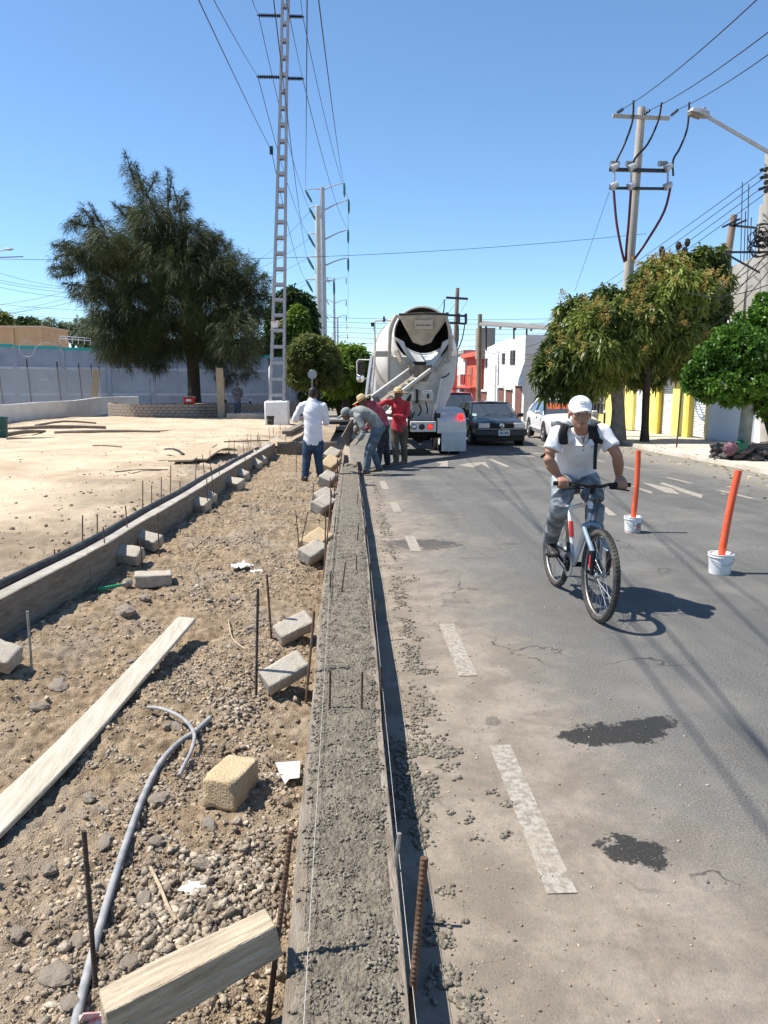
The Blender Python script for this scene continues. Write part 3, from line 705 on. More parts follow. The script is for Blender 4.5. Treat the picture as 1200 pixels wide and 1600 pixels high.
# smooth rods laid into the form further away
for i, (y, xo) in enumerate(((5.4, 0.05), (7.2, 0.27), (7.6, 0.04), (9.4, 0.28))):
    x = float(SL(y)) + xo
    stake((x, y, zr(y) + 0.1), (x + 0.02, y + 0.03, zr(y) + 0.36), 0.005, f'thin rod standing in the fresh concrete, {ORD[i]} beyond the cracks', m=M_REBARD)
rr = random.Random(5)
ys_ = [6.6, 7.9, 9.0, 9.9, 10.8, 11.5, 12.4, 13.1, 13.8, 14.6, 15.4, 16.2]
for i, y in enumerate(ys_):
    x = float(SL(y)) - 0.012
    stake((x - 0.01, y, zr(y) - 0.05), (x + rr.uniform(-.02, .03), y + rr.uniform(0, .1), zr(y) + rr.uniform(0.42, 0.6)), 0.006, f'rebar stake left of the fresh kerb, {ORD[i]} past the middle block')
for i, y in enumerate([3.6, 4.9, 6.1, 7.4, 8.8, 10.2, 11.8, 13.4]):
    x = float(SR(y)) + 0.012
    stake((x, y, zr(y) - 0.05), (x + rr.uniform(-.01, .015), y + rr.uniform(-.05, .08), zr(y) + rr.uniform(0.24, 0.34)), 0.007, f'short stake in the shadow right of the fresh kerb, {ORD[i]} from the front', m=M_REBARD)
# stakes on both sides of the left kerb
near = [((167, 892), (161, 823)), ((202, 866), (196, 790)), ((249, 870), (246, 802)), ((223, 886), (218, 838)), ((283, 800), (281, 752)), ((325, 800), (323, 748)), ((335, 790), (330, 730)), ((296, 772), (296, 748)), ((345, 768), (342, 733)), ((355, 748), (353, 714)), ((372, 750), (373, 730)), ((383, 750), (383, 708)), ((393, 730), (388, 690)), ((411, 720), (402, 680)), ((411, 712), (403, 675)), ((424, 712), (420, 668))]
for i, (b, t) in enumerate(near):
    stake_px(b, t, f'rebar stake on the verge side of the left kerb, {ORD[i]} from the front', r=0.0058)
behind = [((129, 846), (129, 805)), ((152, 832), (152, 803)), ((223, 794), (223, 751)), ((237, 784), (237, 758)), ((252, 776), (252, 745)), ((266, 773), (267, 727)), ((305, 752), (307, 717)), ((319, 740), (316, 710)), ((329, 735), (328, 704)), ((357, 718), (358, 686)), ((366, 712), (366, 687)), ((381, 706), (380, 693)), ((386, 704), (386, 680)), ((392, 700), (392, 677)), ((402, 694), (402, 679)), ((43, 895), (43, 884)), ((85, 868), (85, 858))]
for i, (b, t) in enumerate(behind):
    stake_px(b, t, f'rebar stake in the pale lot behind the left kerb, {ORD[i]} of that row', gfun=lambda a, c: G(a, c, 0.34), r=0.0058)
for i, (b, t) in enumerate((((428, 694), (427, 668)), ((437, 695), (438, 662)), ((447, 700), (446, 668)), ((455, 698), (455, 672)), ((463, 735), (463, 695)))):
    stake_px(b, t, f'rebar stake around the far cross kerb, {ORD[i]} from the left', gfun=lambda a, c: G(a, c, 0.1), r=0.0065)

# ------------------------------------------------------------------ blocks
def block_mesh(size, seed, mname='block'):
    """worn solid block: rounded box with chipped edges and uneven faces"""
    bm = bmesh.new(); bmesh.ops.create_cube(bm, size=1.0); bmesh.ops.subdivide_edges(bm, edges=bm.edges[:], cuts=11, use_grid_fill=True)
    r = 0.009; h = Vector(size) / 2 - Vector((r, r, r))
    for v in bm.verts:
        p = Vector([math.copysign(abs(2 * c) ** 0.8, c) * size[k] / 2 for k, c in enumerate(v.co)]); q = Vector([max(-h[k], min(h[k], p[k])) for k in range(3)]); d = p - q
        edge = sum(1 for k in range(3) if abs(p[k]) > h[k] - 0.004)
        n_ = p * 11 + Vector((seed * 7.7, seed * 3.1, 0)); c = max(0.0, mnoise.noise(n_ * 1.4 + Vector((3, 1, 5))))
        p = q + (d.normalized() * r if d.length > 1e-6 else d)
        if edge >= 2: p -= p.normalized() * 0.022 * c
        v.co = p + mnoise.noise_vector(n_ * 0.8) * 0.0022 + mnoise.noise_vector(n_ * 5) * 0.0012
    me = bpy.data.meshes.new(mname); bm.to_mesh(me); bm.free()
    me.polygons.foreach_set('use_smooth', [True] * len(me.polygons)); return me
BL = [block_mesh((0.29, 0.15, 0.105), k) for k in range(4)]
bcount = 0
def block(loc, rot, label, cat='block', scale=1.0, m=None, name='cement_block', k=None):
    global bcount
    me = BL[bcount % 4] if k is None else BL[k]; bcount += 1
    if m is not None: me = me.copy(); me.materials.clear(); me.materials.append(m)
    o = link(name, me, M_BLOCK, None, loc, rot, (scale,) * 3); return tag(o, label, cat)
def lean_block(px_low, px_high, label, tilt=0.0, raise_=0.11, scale=1.0, roll=0.0, gf=GD, **k):
    """block with its low end on the ground and its high end against the form: ends given by pixels"""
    a = gf(*px_low); a.z += 0.07
    b = D(px_high[0], px_high[1] - 4, a.y + tilt); d = b - a
    rz = math.atan2(d.y, d.x); el = math.atan2(d.z, math.hypot(d.x, d.y))
    L = d.length
    c = (a + b) / 2
    return block(c, Euler((roll, -el, rz)), label, scale=max(0.85, L / 0.25), **k)
# braces along the fresh kerb
lean_block((418, 1085), (470, 1040), 'nearest leaning cement block bracing the fresh kerb, stained brown', tilt=0.10, roll=0.5)
lean_block((438, 1008), (480, 975), 'second leaning cement block bracing the fresh kerb, pale grey', tilt=0.10, roll=0.45)
lean_block((476, 882), (503, 860), 'pale middle block leaning on the fresh kerb between stakes', tilt=0.22, roll=0.4)
lean_block((478, 868), (506, 842), 'tan block leaning right behind the pale middle block', tilt=0.25, roll=0.4, m=M_BRICK)
lean_block((495, 803), (514, 788), 'front block of the pair leaning behind the middle blocks', tilt=0.3, roll=0.4)
lean_block((497, 790), (515, 776), 'rear block of the pair leaning behind the middle blocks', tilt=0.3, roll=0.4)
lean_block((506, 760), (518, 748), 'leaning block bracing the fresh kerb below the white-shirted man', tilt=0.35, roll=0.4)
lean_block((508, 738), (521, 724), 'tan block bracing the fresh kerb level with the white-shirted man', tilt=0.4, roll=0.4, m=M_BRICK)
lean_block((512, 722), (523, 711), 'far leaning block beside the bent worker', tilt=0.45, roll=0.4)
# braces along the left kerb
lean_block((218, 882), (172, 866), 'pale block leaning on the left kerb beside the hammer', tilt=0.05, roll=-0.35)
lean_block((246, 860), (208, 840), 'grey block leaning on the left kerb behind the pale one', tilt=0.08, roll=-0.3)
o = block(GD(240, 912) + V(0, 0, 0.04), (0.05, 0.03, 0.22), 'loose grey block lying flat beside the green-handled hammer', scale=1.0)
lean_block((323, 800), (288, 788), 'front block of the first far pair leaning on the left kerb', tilt=0.1, roll=-0.3)
lean_block((332, 790), (302, 770), 'rear block of the first far pair leaning on the left kerb', tilt=0.1, roll=-0.3)
lean_block((376, 765), (346, 756), 'front block of the second far pair leaning on the left kerb', tilt=0.15, roll=-0.3)
lean_block((384, 752), (358, 739), 'rear block of the second far pair leaning on the left kerb', tilt=0.15, roll=-0.3)
lean_block((404, 734), (386, 722), 'front block of the third far pair leaning on the left kerb', tilt=0.2, roll=-0.3)
lean_block((411, 727), (393, 714), 'rear block of the third far pair leaning on the left kerb', tilt=0.2, roll=-0.3)
lean_block((427, 710), (412, 701), 'front block of the last far pair leaning on the left kerb', tilt=0.2, roll=-0.3)
lean_block((444, 699), (430, 692), 'last small block leaning on the left kerb near the cross kerb', tilt=0.2, roll=-0.3)
lean_block((22, 1050), (-40, 1015), 'block leaning on the left kerb at the left picture edge', tilt=0.05, roll=-0.4)
# single tan block in the gravel
me = block_mesh((0.145, 0.235, 0.125), 9); o = link('tan_block', me, M_BRICK, None, GD(355, 1262) + V(0.004, 0.10, 0.055), (R(-3), 0, R(-17)))
tag(o, 'solid tan block standing alone in the gravel by the fresh kerb', 'block')

# ------------------------------------------------------------------ timber in the foreground
def plank(p0, p1, wd, th, label, m, warp=0.0, name='plank', n=14, cat='plank', lift=0.0, up=Vector((0, 0, 1)), twist=0.0, narrow=1.0):
    p0 = Vector(p0); p1 = Vector(p1); s_, u = frame_of(p1 - p0, up); vs = []
    for i in range(n):
        t = i / (n - 1); c = p0.lerp(p1, t) + u * (warp * math.sin(PI * t) + lift * t * t) + s_ * (0.006 * math.sin(t * 7))
        q = wd * (1 + (narrow - 1) * t) / 2; a = twist * t
        sv = s_ * math.cos(a) + u * math.sin(a); uv = u * math.cos(a) - s_ * math.sin(a)
        vs += [c - sv * q - uv * th / 2, c + sv * q - uv * th / 2, c + sv * q + uv * th / 2, c - sv * q + uv * th / 2]
    fs = [(0, 1, 2, 3), tuple(4 * (n - 1) + k for k in range(4))] + [(4 * i + k, 4 * i + (k + 1) % 4, 4 * i + 4 + (k + 1) % 4, 4 * i + 4 + k) for i in range(n - 1) for k in range(4)]
    mb = MB().add(vs, fs); o = mb.build(name, m, loc=p0, world=True, bevel=0.004, seg=1); return tag(o, label, cat)
a = GD(-75, 1345, 0.05); b = GD(292, 985, 0.06); b.z += 0.03
plank(a, b, 0.165, 0.024, 'long whitewashed plank lying slantwise across the dirt', M_PLANK, warp=-0.02, lift=0.05, name='white_plank', twist=-0.06, narrow=0.72, n=24)
# squared pine brace: local x along its length so the grain runs with it
a = D(172, 1590, 1.66); b = D(412, 1464, 1.83); d = b - a
me = None; mb = MB(); Lb = d.length + 0.05
nn = 22; vs = []
for i in range(nn):
    x = Lb * i / (nn - 1); q = 0.047 + 0.003 * math.sin(x * 11); hh = 0.050 + 0.003 * math.sin(x * 8 + 1)
    e = 0.012 if i == 0 else 0.0
    ring = [(-q, -hh), (q, -hh), (q + 0.001, -0.006), (q - 0.004, 0.0), (q + 0.001, 0.005), (q, hh), (-q, hh)]
    vs += [(x + e * (1 if k > 3 else 0), -r_[0] if False else -r_[0], r_[1]) for k, r_ in enumerate(ring)]
n7 = 7
fs = [tuple(range(n7)), tuple(n7 * (nn - 1) + k for k in range(n7))] + [(n7 * i + k, n7 * i + (k + 1) % n7, n7 * i + n7 + (k + 1) % n7, n7 * i + n7 + k) for i in range(nn - 1) for k in range(n7)]
o = MB().add(vs, fs).build('pine_brace', M_BEAM, loc=a - d.normalized() * 0.02, rot=Euler((R(-4), -math.atan2(d.z, math.hypot(d.x, d.y)), math.atan2(d.y, d.x))), bevel=0.003, seg=1)
tag(o, 'thick weathered pine beam bracing the form in the bottom left foreground', 'beam')
# small offcut under the near end of the form
a = GD(452, 1598, 0.04); plank(a, a + V(0.02, 0.12, 0.02), 0.035, 0.03, 'small pine offcut wedged beside the near stake at the form', M_WOOD, name='wood_wedge', n=4)

# ------------------------------------------------------------------ conduit, hammer, rubbish
def curve_px(pts, r, name, m, label, cat, off=0.0, sub=5, n=10):
    P = [GD(x, y, off) if len(q) == 0 else GD(x, y, q[0]) for (x, y, *q) in pts]
    o = MB().tube(P, r, n, sub=sub).build(name, m, smooth=True, loc=P[0], world=True); return tag(o, label, cat)
curve_px([(112, 1625), (128, 1555), (150, 1470), (175, 1385), (203, 1300), (228, 1235), (252, 1190), (280, 1160), (305, 1143), (328, 1122)], 0.0135, 'grey_conduit', M_HOSE, 'long dusty grey conduit snaking up from the bottom left corner', 'conduit', off=0.02)
curve_px([(230, 1105, .03), (255, 1108, .04), (285, 1122, .05), (303, 1145, .055), (300, 1170, .045), (288, 1195, .03), (280, 1212, .012)], 0.009, 'bent_conduit', M_HOSE, 'short bent piece of corrugated conduit crossing the long one', 'conduit')
h = thing('hammer', 'green-handled club hammer lying by the left kerb', 'hammer', GD(205, 912, 0.02))
p0 = GD(152, 921, 0.025); p1 = GD(200, 912, 0.035)
MB().tube([p0, p0.lerp(p1, .5), p1], [0.015, 0.013, 0.012], 8).build('handle', M_HANDLE, h, smooth=True, world=True)
MB().tube([p1 + V(-0.01, -0.05, 0), p1 + V(-0.01, -0.035, 0), p1 + V(0.005, 0.035, 0.0), p1 + V(0.005, 0.05, 0)], [0.022, 0.028, 0.028, 0.022], 8).build('head', M_STEEL, h, world=True, bevel=0.003)
def crumple(c, s, label, m, seed, name='paper_scrap', cat='rubbish', flat=0.35):
    rs = np.random.default_rng(seed); n = 9; g = np.linspace(-1, 1, n); X, Y = np.meshgrid(g, g)
    Z = rs.normal(0, 0.22, (n, n)); Rr = 1 - 0.18 * rs.uniform(0, 1, (n, n)); k = np.clip(1.15 - 0.25 * (X ** 2 * Y ** 2), .6, 1)
    a = seed * 1.3; x = (X * math.cos(a) - Y * math.sin(a)) * Rr * k; y = (X * math.sin(a) + Y * math.cos(a)) * Rr * k
    v = np.stack([x * s, y * s * 0.8, (Z * flat + 0.3) * s], 2).reshape(-1, 3)
    o = np_obj(name, v, grid_faces(n, n), m, loc=c); sm = o.modifiers.new('t', 'SOLIDIFY'); sm.thickness = 0.002
    return tag(o, label, cat)
crumple(GD(302, 1392), 0.042, 'small white crumpled paper lying in the foreground gravel', M_PAPER, 2)
crumple(GD(376, 888), 0.10, 'crumpled white bag in the verge gravel, left of the pale middle block', M_PAPER, 3)
crumple(GD(402, 895), 0.06, 'smaller white scrap beside the crumpled bag on the verge', M_PAPER, 4)
crumple(GD(325, 775), 0.05, 'white scrap by the first far pair of blocks', M_PAPER, 14)
# torn white sheet leaning on the form
a = GD(430, 1200); mb = MB(); c0 = GD(447, 1228, 0.0); pts = [D(427, 1198, c0.y + .04), D(468, 1195, c0.y + .06), D(468, 1222, c0.y + .03), D(452, 1224, c0.y + .02), D(446, 1232, c0.y), D(436, 1216, c0.y + .02)]
pts = [V(p.x, p.y - (p.z - c0.z) * 0, c0.z + .02 + .35 * (p.z - c0.z)) + V(0, 1.2 * (p.z - c0.z), 0) for p in pts]; mb.add(pts + [p + V(0.002, 0.004, -0.002) for p in pts], [tuple(range(6)), tuple(range(11, 5, -1))] + [(i, (i + 1) % 6, (i + 1) % 6 + 6, i + 6) for i in range(6)])
o = mb.build('torn_sheet', M_PAPER, loc=pts[0], world=True); tag(o, 'torn piece of white plastic leaning against the fresh kerb', 'rubbish')
# red and white wrapper at the very bottom
w_ = thing('drinks_wrapper', 'crushed red and white drink wrapper under the pine beam', 'rubbish', GD(152, 1596, 0.01))
mb = MB(); mb.lathe([(0.012, -0.05), (0.021, -0.045), (0.019, 0.0), (0.022, 0.04), (0.014, 0.05)], 10, Matrix.Rotation(R(75), 4, 'Y'), caps=True)
mb.build('wrap', [mat('red_wrap', (0.62, 0.045, 0.04), (0.75, 0.68, 0.66), scale=40, rough=0.35)], w_, smooth=True)
MB().box((-0.012, -0.015, 0.03), (0.045, 0.004, 0.04), (0.5, 0.3, 0.4)).build('label', mat('pink_wrap', (0.75, 0.30, 0.32), (0.68, 0.66, 0.62), scale=55, rough=0.4), w_)
# broken sticks
curve_px([(235, 1355, .02), (250, 1385, .02), (262, 1415, .015), (275, 1438, .01)], 0.006, 'dry_stick', M_WOOD, 'pale dry stick in the foreground gravel near the white paper', 'stick', sub=3, n=6)
curve_px([(357, 968, .01), (361, 992, .02), (370, 1005, .012), (384, 1014, .005)], 0.005, 'dry_stick', M_WOOD, 'bent dry twig in the gravel beyond the white plank', 'stick', sub=3, n=6)
curve_px([(300, 858, .01), (318, 845, .02), (330, 835, .01)], 0.006, 'dry_stick', M_WOOD, 'thin stick on the verge by the far paired blocks', 'stick', sub=3, n=6)
# countable rocks
ROCKM = []
for k in range(6):
    bm = bmesh.new(); bmesh.ops.create_icosphere(bm, subdivisions=3, radius=1.0)
    for v in bm.verts:
        p = v.co.copy(); s = 1 + 0.34 * mnoise.noise(p * 1.3 + Vector((k * 9.1, 2, 1))) + 0.14 * mnoise.noise(p * 3.4 + Vector((k, 7, 1)))
        v.co = Vector((p.x * 1.1, p.y * 0.85, p.z * 0.62)) * s
    me = bpy.data.meshes.new('rock'); bm.to_mesh(me); bm.free(); me.materials.append(M_ROCK); ROCKM.append(me)
def rock(px, py, s, label, group=None, off=0.0, flat=1.0):
    c = GD(px, py); r0 = random.Random(px * 7 + py)
    o = link('rock', ROCKM[(px + py) % 6], None, None, c + V(0, 0, s * 0.22), (r0.uniform(-.3, .3), r0.uniform(-.3, .3), r0.uniform(0, 6)), (s, s, s * flat)); return tag(o, label, 'rock', group)
rock(252, 1252, 0.042, 'rounded tan cobble beside the long conduit')
rock(92, 1075, 0.06, 'flat whitish rock left of the white plank', flat=0.7)
rock(195, 960, 0.075, 'flat tan rock below the loose grey block')
rock(90, 1532, 0.052, 'broad rock at the lower left beside the conduit', flat=0.8)
rock(112, 1572, 0.035, 'grey rock touching the conduit at the bottom')
rock(246, 1318, 0.034, 'brown stone above the pale stick'); rock(60, 1108, 0.045, 'low brown stone below the whitish rock')
rock(28, 1462, 0.03, 'small stone near the lower left picture edge'); rock(140, 1250, 0.03, 'brown stone between white plank and conduit')
rock(162, 1268, 0.022, 'little stone beside the brown one between plank and conduit')
rock(480, 740, 0.07, 'stone by the feet of the white-shirted man'); rock(395, 985, 0.05, 'stone in the gravel left of the second near block')
rr = random.Random(12)
for i in range(24):
    y = 1.25 * (11 / 1.25) ** rr.random(); u = rr.random(); x = float(XL(y)) * (1 - u) * 0.8 + float(SL(y) - 0.08) * (1 - (1 - u) * 0.8)
    if y < 3: x = rr.uniform(-1.3, -0.22) * (0.55 + 0.15 * y)
    s = rr.uniform(0.018, 0.034) * (1 + 0.06 * y)
    o = link('rock', ROCKM[i % 6], None, None, (x, y, dz(x, y) + s * 0.2), (rr.uniform(-.4, .4), rr.uniform(-.4, .4), rr.uniform(0, 6)), (s, s * rr.uniform(.8, 1.1), s * rr.uniform(.7, 1.1)))
    tag(o, 'small loose brown-grey stone among the verge gravel', 'rock', 'small stones strewn over the verge')

# ------------------------------------------------------------------ things on the lot
def lot_plank(a, b, wd, label, m=M_WOOD, up=0.03, **k):
    p, q = GL(*a, up), GL(*b, up); return plank(p, q, wd, 0.03, label, m, **k)
lot_plank((243, 718), (300, 716), 0.55, 'flat plywood scrap at the left of the scrap pile', up=0.02, name='plywood_scrap', n=6)
lot_plank((282, 720), (325, 695), 0.42, 'upper crossed board of the scrap pile on the lot', up=0.07, name='scrap_board', n=6)
lot_plank((302, 718), (352, 703), 0.50, 'curled plywood sheet at the right of the scrap pile', up=0.05, name='plywood_scrap', n=10, warp=0.10)
lot_plank((258, 702), (287, 710), 0.05, 'thin black strip on the scrap pile', m=M_BLACKP, up=0.10, name='black_strip', n=5, warp=0.05)
lot_plank((350, 690), (420, 688), 0.05, 'long thin rod lying on the lot behind the stakes', m=M_FORMD, up=0.03, name='thin_rod', n=5)
for i, (a, b, rr_, lab) in enumerate((((10, 672), (165, 668), 0.09, 'thick trimmed log lying across the lot, rear one'), ((85, 676), (250, 674), 0.05, 'long dark pole lying across the lot'), ((5, 680), (70, 674), 0.07, 'short dark log at the left of the log pile'),
                                       ((180, 738), (262, 734), 0.02, 'thin twig on the pale lot, front one'), ((200, 742), (240, 734), 0.015, 'thin twig crossing the front twig on the lot'), ((145, 696), (190, 698), 0.02, 'small twig on the lot near the logs'),
                                       ((245, 674), (370, 670), 0.03, 'thin pole lying on the lot toward the tree'), ((55, 665), (150, 661), 0.05, 'curved branch behind the logs on the lot'), ((10, 686), (85, 684), 0.02, 'thin cane in front of the logs'))):
    p, q = GL(*a, rr_), GL(*b, rr_); mid = p.lerp(q, 0.45) + V(0, rr_, rr_ * (2.5 if i == 7 else 0.6))
    o = MB().tube([p, mid, q], [rr_, rr_ * 0.9, rr_ * 0.65], 8, sub=3).build('log' if rr_ > .06 else 'branch', M_FORMD, smooth=True, loc=p, world=True); tag(o, lab, 'log' if rr_ > .06 else 'branch')
b_ = thing('green_bin', 'dark green plastic bin at the left picture edge on the lot', 'bin', GL(-4, 684))
M_GREENP = mat('dark_green_plastic', (0.01, 0.07, 0.06), (0.015, 0.10, 0.085), scale=5, rough=0.5)
MB().lathe([(0.24, 0), (0.28, 0.02), (0.31, 0.55), (0.33, 0.56), (0.33, 0.60), (0.29, 0.60), (0.27, 0.05)], 18).build('body', M_GREENP, b_, smooth=True)
MB().tube([(-.33, 0, .5), (-.36, 0, .3), (0, -.36, .18), (.36, 0, .3), (.33, 0, .5)], .008, 6, sub=4).build('handle', M_STEEL, b_, smooth=True)
# ------------------------------------------------------------------ built-up surroundings
M_BLUEW = mat('blue_painted_wall', (0.27, 0.32, 0.41), (0.33, 0.385, 0.47), scale=1.2, rough=0.85, bump=0.2, bscale=30, dirt=(0.22, 0.25, 0.31), dirt_scale=0.8, dirt_amt=0.6)
M_BLUEP = mat('pale_blue_band', (0.38, 0.44, 0.53), (0.44, 0.50, 0.59), scale=2, rough=0.85)
M_TEAL = mat('teal_coping', (0.03, 0.36, 0.36), (0.06, 0.43, 0.42), scale=4, rough=0.7)
M_WHITEW = mat('white_render', (0.72, 0.72, 0.71), (0.80, 0.80, 0.79), scale=2, rough=0.9, bump=0.2, bscale=25, dirt=(0.52, 0.49, 0.44), dirt_scale=1.6, dirt_amt=0.5)
M_ORANGEW = mat('orange_render', (0.62, 0.36, 0.18), (0.70, 0.43, 0.24), scale=1.5, rough=0.9)
M_YELLOW = mat('yellow_render', (0.80, 0.66, 0.16), (0.84, 0.72, 0.24), scale=1.5, rough=0.85, bump=0.1, bscale=20, dirt=(0.62, 0.50, 0.17), dirt_scale=2, dirt_amt=0.4)
M_OCHRE = mat('ochre_trim', (0.64, 0.46, 0.07), (0.68, 0.52, 0.10), scale=2, rough=0.8)
M_SHUT = mat('white_shutter_slat', (0.70, 0.71, 0.71), (0.78, 0.78, 0.77), scale=3, rough=0.5, spec=0.4, dirt=(0.52, 0.51, 0.48), dirt_scale=3, dirt_amt=0.4)
M_GREYW = mat('bare_concrete_wall', (0.30, 0.285, 0.255), (0.42, 0.40, 0.365), scale=0.9, rough=0.9, bump=0.3, bscale=20, dirt=(0.25, 0.23, 0.20), dirt_scale=0.7, dirt_amt=0.7)
M_REDW = mat('coral_red_render', (0.62, 0.10, 0.07), (0.70, 0.15, 0.10), scale=2, rough=0.85)
M_BROWN = mat('brown_metal_door', (0.16, 0.07, 0.05), (0.22, 0.10, 0.075), scale=4, rough=0.6)
M_DARK = mat('dark_opening', (0.03, 0.028, 0.026), (0.05, 0.046, 0.043), scale=4, rough=0.9)
M_GLASS = glass_mat('window_glass', (0.05, 0.06, 0.07))
M_TIN = mat('roof_sheet', (0.22, 0.20, 0.17), (0.30, 0.27, 0.23), scale=3, rough=0.6, metal=0.3)
M_CORR = mat('grey_blue_sheet', (0.38, 0.43, 0.50), (0.45, 0.50, 0.57), scale=2, rough=0.7)
M_IRON = mat('grey_painted_steel', (0.30, 0.305, 0.335), (0.38, 0.385, 0.41), scale=6, rough=0.6, metal=0.2, dirt=(0.38, 0.32, 0.28), dirt_scale=2, dirt_amt=0.4)
M_RUST = mat('rusted_plate', (0.28, 0.10, 0.05), (0.55, 0.50, 0.46), scale=6, rough=0.8)
M_INSUL = mat('dark_insulator', (0.012, 0.012, 0.014), rough=0.35, spec=0.6)
M_GINS = mat('green_insulator', (0.04, 0.15, 0.13), rough=0.4, spec=0.5)
M_POLE = mat('concrete_pole', (0.34, 0.315, 0.275), (0.43, 0.40, 0.355), scale=3, rough=0.85, bump=0.2, bscale=40, dirt=(0.33, 0.30, 0.26), dirt_scale=2, dirt_amt=0.5)
M_WPOLE = mat('wood_pole', (0.20, 0.14, 0.10), (0.32, 0.25, 0.19), scale=4, rough=0.9, stretch=(6, 6, 0.6), bump=0.4, bscale=20)
M_TPOLE = mat('white_steel_pole', (0.48, 0.47, 0.43), (0.56, 0.55, 0.51), scale=2, rough=0.55, metal=0.1)
M_GPOLE = mat('galvanised_steel', (0.36, 0.37, 0.39), (0.44, 0.45, 0.47), scale=3, rough=0.5, metal=0.4)
M_CABLE = mat('cable', (0.018, 0.018, 0.02), rough=0.6)
M_REDC = mat('red_sheathed_cable', (0.12, 0.02, 0.03), rough=0.5)
M_BRICKW = mat('grey_brick', (0.23, 0.185, 0.15), (0.33, 0.28, 0.235), scale=5, rough=0.95, bump=0.5, bscale=50)
M_MESHW = mat('galvanised_wire', (0.42, 0.43, 0.44), rough=0.5, metal=0.5)
M_RED = mat('red_plastic', (0.55, 0.03, 0.025), (0.62, 0.05, 0.04), scale=5, rough=0.4)
M_WPL = mat('white_plastic', (0.74, 0.74, 0.73), (0.68, 0.67, 0.64), scale=5, rough=0.4, spec=0.4)

# ---- ladder-like steel tower on its white block
tb = GL(432, 663); TY = tb.y + 0.55
tower = thing('steel_tower', 'tall grey ladder-like steel power tower on a white block', 'tower', (tb.x, TY, tb.z))
TZ0 = tb.z + 0.9; TH = 16.5; TILT = 0.045
def tw(z): return 0.305 - 0.185 * min(1.0, (z / 13.0)) ** 0.9      # half width at height z above its foot
zz = np.linspace(0, TH, 24)
for sx_ in (-1, 1):
    for sy_ in (-1, 1):
        mb = MB(); pts = [V(tb.x + TILT * z + sx_ * tw(z), TY + sy_ * tw(z), TZ0 + z - 0.3 * (z == 0)) for z in zz]
        for i in range(len(pts) - 1):
            mb.beam(pts[i] - V(0, 0, .002), pts[i + 1] + V(0, 0, .002), 0.10, 0.018, up=V(0, 1, 0))
            mb.beam(pts[i] - V(sx_ * .03, sy_ * .03, .002), pts[i + 1] - V(sx_ * .03, sy_ * .03, -.002), 0.018, 0.075, up=V(0, 1, 0))
        mb.build('corner_leg', M_IRON, tower, world=True)
z = 0.35; step = 0.64
while z < TH:
    h = tw(z)
    for sy_ in (-1, 1):
        MB().box((tb.x + TILT * z, TY + sy_ * (h + .006), TZ0 + z), (2 * h + .05, 0.012, 0.13)).build('batten_plate', M_IRON, tower, world=True)
    for sx_ in (-1, 1):
        MB().box((tb.x + TILT * z + sx_ * (h + .006), TY, TZ0 + z), (0.012, 2 * h - .02, 0.13)).build('batten_plate', M_IRON, tower, world=True)
    z += step * (1.0 if z > 3 else 1.08)
# worn warning plate
c = D(429, 506, TY - 0.36); MB().box(c, (0.30, 0.012, 0.30), (0, 0, 0)).build('warning_plate', mat('worn_plate', (0.70, 0.69, 0.66), (0.34, 0.13, 0.07), scale=4, rough=0.7, lo=.5, hi=.56), tower, world=True)
MB().box(c + V(0.19, -0.01, 0.02), (0.12, 0.012, 0.26)).build('rusted_plate', M_RUST, tower, world=True)
# horizontal post insulators
INS = {}
for key, (px, py) in {'L1': (404, 24), 'R1': (473, 26), 'L2': (403, 120), 'R2': (473, 123), 'C2': (437, 121), 'C1': (441, 25)}.items(): INS[key] = D(px, py, TY)
for key, ck_ in (('L1', 'C1'), ('R1', 'C1'), ('L2', 'C2'), ('R2', 'C2')):
    c = INS[ck_]; e = INS[key]; s_ = 1 if e.x > c.x else -1; a = V(tb.x + TILT * (c.z - TZ0) + s_ * (tw(c.z - TZ0) - .01), TY, e.z)
    mb = MB(); n = 13; pts = []; rs = []
    for i in range(n):
        for (t, r) in ((0.05, 0.035), (0.45, 0.085), (0.6, 0.085), (0.95, 0.035)): pts.append(a.lerp(e, (i + t) / n)); rs.append(r)
    mb.tube(pts, rs, 10); mb.tube([e - V(s_ * .02, 0, 0), e + V(s_ * 0.06, 0, 0)], 0.03, 8); mb.build('insulator', M_INSUL, tower, world=True)
blk = thing('white_block', 'white painted concrete block at the foot of the steel tower', 'block', (tb.x, TY, tb.z))
MB().box((tb.x, TY, tb.z + 0.44), (1.02, 1.02, 1.10)).build('block_body', M_WHITEW, blk, bevel=0.05, world=True)
c = GL(423, 664); bu = thing('black_bucket', 'small dark bucket in front of the white block', 'bucket', (c.x, c.y - .05, c.z))
MB().lathe([(0.12, 0), (0.13, 0.01), (0.16, 0.34), (0.175, 0.35), (0.175, 0.38), (0.15, 0.38), (0.13, 0.04), (0.0, 0.03)], 16).build('body', M_BLACKP, bu, smooth=True)
MB().tube([(-.17, 0, .36), (-.12, -.13, .22), (.12, -.13, .22), (.17, 0, .36)], .006, 6, sub=4).build('handle', M_STEEL, bu, smooth=True)
for i, (a, b, l_) in enumerate((((447, 676), (474, 662), 'stacked timber behind the white-shirted man, upper one'), ((452, 680), (480, 668), 'stacked timber behind the white-shirted man, lower one'))):
    plank(GL(*a, 0.12 + .16 * (i == 0)), GL(*b, 0.12 + .16 * (i == 0)), 0.2, 0.08, l_, M_FORMD, name='timber', n=4)

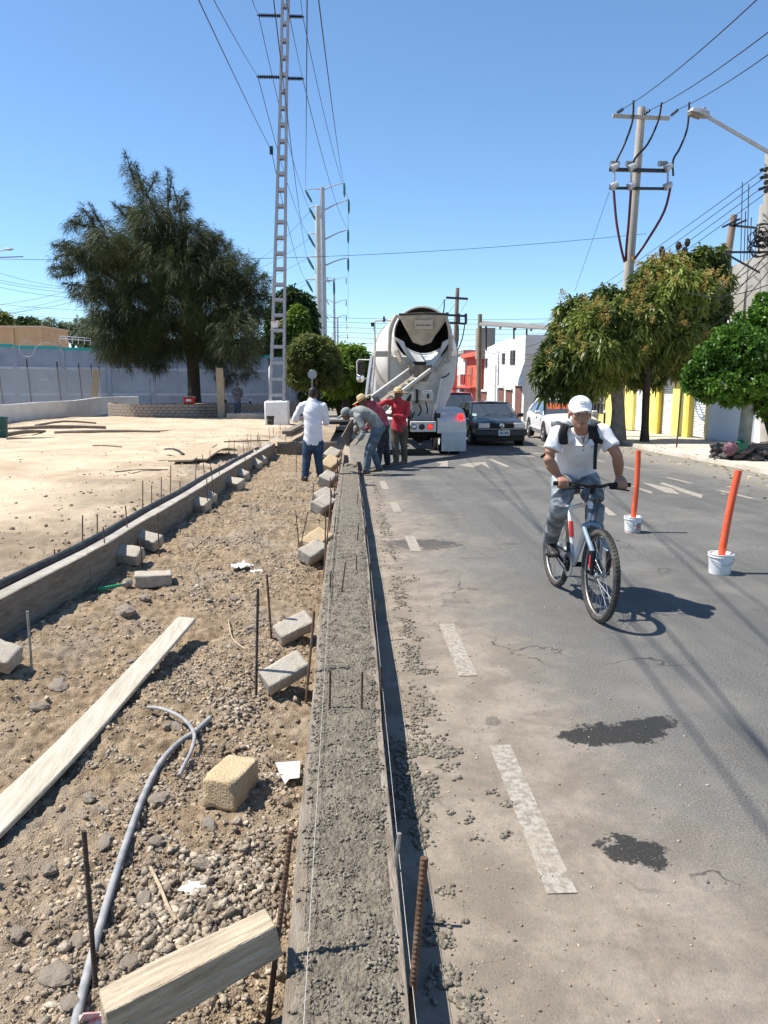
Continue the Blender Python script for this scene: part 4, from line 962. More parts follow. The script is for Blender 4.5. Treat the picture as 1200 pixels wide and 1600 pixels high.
# ---- curved low white wall with its chain-link fence
lw = thing('low_white_wall', 'low white curving wall at the left of the lot', 'wall', GL(0, 662))
base_pts = [GL(-160, 675), GL(0, 662), GL(60, 655), GL(115, 649), GL(150, 644.5), GL(168, 641)]
bp = [V(p.x, p.y, lz(p.x, p.y)) for p in base_pts]; bp.append(bp[-1] + V(1.6, 1.2, 0)); bp = spline(bp, 5)
for i in range(0, len(bp) - 1, 3):
    seg = bp[i:i + 4]
    if len(seg) < 2: continue
    mb = MB(); vs = []
    for j, p in enumerate(seg):
        d = (seg[min(j + 1, len(seg) - 1)] - seg[max(j - 1, 0)]).normalized(); s_ = V(d.y, -d.x, 0)
        e = 0.004 * (1 if j == 0 else -1 if j == len(seg) - 1 else 0)
        vs += [p + s_ * a + d * e + V(0, 0, h) for a, h in ((-.1, -.2), (.1, -.2), (.1, .82), (-.1, .82))]
    n = len(seg)
    mb.add(vs, [(0, 1, 2, 3), tuple(4 * (n - 1) + k for k in range(4))] + [(4 * a + k, 4 * a + (k + 1) % 4, 4 * a + 4 + (k + 1) % 4, 4 * a + 4 + k) for a in range(n - 1) for k in range(4)])
    mb.build('wall_section', M_WHITEW, lw, bevel=0.02, world=True)
cf = thing('chain_link_fence', 'chain-link fence with thin dark posts above the low white wall', 'fence', bp[5])
fp = [bp[0] + V(-.35, .3, 0), bp[6] + V(-.35, .3, 0), bp[10] + V(-.35, .3, 0), bp[14] + V(-.35, .3, 0), bp[18] + V(-.35, .3, 0), bp[22] + V(-.35, .3, 0), bp[25] + V(-.35, .4, 0)]
for i, p in enumerate(fp):
    MB().tube([p + V(0, 0, -.2), p + V(-.12, 0, 3.0 - .05 * i)], 0.035, 8).build('post', M_BLACKP, cf, world=True)

for i in range(len(fp) - 1):
    a, b = fp[i], fp[i + 1]; L = (b - a).length; mb = MB(); d = (b - a) / L; n = int(L / 0.16)
    for k in range(-int(2.0 / 0.16), n):
        for s_ in (1, -1):
            x0 = k * 0.16 if s_ > 0 else k * 0.16 + 2.0; x1 = x0 + 2.0 * s_; z0, z1 = 0.5, 2.5
            if x0 > x1: x0, x1, z0, z1 = x1, x0, z1, z0
            lo, hi = max(x0, 0), min(x1, L)
            if hi - lo < 0.05: continue
            za = z0 + (z1 - z0) * (lo - x0) / (x1 - x0); zb = z0 + (z1 - z0) * (hi - x0) / (x1 - x0)
            mb.tube([a + d * lo + V(0, 0, za), a + d * hi + V(0, 0, zb)], 0.006, 3, caps=False)
    o = mb.build('mesh_panel', M_MESHW, cf, world=True); o['kind'] = 'stuff'
pl = GL(148, 633); plank(D(147, 622, bp[22].y - .6), D(150, 577, bp[22].y - .4), 0.36, 0.04, 'pale upright board leaning at the end of the fence', M_WOOD, name='upright_board', n=4, up=V(0, 1, 0))
# a coil of wire hanging on the fence
for i, (px, py, r0, yy) in enumerate(((42, 545, .35, fp[1].y - .1), (70, 602, .3, fp[2].y - .1), (75, 560, .75, fp[2].y - .1))):
    c = D(px, py, yy); o = MB().tube([c + V(r0 * math.cos(a), .03 * math.sin(3 * a), r0 * math.sin(a)) for a in np.linspace(0, 2 * PI * (1 if i < 2 else .4), 22)], 0.012, 5).build('wire_coil', M_MESHW); tag(o, ['upper small coil of wire hung on the chain-link fence', 'lower small coil of wire hung on the chain-link fence', 'big loose arc of wire on the chain-link fence'][i], 'wire')

# ---- blue boundary wall with pilasters and bands
A = V(-30, 50, -.5); B = V(-5.6, 60, -.75)
bw = thing('blue_wall', 'long blue wall with teal coping behind the big tree', 'wall', A)
n = 9
for i in range(n):
    a = A.lerp(B, i / n); b = A.lerp(B, (i + 1) / n); d = (b - a).normalized(); ang = math.atan2(d.y, d.x); c = (a + b) / 2; L = (b - a).length; rot = (0, 0, ang)
    hh = 4.75 - 0.06 * i
    MB().box(c + V(0, 0, hh / 2 - .4), (L - .32, 0.16, hh), rot).build('wall_panel', M_BLUEW, bw, world=True)
    MB().box(a + V(0, 0, hh / 2 - .4), (0.3, 0.26, hh), rot).build('pilaster', M_BLUEW, bw, world=True)
    MB().box(c + V(0, 0, hh - .4 + .10), (L - .02, 0.24, 0.2), rot).build('coping', M_TEAL, bw, world=True)
    MB().box(c + V(0, 0, 1.15) - V(-d.y, d.x, 0) * .1, (L - .33, 0.08, 0.2), rot).build('band', M_BLUEP, bw, world=True)
    MB().box(c + V(0, 0, 2.9) - V(-d.y, d.x, 0) * .1, (L - .33, 0.08, 0.2), rot).build('band', M_BLUEP, bw, world=True)
    MB().box(c + V(0, 0, 0.15) - V(-d.y, d.x, 0) * .1, (L - .33, 0.10, 0.45), rot).build('band', M_BLUEP, bw, world=True)
# sheet-metal gate to the right of the wall
gt = thing('sheet_gate', 'grey-blue corrugated sheet gate between blue wall and tower', 'gate', (-5.4, 60.4, -1.4))
def corr_panel(par, a, b, z0, z1, m, name, pitch=0.14, amp=0.025):
    d = (b - a); L = d.length; d.normalize(); nrm = V(-d.y, d.x, 0); k = int(L / pitch * 2); vs = []
    for i in range(k + 1):
        p = a + d * (L * i / k) + nrm * (amp if i % 2 else -amp)
        vs += [V(p.x, p.y, z0), V(p.x, p.y, z1)]
    vs2 = [v + nrm * 0.01 for v in vs]; n = len(vs)
    return MB().add(vs + vs2, [(2 * i, 2 * i + 2, 2 * i + 3, 2 * i + 1) for i in range(k)] + [(n + 2 * i + 1, n + 2 * i + 3, n + 2 * i + 2, n + 2 * i) for i in range(k)] + [(2 * i + 1, 2 * i + 3, n + 2 * i + 3, n + 2 * i + 1) for i in range(k)]).build(name, m, par, world=True)
ga, gb = V(-5.55, 60.1, 0), V(-1.9, 62, 0)
for k in range(4):
    a = ga.lerp(gb, k / 4 + .006); b = ga.lerp(gb, (k + 1) / 4 - .006)
    corr_panel(gt, a, b, -1.3, 3.2, M_CORR, 'sheet_panel')
for k in range(5):
    p = ga.lerp(gb, k / 4); MB().box(p + V(0, -.06, .95), (0.1, 0.1, 4.7)).build('gate_post', M_BLUEW, gt, world=True)
# orange block behind the wall
ob = thing('orange_building', 'low orange flat-roofed building behind the blue wall', 'building', (-33, 66, -1))
x0, x1 = D(-120, 515, 66).x, D(66, 515, 66).x; zt = D(30, 512, 66).z
MB().box(((x0 + x1) / 2, 69, zt / 2 - .8), (x1 - x0, 6, zt + 1.6)).build('wall', M_ORANGEW, ob, world=True, bevel=.02)
MB().box(((x0 + x1) / 2, 69, zt + .08), (x1 - x0 + .2, 6.2, .16)).build('parapet', mat('light_orange', (0.70, 0.48, 0.30), rough=.9), ob, world=True)
for px in (18, 62):
    p = D(px, 520, 65.95); MB().box((p.x, 65.94, zt / 2), (0.35, 0.1, zt)).build('pilaster', M_REDW if False else M_ORANGEW, ob, world=True)
# small railing on the wall top
rl = thing('roof_railing', 'small pale railing above the blue wall left of the tree', 'railing', D(93, 534, 57))
for (py) in (525, 529):
    MB().tube([D(93, py, 57), D(142, py + 3.5, 58)], 0.03, 6).build('rail', M_WPL, rl, world=True)
for k in range(6):
    px = 94 + 9.5 * k; MB().tube([D(px, 525 + .6 * k, 57), D(px, 536 + .6 * k, 57)], 0.025, 6).build('post', M_WPL, rl, world=True)

# ---- brick planter ring round the tree
pc = GL(305, 652); PR = (5.0, 3.2); pcen = V(D(318, 640, pc.y + 3.0).x, pc.y + 3.0, 0)
pr = thing('brick_planter', 'round low brick planter under the big drooping tree', 'planter', (pcen.x, pcen.y, lz(pcen.x, pcen.y)))
nb = 96; bz = lz(pcen.x, pc.y)
bme = MB().box((0, 0, 0), (0.31, 0.15, 0.135)).mesh('brick'); bme.materials.append(M_BRICKW)
for course in range(5):
    for k in range(nb):
        a = 2 * PI * (k + 0.5 * (course % 2)) / nb
        if math.sin(a) > 0.25: continue
        p = V(pcen.x + PR[0] * math.cos(a), pcen.y + PR[1] * math.sin(a), bz - 0.02 + 0.15 * course)
        tang = math.atan2(PR[1] * math.cos(a), -PR[0] * math.sin(a))
        L = math.hypot(PR[0] * math.sin(a), PR[1] * math.cos(a)) * 2 * PI / nb
        o = link('brick', bme, None, pr, p - pr.location, (0, 0, tang), ((L - 0.014) / 0.31, 1, 1))
mb = MB(); mb.lathe([(0.965, 0.0), (0.93, 0.58), (0.5, 0.68), (0.0, 0.74)], 40, Matrix.Translation((pcen.x, pcen.y, bz - 0.1)) @ Matrix.Diagonal((PR[0], PR[1], 1, 1))); mb.build('soil_fill', M_DIRT, pr, world=True, smooth=True)
cb = D(296, 632, pc.y + 0.4); zt = bz + 0.66
cl = thing('red_cooler', 'red picnic cooler on the planter beside the tree trunk', 'cooler', (cb.x, cb.y, zt))
MB().box((0, 0, .14), (0.52, 0.34, 0.28), taper=1.08).build('body', M_RED, cl, bevel=.03)
MB().box((0, 0, .315), (0.60, 0.40, 0.07)).build('lid', M_RED, cl, bevel=.02)
MB().box((0, -.185, .19), (0.26, 0.02, 0.12)).build('label_patch', M_WPL, cl)
MB().tube([(-.3, 0, .26), (-.31, -.03, .36), (-.2, -.05, .375), (.2, -.05, .375), (.31, -.03, .36), (.3, 0, .26)], .012, 6).build('handle', M_WPL, cl)
ybd = pc.y - .5
plank(D(346, 655, ybd), D(343, 575, ybd + .25), 0.36, 0.05, 'tall wooden board standing upright before the planter', M_WOOD, name='upright_board', n=4, up=V(0, 1, 0))
plank(D(348.5, 655, ybd + .12), D(348.5, 590, ybd + .3), 0.16, 0.05, 'narrow pale board behind the tall upright board', M_WOOD, name='upright_board', n=4, up=V(0, 1, 0))
# crate stack by the planter and little bollards
cr = thing('wire_crate', 'dark slatted crate between planter and upright board', 'crate', D(325, 646, pc.y - .2))
for k in range(3): MB().box((0, -.3, .08 + .16 * k), (0.9, 0.03, 0.06)).build('slat', M_FORMD, cr); MB().box((0, .3, .08 + .16 * k), (0.9, 0.03, 0.06)).build('slat', M_FORMD, cr)
for k in range(4): MB().box((-.44 + .29 * k, -.27, .22), (0.05, 0.05, 0.46)).build('upright', M_FORMD, cr); MB().box((-.44 + .29 * k, .27, .22), (0.05, 0.05, 0.46)).build('upright', M_FORMD, cr)
for i, (px, py0, py1) in enumerate(((353, 640, 621), (391.5, 643, 623))):
    c = D(px, py0, 46); t = D(px, py1, 46); bo = thing('street_bollard', ['dark bollard with white cap right of the upright boards', 'dark bollard with white cap left of the white block'][i], 'bollard', c)
    h = t.z - c.z; MB().tube([(0, 0, -.3), (0, 0, h * .82)], .07, 10).build('post', M_BLACKP, bo, smooth=True); MB().ball((0, 0, h * .9), (.11, .11, h * .12), 12).build('cap', M_WPL, bo, smooth=True)
mb = MB(); c = GL(390, 655); mb.box((c.x, c.y + 1, lz(c.x, c.y) + .1), (2.3, 1.4, .3)); o = mb.build('slab_stack', M_CONC, bevel=.02); tag(o, 'low stack of concrete slabs left of the white block', 'slabs')

# ---- far utility structures
def steel_pole(px, Y, py_top, r0, r1, label, arms, m=M_TPOLE, name='transmission_pole', mins=M_GINS):
    b = D(px, 560, Y); t = D(px, py_top, Y); z0 = zr(Y) - .2
    th = thing(name, label, 'pole', (b.x, Y, z0))
    MB().tube([(0, 0, 0), (0, 0, (t.z - z0) * .5), (0, 0, t.z - z0)], [r0, (r0 + r1) / 2, r1], 16).build('shaft', m, th, smooth=True)
    for (ax0, ay0, ax1, ay1) in arms:
        a = D(ax0, ay0, Y); e = D(ax1, ay1, Y); mid = a.lerp(e, .55) + V(0, 0, .10)
        MB().tube([a, mid, e], [.12 * r0 / .5, .08 * r0 / .5, .05], 8, sub=3).build('arm', m, th, world=True, smooth=True)
        dn = V((0.5 if e.x < a.x else -0.0), 0, -1.0 if e.x > a.x else -.9)
        MB().tube([e, e + dn * .25, e + dn * 1.0, e + dn * 1.3], [.05, .11, .11, .04], 8).build('insulator', mins, th, world=True)
    return th
steel_pole(499.5, 76, 322, .38, .24, 'thick white steel transmission pole far up the street', [(498, 322, 483, 325), (498, 367, 481, 366), (498, 403, 480, 402), (498, 438, 478, 437)])
steel_pole(507, 79, 293, .34, .22, 'grey steel transmission pole right behind the thick white one', [(507, 296, 538, 286), (507, 296, 477, 297), (508, 328, 545, 312), (508, 374, 544, 359), (508, 415, 544, 403), (508, 440, 522, 440)], m=M_GPOLE)
steel_pole(523, 150, 435, .30, .2, 'thin far transmission pole between the trees', [(523, 437, 510, 433), (523, 437, 541, 433), (523, 474, 509, 467), (523, 474, 541, 468), (523, 498, 508, 490), (523, 498, 541, 492)], m=M_GPOLE, mins=M_GPOLE)
steel_pole(528, 190, 497, .26, .2, 'thinnest transmission pole, farthest of all', [(528, 509, 520, 505), (528, 509, 542, 507), (528, 526, 519, 521), (528, 526, 543, 522)], m=M_GPOLE, mins=M_GPOLE)
# catenary structure over the side road: crossing wires
def wire(name, pts, r, label, m=M_CABLE, sag=0.0, n=14, cat='cable'):
    P = [Vector(p) for p in pts]
    if len(P) == 2:
        a, b = P; P = [a.lerp(b, t) - V(0, 0, sag * 4 * t * (1 - t)) for t in np.linspace(0, 1, n)]
    o = MB().tube(P, r * .62, 5).build(name, m, smooth=True); return tag(o, label, cat)
def pw(a, ya, b, yb, r, label, sag=0.3, **k): return wire('power_line', [D(*a, ya), D(*b, yb)], r, label, sag=sag, **k)
L1, R1, L2, R2 = INS['L1'], INS['R1'], INS['L2'], INS['R2']
def over(p, px, py, y, r, lab, sag=.25): wire('power_line', [D(px, py, y) * 2.05 - p * 1.05, p], r * 0.75, lab, sag=sag)
over(L1, 380, -70, 13, .020, 'power line running from overhead to the upper left tower insulator'); over(R1, 463, -90, 13, .020, 'power line running from overhead to the upper right tower insulator')
over(L2, 300, -90, 13, .020, 'power line running from overhead to the lower left tower insulator'); over(R2, 440, -60, 15, .020, 'power line running from overhead to the lower right tower insulator')
bk = D(424, 235, TY - .3); over(bk, 290, -70, 13, .022, 'thick cable running from overhead to the bracket halfway up the tower')
MB().box(bk, (.14, .14, .3)).build('cable_clamp', M_INSUL, tower, world=True)
for i, (p, q, y, lab) in enumerate(((L1, (483, 325), 76, 'upper left'), (L2, (481, 366), 76, 'lower left'), (R1, (545, 312), 79, 'upper right'), (R2, (544, 359), 79, 'lower right'))):
    wire('power_line', [p, D(*q, y)], .024, f'power line from the {lab} tower insulator to the far steel poles', sag=.9)
wire('power_line', [bk, D(478, 437, 76)], .022, 'cable from the tower bracket to the far white pole', sag=1.0)
wire('power_line', [D(480, -30, 14), D(477, 297, 79)], .02, 'overhead line passing right of the tower to the far pole, left one', sag=.6)
wire('power_line', [D(494, -30, 14), D(538, 286, 79)], .02, 'overhead line passing right of the tower to the far pole, right one', sag=.6)
wire('power_line', [D(424, -30, 14), D(480, 402, 76)], .018, 'overhead line passing behind the tower top to the far white pole', sag=.8)
for i, (a, b) in enumerate((((544, 312), (544, 500)),)):
    wire('power_line', [D(*a, 79), D(*b, 150)], .03, 'steep line dropping from the far grey pole to the distant one', sag=.3)
# long lines crossing the picture
pw((-30, 404), 45, (1010, 365), 48, .022, 'single cable crossing the whole sky behind tree and tower', sag=.6)
pw((0, 402), 44, (36, 401), 44, .05, 'short splice sleeve on the crossing cable at far left', sag=0)
for i, (a, b) in enumerate((((-20, 420), (110, 450)), ((-20, 433), (120, 452)), ((-20, 437), (130, 458)), ((-20, 444), (130, 466)), ((-20, 478), (130, 448)), ((-20, 490), (140, 456)), ((-20, 494), (150, 462)), ((-20, 474), (430, 498)), ((-20, 484), (180, 500)), ((-20, 400 + 88), (60, 480)))):
    pw(a, 95, b, 98, .03, f'thin distant line left of the big tree, {ORD[i]} from the top', sag=.3)
for i, (ya, yb) in enumerate(((493, 497), (500, 504), (508, 513), (516, 520), (523, 530), (530, 541))):
    pw((440, ya), 100, (900, yb), 104, .035, f'distant line low across the street behind the truck, {ORD[i]} from the top', sag=.35)
for i, (a, b) in enumerate((((390, 425), (484, 372)), ((395, 440), (482, 402)), ((400, 462), (480, 437)), ((400, 410), (484, 330)), ((405, 478), (500, 430)))):
    pw(a, 90, b, 76, .022, f'slanting line between tree and white pole, {ORD[i]} of five', sag=.3)

# ---- right-hand utility pole with switches
UY = 27.5; ub = D(962, 690, UY); ut = D(1003, 168, UY)
up_ = thing('utility_pole', 'concrete utility pole with two switch crossarms rising behind the mango tree', 'pole', (ub.x, UY, zr(UY)))
MB().tube([V(D(962, 690, UY).x, UY, zr(UY) - .2), D(981, 440, UY), ut], [.21, .175, .13], 18).build('shaft', M_POLE, up_, smooth=True, world=True)
def arm(p0, p1, w_, h_, m, nm='crossarm'): return MB().beam(D(*p0, UY - .22), D(*p1, UY - .22), w_, h_).build(nm, m, up_, world=True, bevel=.01)
arm((957, 181), (1046, 185), .10, .12, M_POLE); arm((952, 265), (1042, 267), .10, .12, M_INSUL); arm((952, 294), (1041, 295), .08, .09, M_INSUL)
top3 = [D(972, 168, UY - .2), D(1016, 172, UY - .2), D(1058, 172, UY - .2)]
for (a, b) in (((964, 177), (974, 170)), ((1004, 180), (1016, 172)), ((1048, 181), (1060, 171))):
    p, q = D(*a, UY - .2), D(*b, UY - .35); pts = []; rs = []
    for i in range(5):
        for t, r in ((.1, .03), (.5, .07), (.9, .03)): pts.append(p.lerp(q, (i + t) / 5)); rs.append(r)
    MB().tube(pts, rs, 8).build('insulator', M_INSUL, up_, world=True)
for px in (960, 987, 1044):
    a = D(px, 262, UY - .32); b = D(px - 1, 291, UY - .32)
    MB().tube([a, b], .04, 8).build('fuse_tube', M_GPOLE, up_, world=True)
    for p in (a, b): MB().tube([p + V(-.1, -.02, -.05), p + V(.12, -.02, .08)], [.13, .09], 10).build('switch_insulator', M_GPOLE, up_, world=True)
for px in (961, 985, 1036):
    a = D(px, 256, UY - .2); MB().tube([a + V(-.15, 0, 0), a + V(.15, 0, .03)], [.10, .06], 10).build('arrester', M_STEEL, up_, world=True)
for i, (pts, m) in enumerate((([(990, 157), (988, 190), (976, 225), (964, 250), (962, 262)], M_CABLE), ([(1034, 160), (1028, 190), (1012, 225), (992, 248), (990, 262)], M_CABLE), ([(1077, 160), (1074, 200), (1062, 232), (1052, 250), (1052, 275)], M_CABLE),
                               ([(959, 298), (963, 345), (970, 385), (976, 410)], M_REDC), ([(986, 296), (983, 340), (979, 385), (978, 408)], M_REDC), ([(1049, 285), (1038, 330), (1010, 378), (989, 408)], M_REDC))):
    MB().tube([D(*p, UY - .3) for p in pts], .035 if m is M_CABLE else .045, 6, sub=4).build('jumper_cable', m, up_, smooth=True, world=True)
for i, (a, b) in enumerate((((974, 170), (1230, -45)), ((1016, 172), (1290, -20)), ((1060, 171), (1330, -12)))):
    wire('power_line', [D(*a, UY - .3), D(*b, 13)], .02, f'line from the utility pole to the upper right corner, {ORD[i]} from the left', sag=.15)
pw((952, 300), UY, (898, 455), 34, .012, 'thin guy wire slanting down left of the utility pole', sag=0)
for i, (a, b) in enumerate((((1195, 265), (820, 520)), ((1195, 277), (840, 520)), ((1195, 290), (850, 525)), ((1195, 303), (870, 520)))):
    pw(a, 20, b, 60, .016, f'low-voltage line slanting behind the mango tree, {ORD[i]} from the top', sag=.25)
for i, (a, b) in enumerate((((1200, 372), (1080, 470)), ((1200, 392), (1085, 500)), ((1200, 398), (1060, 455)), ((1200, 410), (1050, 485)), ((1200, 425), (1075, 520)), ((1200, 445), (1040, 440)))):
    pw(a, 17, b, 25, .018, f'sagging service cable in front of the mango crown, {ORD[i]} from the top', sag=.35)
# street lamp reaching in from the right
lp = thing('street_lamp', 'street lamp head on a long arm reaching in at upper right', 'lamp', D(1290, 700, 16))
MB().tube([D(1290, 720, 16), D(1288, 330, 16), D(1282, 275, 16)], [.09, .07, .06], 12).build('post', M_GPOLE, lp, smooth=True, world=True)
MB().tube([D(1282, 280, 16), D(1200, 237, 16), D(1105, 182, 16)], [.05, .042, .036], 10).build('arm', M_GPOLE, lp, smooth=True, world=True)
a, b = D(1107, 183, 16), D(1076, 174, 16); d = (b - a).normalized(); mb = MB(); s_, u = frame_of(d); vs = []
for t, w_, h_ in ((0, .05, .05), (.12, .11, .08), (.6, .14, .085), (.92, .12, .06), (1.0, .06, .03)):
    p = a.lerp(b, t); vs += [p + s_ * w_ + u * -.02, p + s_ * w_ * .8 + u * h_, p - s_ * w_ * .8 + u * h_, p - s_ * w_ - u * .02]
mb.add(vs, [(0, 1, 2, 3), (16, 17, 18, 19)] + [(4 * i + k, 4 * i + (k + 1) % 4, 4 * i + 4 + (k + 1) % 4, 4 * i + 4 + k) for i in range(4) for k in range(4)]); mb.build('lamp_head', M_IRON, lp, world=True, bevel=.01)
mb = MB(); p, q = a.lerp(b, .35), a.lerp(b, .95); mb.beam(p - u * .045, q - u * .04, .16, .05); mb.build('lens', mat('lamp_lens', (0.22, 0.20, 0.16), rough=.2), lp, world=True, bevel=.012)
MB().tube([a.lerp(b, .3) + u * .08, a.lerp(b, .3) + u * .15], .03, 8).build('photocell', M_STEEL, lp, world=True)
# second street lamp tip at the far left
l2 = thing('street_lamp', 'small street lamp tip at the far left edge in the sky', 'lamp', D(-60, 600, 60))
MB().tube([D(-60, 610, 60), D(-58, 420, 60), D(-10, 395, 60), D(10, 389.5, 60)], [.12, .09, .06, .05], 8).build('post', M_GPOLE, l2, smooth=True, world=True)
MB().ball(D(14, 389.5, 60), (.35, .16, .1), 10).build('lamp_head', M_GPOLE, l2, smooth=True, world=True)

# ---- wood pole with racks, and the bare concrete building at right
wp = thing('wooden_pole', 'wooden pole with slanted racks before the bare concrete building', 'pole', D(1128, 600, 30))
MB().tube([V(D(1130, 640, 30).x, 30, zr(30)), D(1137, 400, 30), D(1147, 336, 30)], [.17, .14, .12], 12).build('shaft', M_WPOLE, wp, smooth=True, world=True)
for (a, b) in (((1129, 355), (1156, 342)), ((1145, 353), (1166, 344)), ((1140, 352), (1200, 358))): MB().beam(D(*a, 29.8), D(*b, 29.8), .08, .07).build('rack', M_INSUL, wp, world=True)
pp = thing('cluttered_pole', 'thick concrete pole tangled with cables at the right edge', 'pole', D(1197, 560, 21))
MB().tube([V(D(1205, 640, 21).x, 21, zr(21)), D(1200, 420, 21), D(1204, 240, 21)], [.2, .17, .14], 14).build('shaft', M_POLE, pp, smooth=True, world=True)
rr = random.Random(6)
for i in range(16):
    c = D(1190 + rr.uniform(-6, 8), 372 + rr.uniform(-12, 18), 20.7); r0 = rr.uniform(.12, .28)
    MB().tube([c + V(r0 * math.cos(a), rr.uniform(-.1, .1), r0 * math.sin(a) * .8) for a in np.linspace(0, 5.6, 9)], .016, 5, sub=2).build('cable_loop', M_CABLE, pp, smooth=True, world=True)
for (a, b) in (((1188, 266), (1205, 262)), ((1186, 296), (1206, 290)), ((1188, 278), (1204, 276))): MB().beam(D(*a, 20.7), D(*b, 20.7), .07, .07).build('rack', M_INSUL, pp, world=True)
for (x, y) in ((1196, 265), (1196, 275), (1197, 285), (1197, 298)): MB().ball(D(x, y, 20.6), .07, 8).build('insulator', M_INSUL, pp, world=True)
MB().beam(D(1133, 394, 20.8), D(1200, 394, 20.8), .06, .05).build('bracket', M_INSUL, pp, world=True); MB().beam(D(1133, 396, 20.8), D(1187, 426, 20.8), .05, .04).build('bracket', M_INSUL, pp, world=True)
FX = 12.1      # street facade line on the right
gbd = thing('bare_concrete_building', 'unfinished bare concrete upper storey with rebar behind the trees at right', 'building', (FX, 27, zr(27)))
def facade_wall(par, name, x, y0, y1, z0, z1, m, th=.25): return MB().box((x + th / 2, (y0 + y1) / 2, (z0 + z1) / 2), (th, y1 - y0, z1 - z0)).build(name, m, par, world=True)
zb = zr(27); tl = D(1138, 420, 31).z; t2 = D(1192, 400, 24).z
# upper storey: side wall turned towards the viewer plus street wall
ux0 = D(1137, 430, 31).x
MB().box((ux0 + 4, 31.2, (zb + tl) / 2), (8, .25, tl - zb)).build('wall', M_GREYW, gbd, world=True)
p0 = V(ux0, 31.1, 0); p1 = V(D(1186, 430, 25).x, 25, 0); dd = (p1 - p0).normalized()
mb = MB(); mb.add([V(p0.x, p0.y, 3.6), V(p1.x, p1.y, 3.6), V(p1.x, p1.y, D(1186, 398, 25).z), V(p0.x, p0.y, D(1140, 418, 31).z)] + [V(p0.x + .25, p0.y + .05, 3.6), V(p1.x + .25, p1.y + .05, 3.6), V(p1.x + .25, p1.y + .05, D(1186, 398, 25).z), V(p0.x + .25, p0.y + .05, D(1140, 418, 31).z)], [(0, 1, 2, 3), (7, 6, 5, 4), (0, 4, 5, 1), (1, 5, 6, 2), (2, 6, 7, 3), (3, 7, 4, 0)]); mb.build('wall', M_GREYW, gbd, world=True)
MB().box((p1.x + .1, p1.y - .1, 4.4), (.45, .45, 5.4)).build('column', M_GREYW, gbd, world=True, bevel=.03)
MB().box((p0.x + .5, 28.4, 4.5), (.3, .9, .9)).build('window_opening', M_DARK, gbd, world=True)
for (px, yy, h0, h1) in ((1157, 29, 400, 285), (1167, 28, 400, 288), (1162, 28.5, 402, 330), (1171, 27, 398, 340), (1180, 26, 392, 350)):
    MB().tube([D(px, h0 + 15, yy), D(px + 3, h1, yy)], .018, 6).build('rebar', M_REBARD, gbd, world=True)

# ---- yellow shop with roller shutters
ys_b = thing('yellow_shop', 'yellow shop front with white roller shutters behind the trees', 'building', (FX, 28, zr(28)))
z0f = lambda y: zr(y) + .08
def yF(px): # depth at which the facade plane meets that picture column
    lo, hi = 5, 200
    for _ in range(50):
        m_ = (lo + hi) / 2
        if D(px, 650, m_).x < FX: lo = m_
        else: hi = m_
    return lo
y_a, y_b, y_c, y_d, y_e, y_f, y_g = [yF(p) for p in (976, 988, 1008, 1028, 1049, 1076, 1101)]
hz = D(1040, 540, yF(1040)).z
def seg(par, y0, y1, z0, z1, m, name, dx=0.0, th=.3): return MB().box((FX + dx + th / 2, (y0 + y1) / 2, (z0 + z1) / 2), (th, abs(y1 - y0), z1 - z0)).build(name, m, par, world=True)
H = 5.2
shut_top = D(1040, 590, yF(1040)).z
seg(ys_b, y_b + .0, y_a + 3.5, z0f(30), H, M_YELLOW, 'wall_pier'); seg(ys_b, y_d, y_c, z0f(30) - .1, H, M_YELLOW, 'wall_pier'); seg(ys_b, y_f, y_e, z0f(28), H, M_YELLOW, 'wall_pier')
seg(ys_b, y_c + .002, y_b - .002, shut_top, H, M_YELLOW, 'lintel'); seg(ys_b, y_e + .002, y_d - .002, shut_top, H, M_YELLOW, 'lintel')
seg(ys_b, y_f - .12, y_f + .12, z0f(26), H - .4, M_OCHRE, 'trim_strip', dx=-.06, th=.08); seg(ys_b, y_d - .14, y_d + .1, z0f(28), shut_top, M_OCHRE, 'trim_strip', dx=-.06, th=.08)
seg(ys_b, y_a + .1, y_a + .5, z0f(30), H - .5, M_OCHRE, 'trim_strip', dx=-.06, th=.08)
def shutter(par, y0, y1, z0, z1, name='roller_shutter', sl=.085, dx=.14):
    s = MB(); s.box((FX + dx + .03, (y0 + y1) / 2, (z0 + z1) / 2), (.02, abs(y1 - y0), z1 - z0)); root_ = s.build(name, M_SHUT, par, world=True)
    n = int((z1 - z0) / sl); me = MB().prism([(0, -.5), (-.022, -.3), (-.03, 0), (-.022, .3), (0, .5)], -abs(y1 - y0) / 2, abs(y1 - y0) / 2, Matrix(((1, 0, 0, 0), (0, 0, 1, 0), (0, sl * .94, 0, 0), (0, 0, 0, 1)))).mesh('slat'); me.materials.append(M_SHUT)
    for k in range(n): link('slat', me, None, root_, V(FX + dx + .012, (y0 + y1) / 2, z0 + (k + .5) * sl) - par.location)
shutter(ys_b, y_c + .02, y_b - .02, z0f(30), shut_top - .02); shutter(ys_b, y_e + .02, y_d - .02, z0f(28), shut_top - .02)
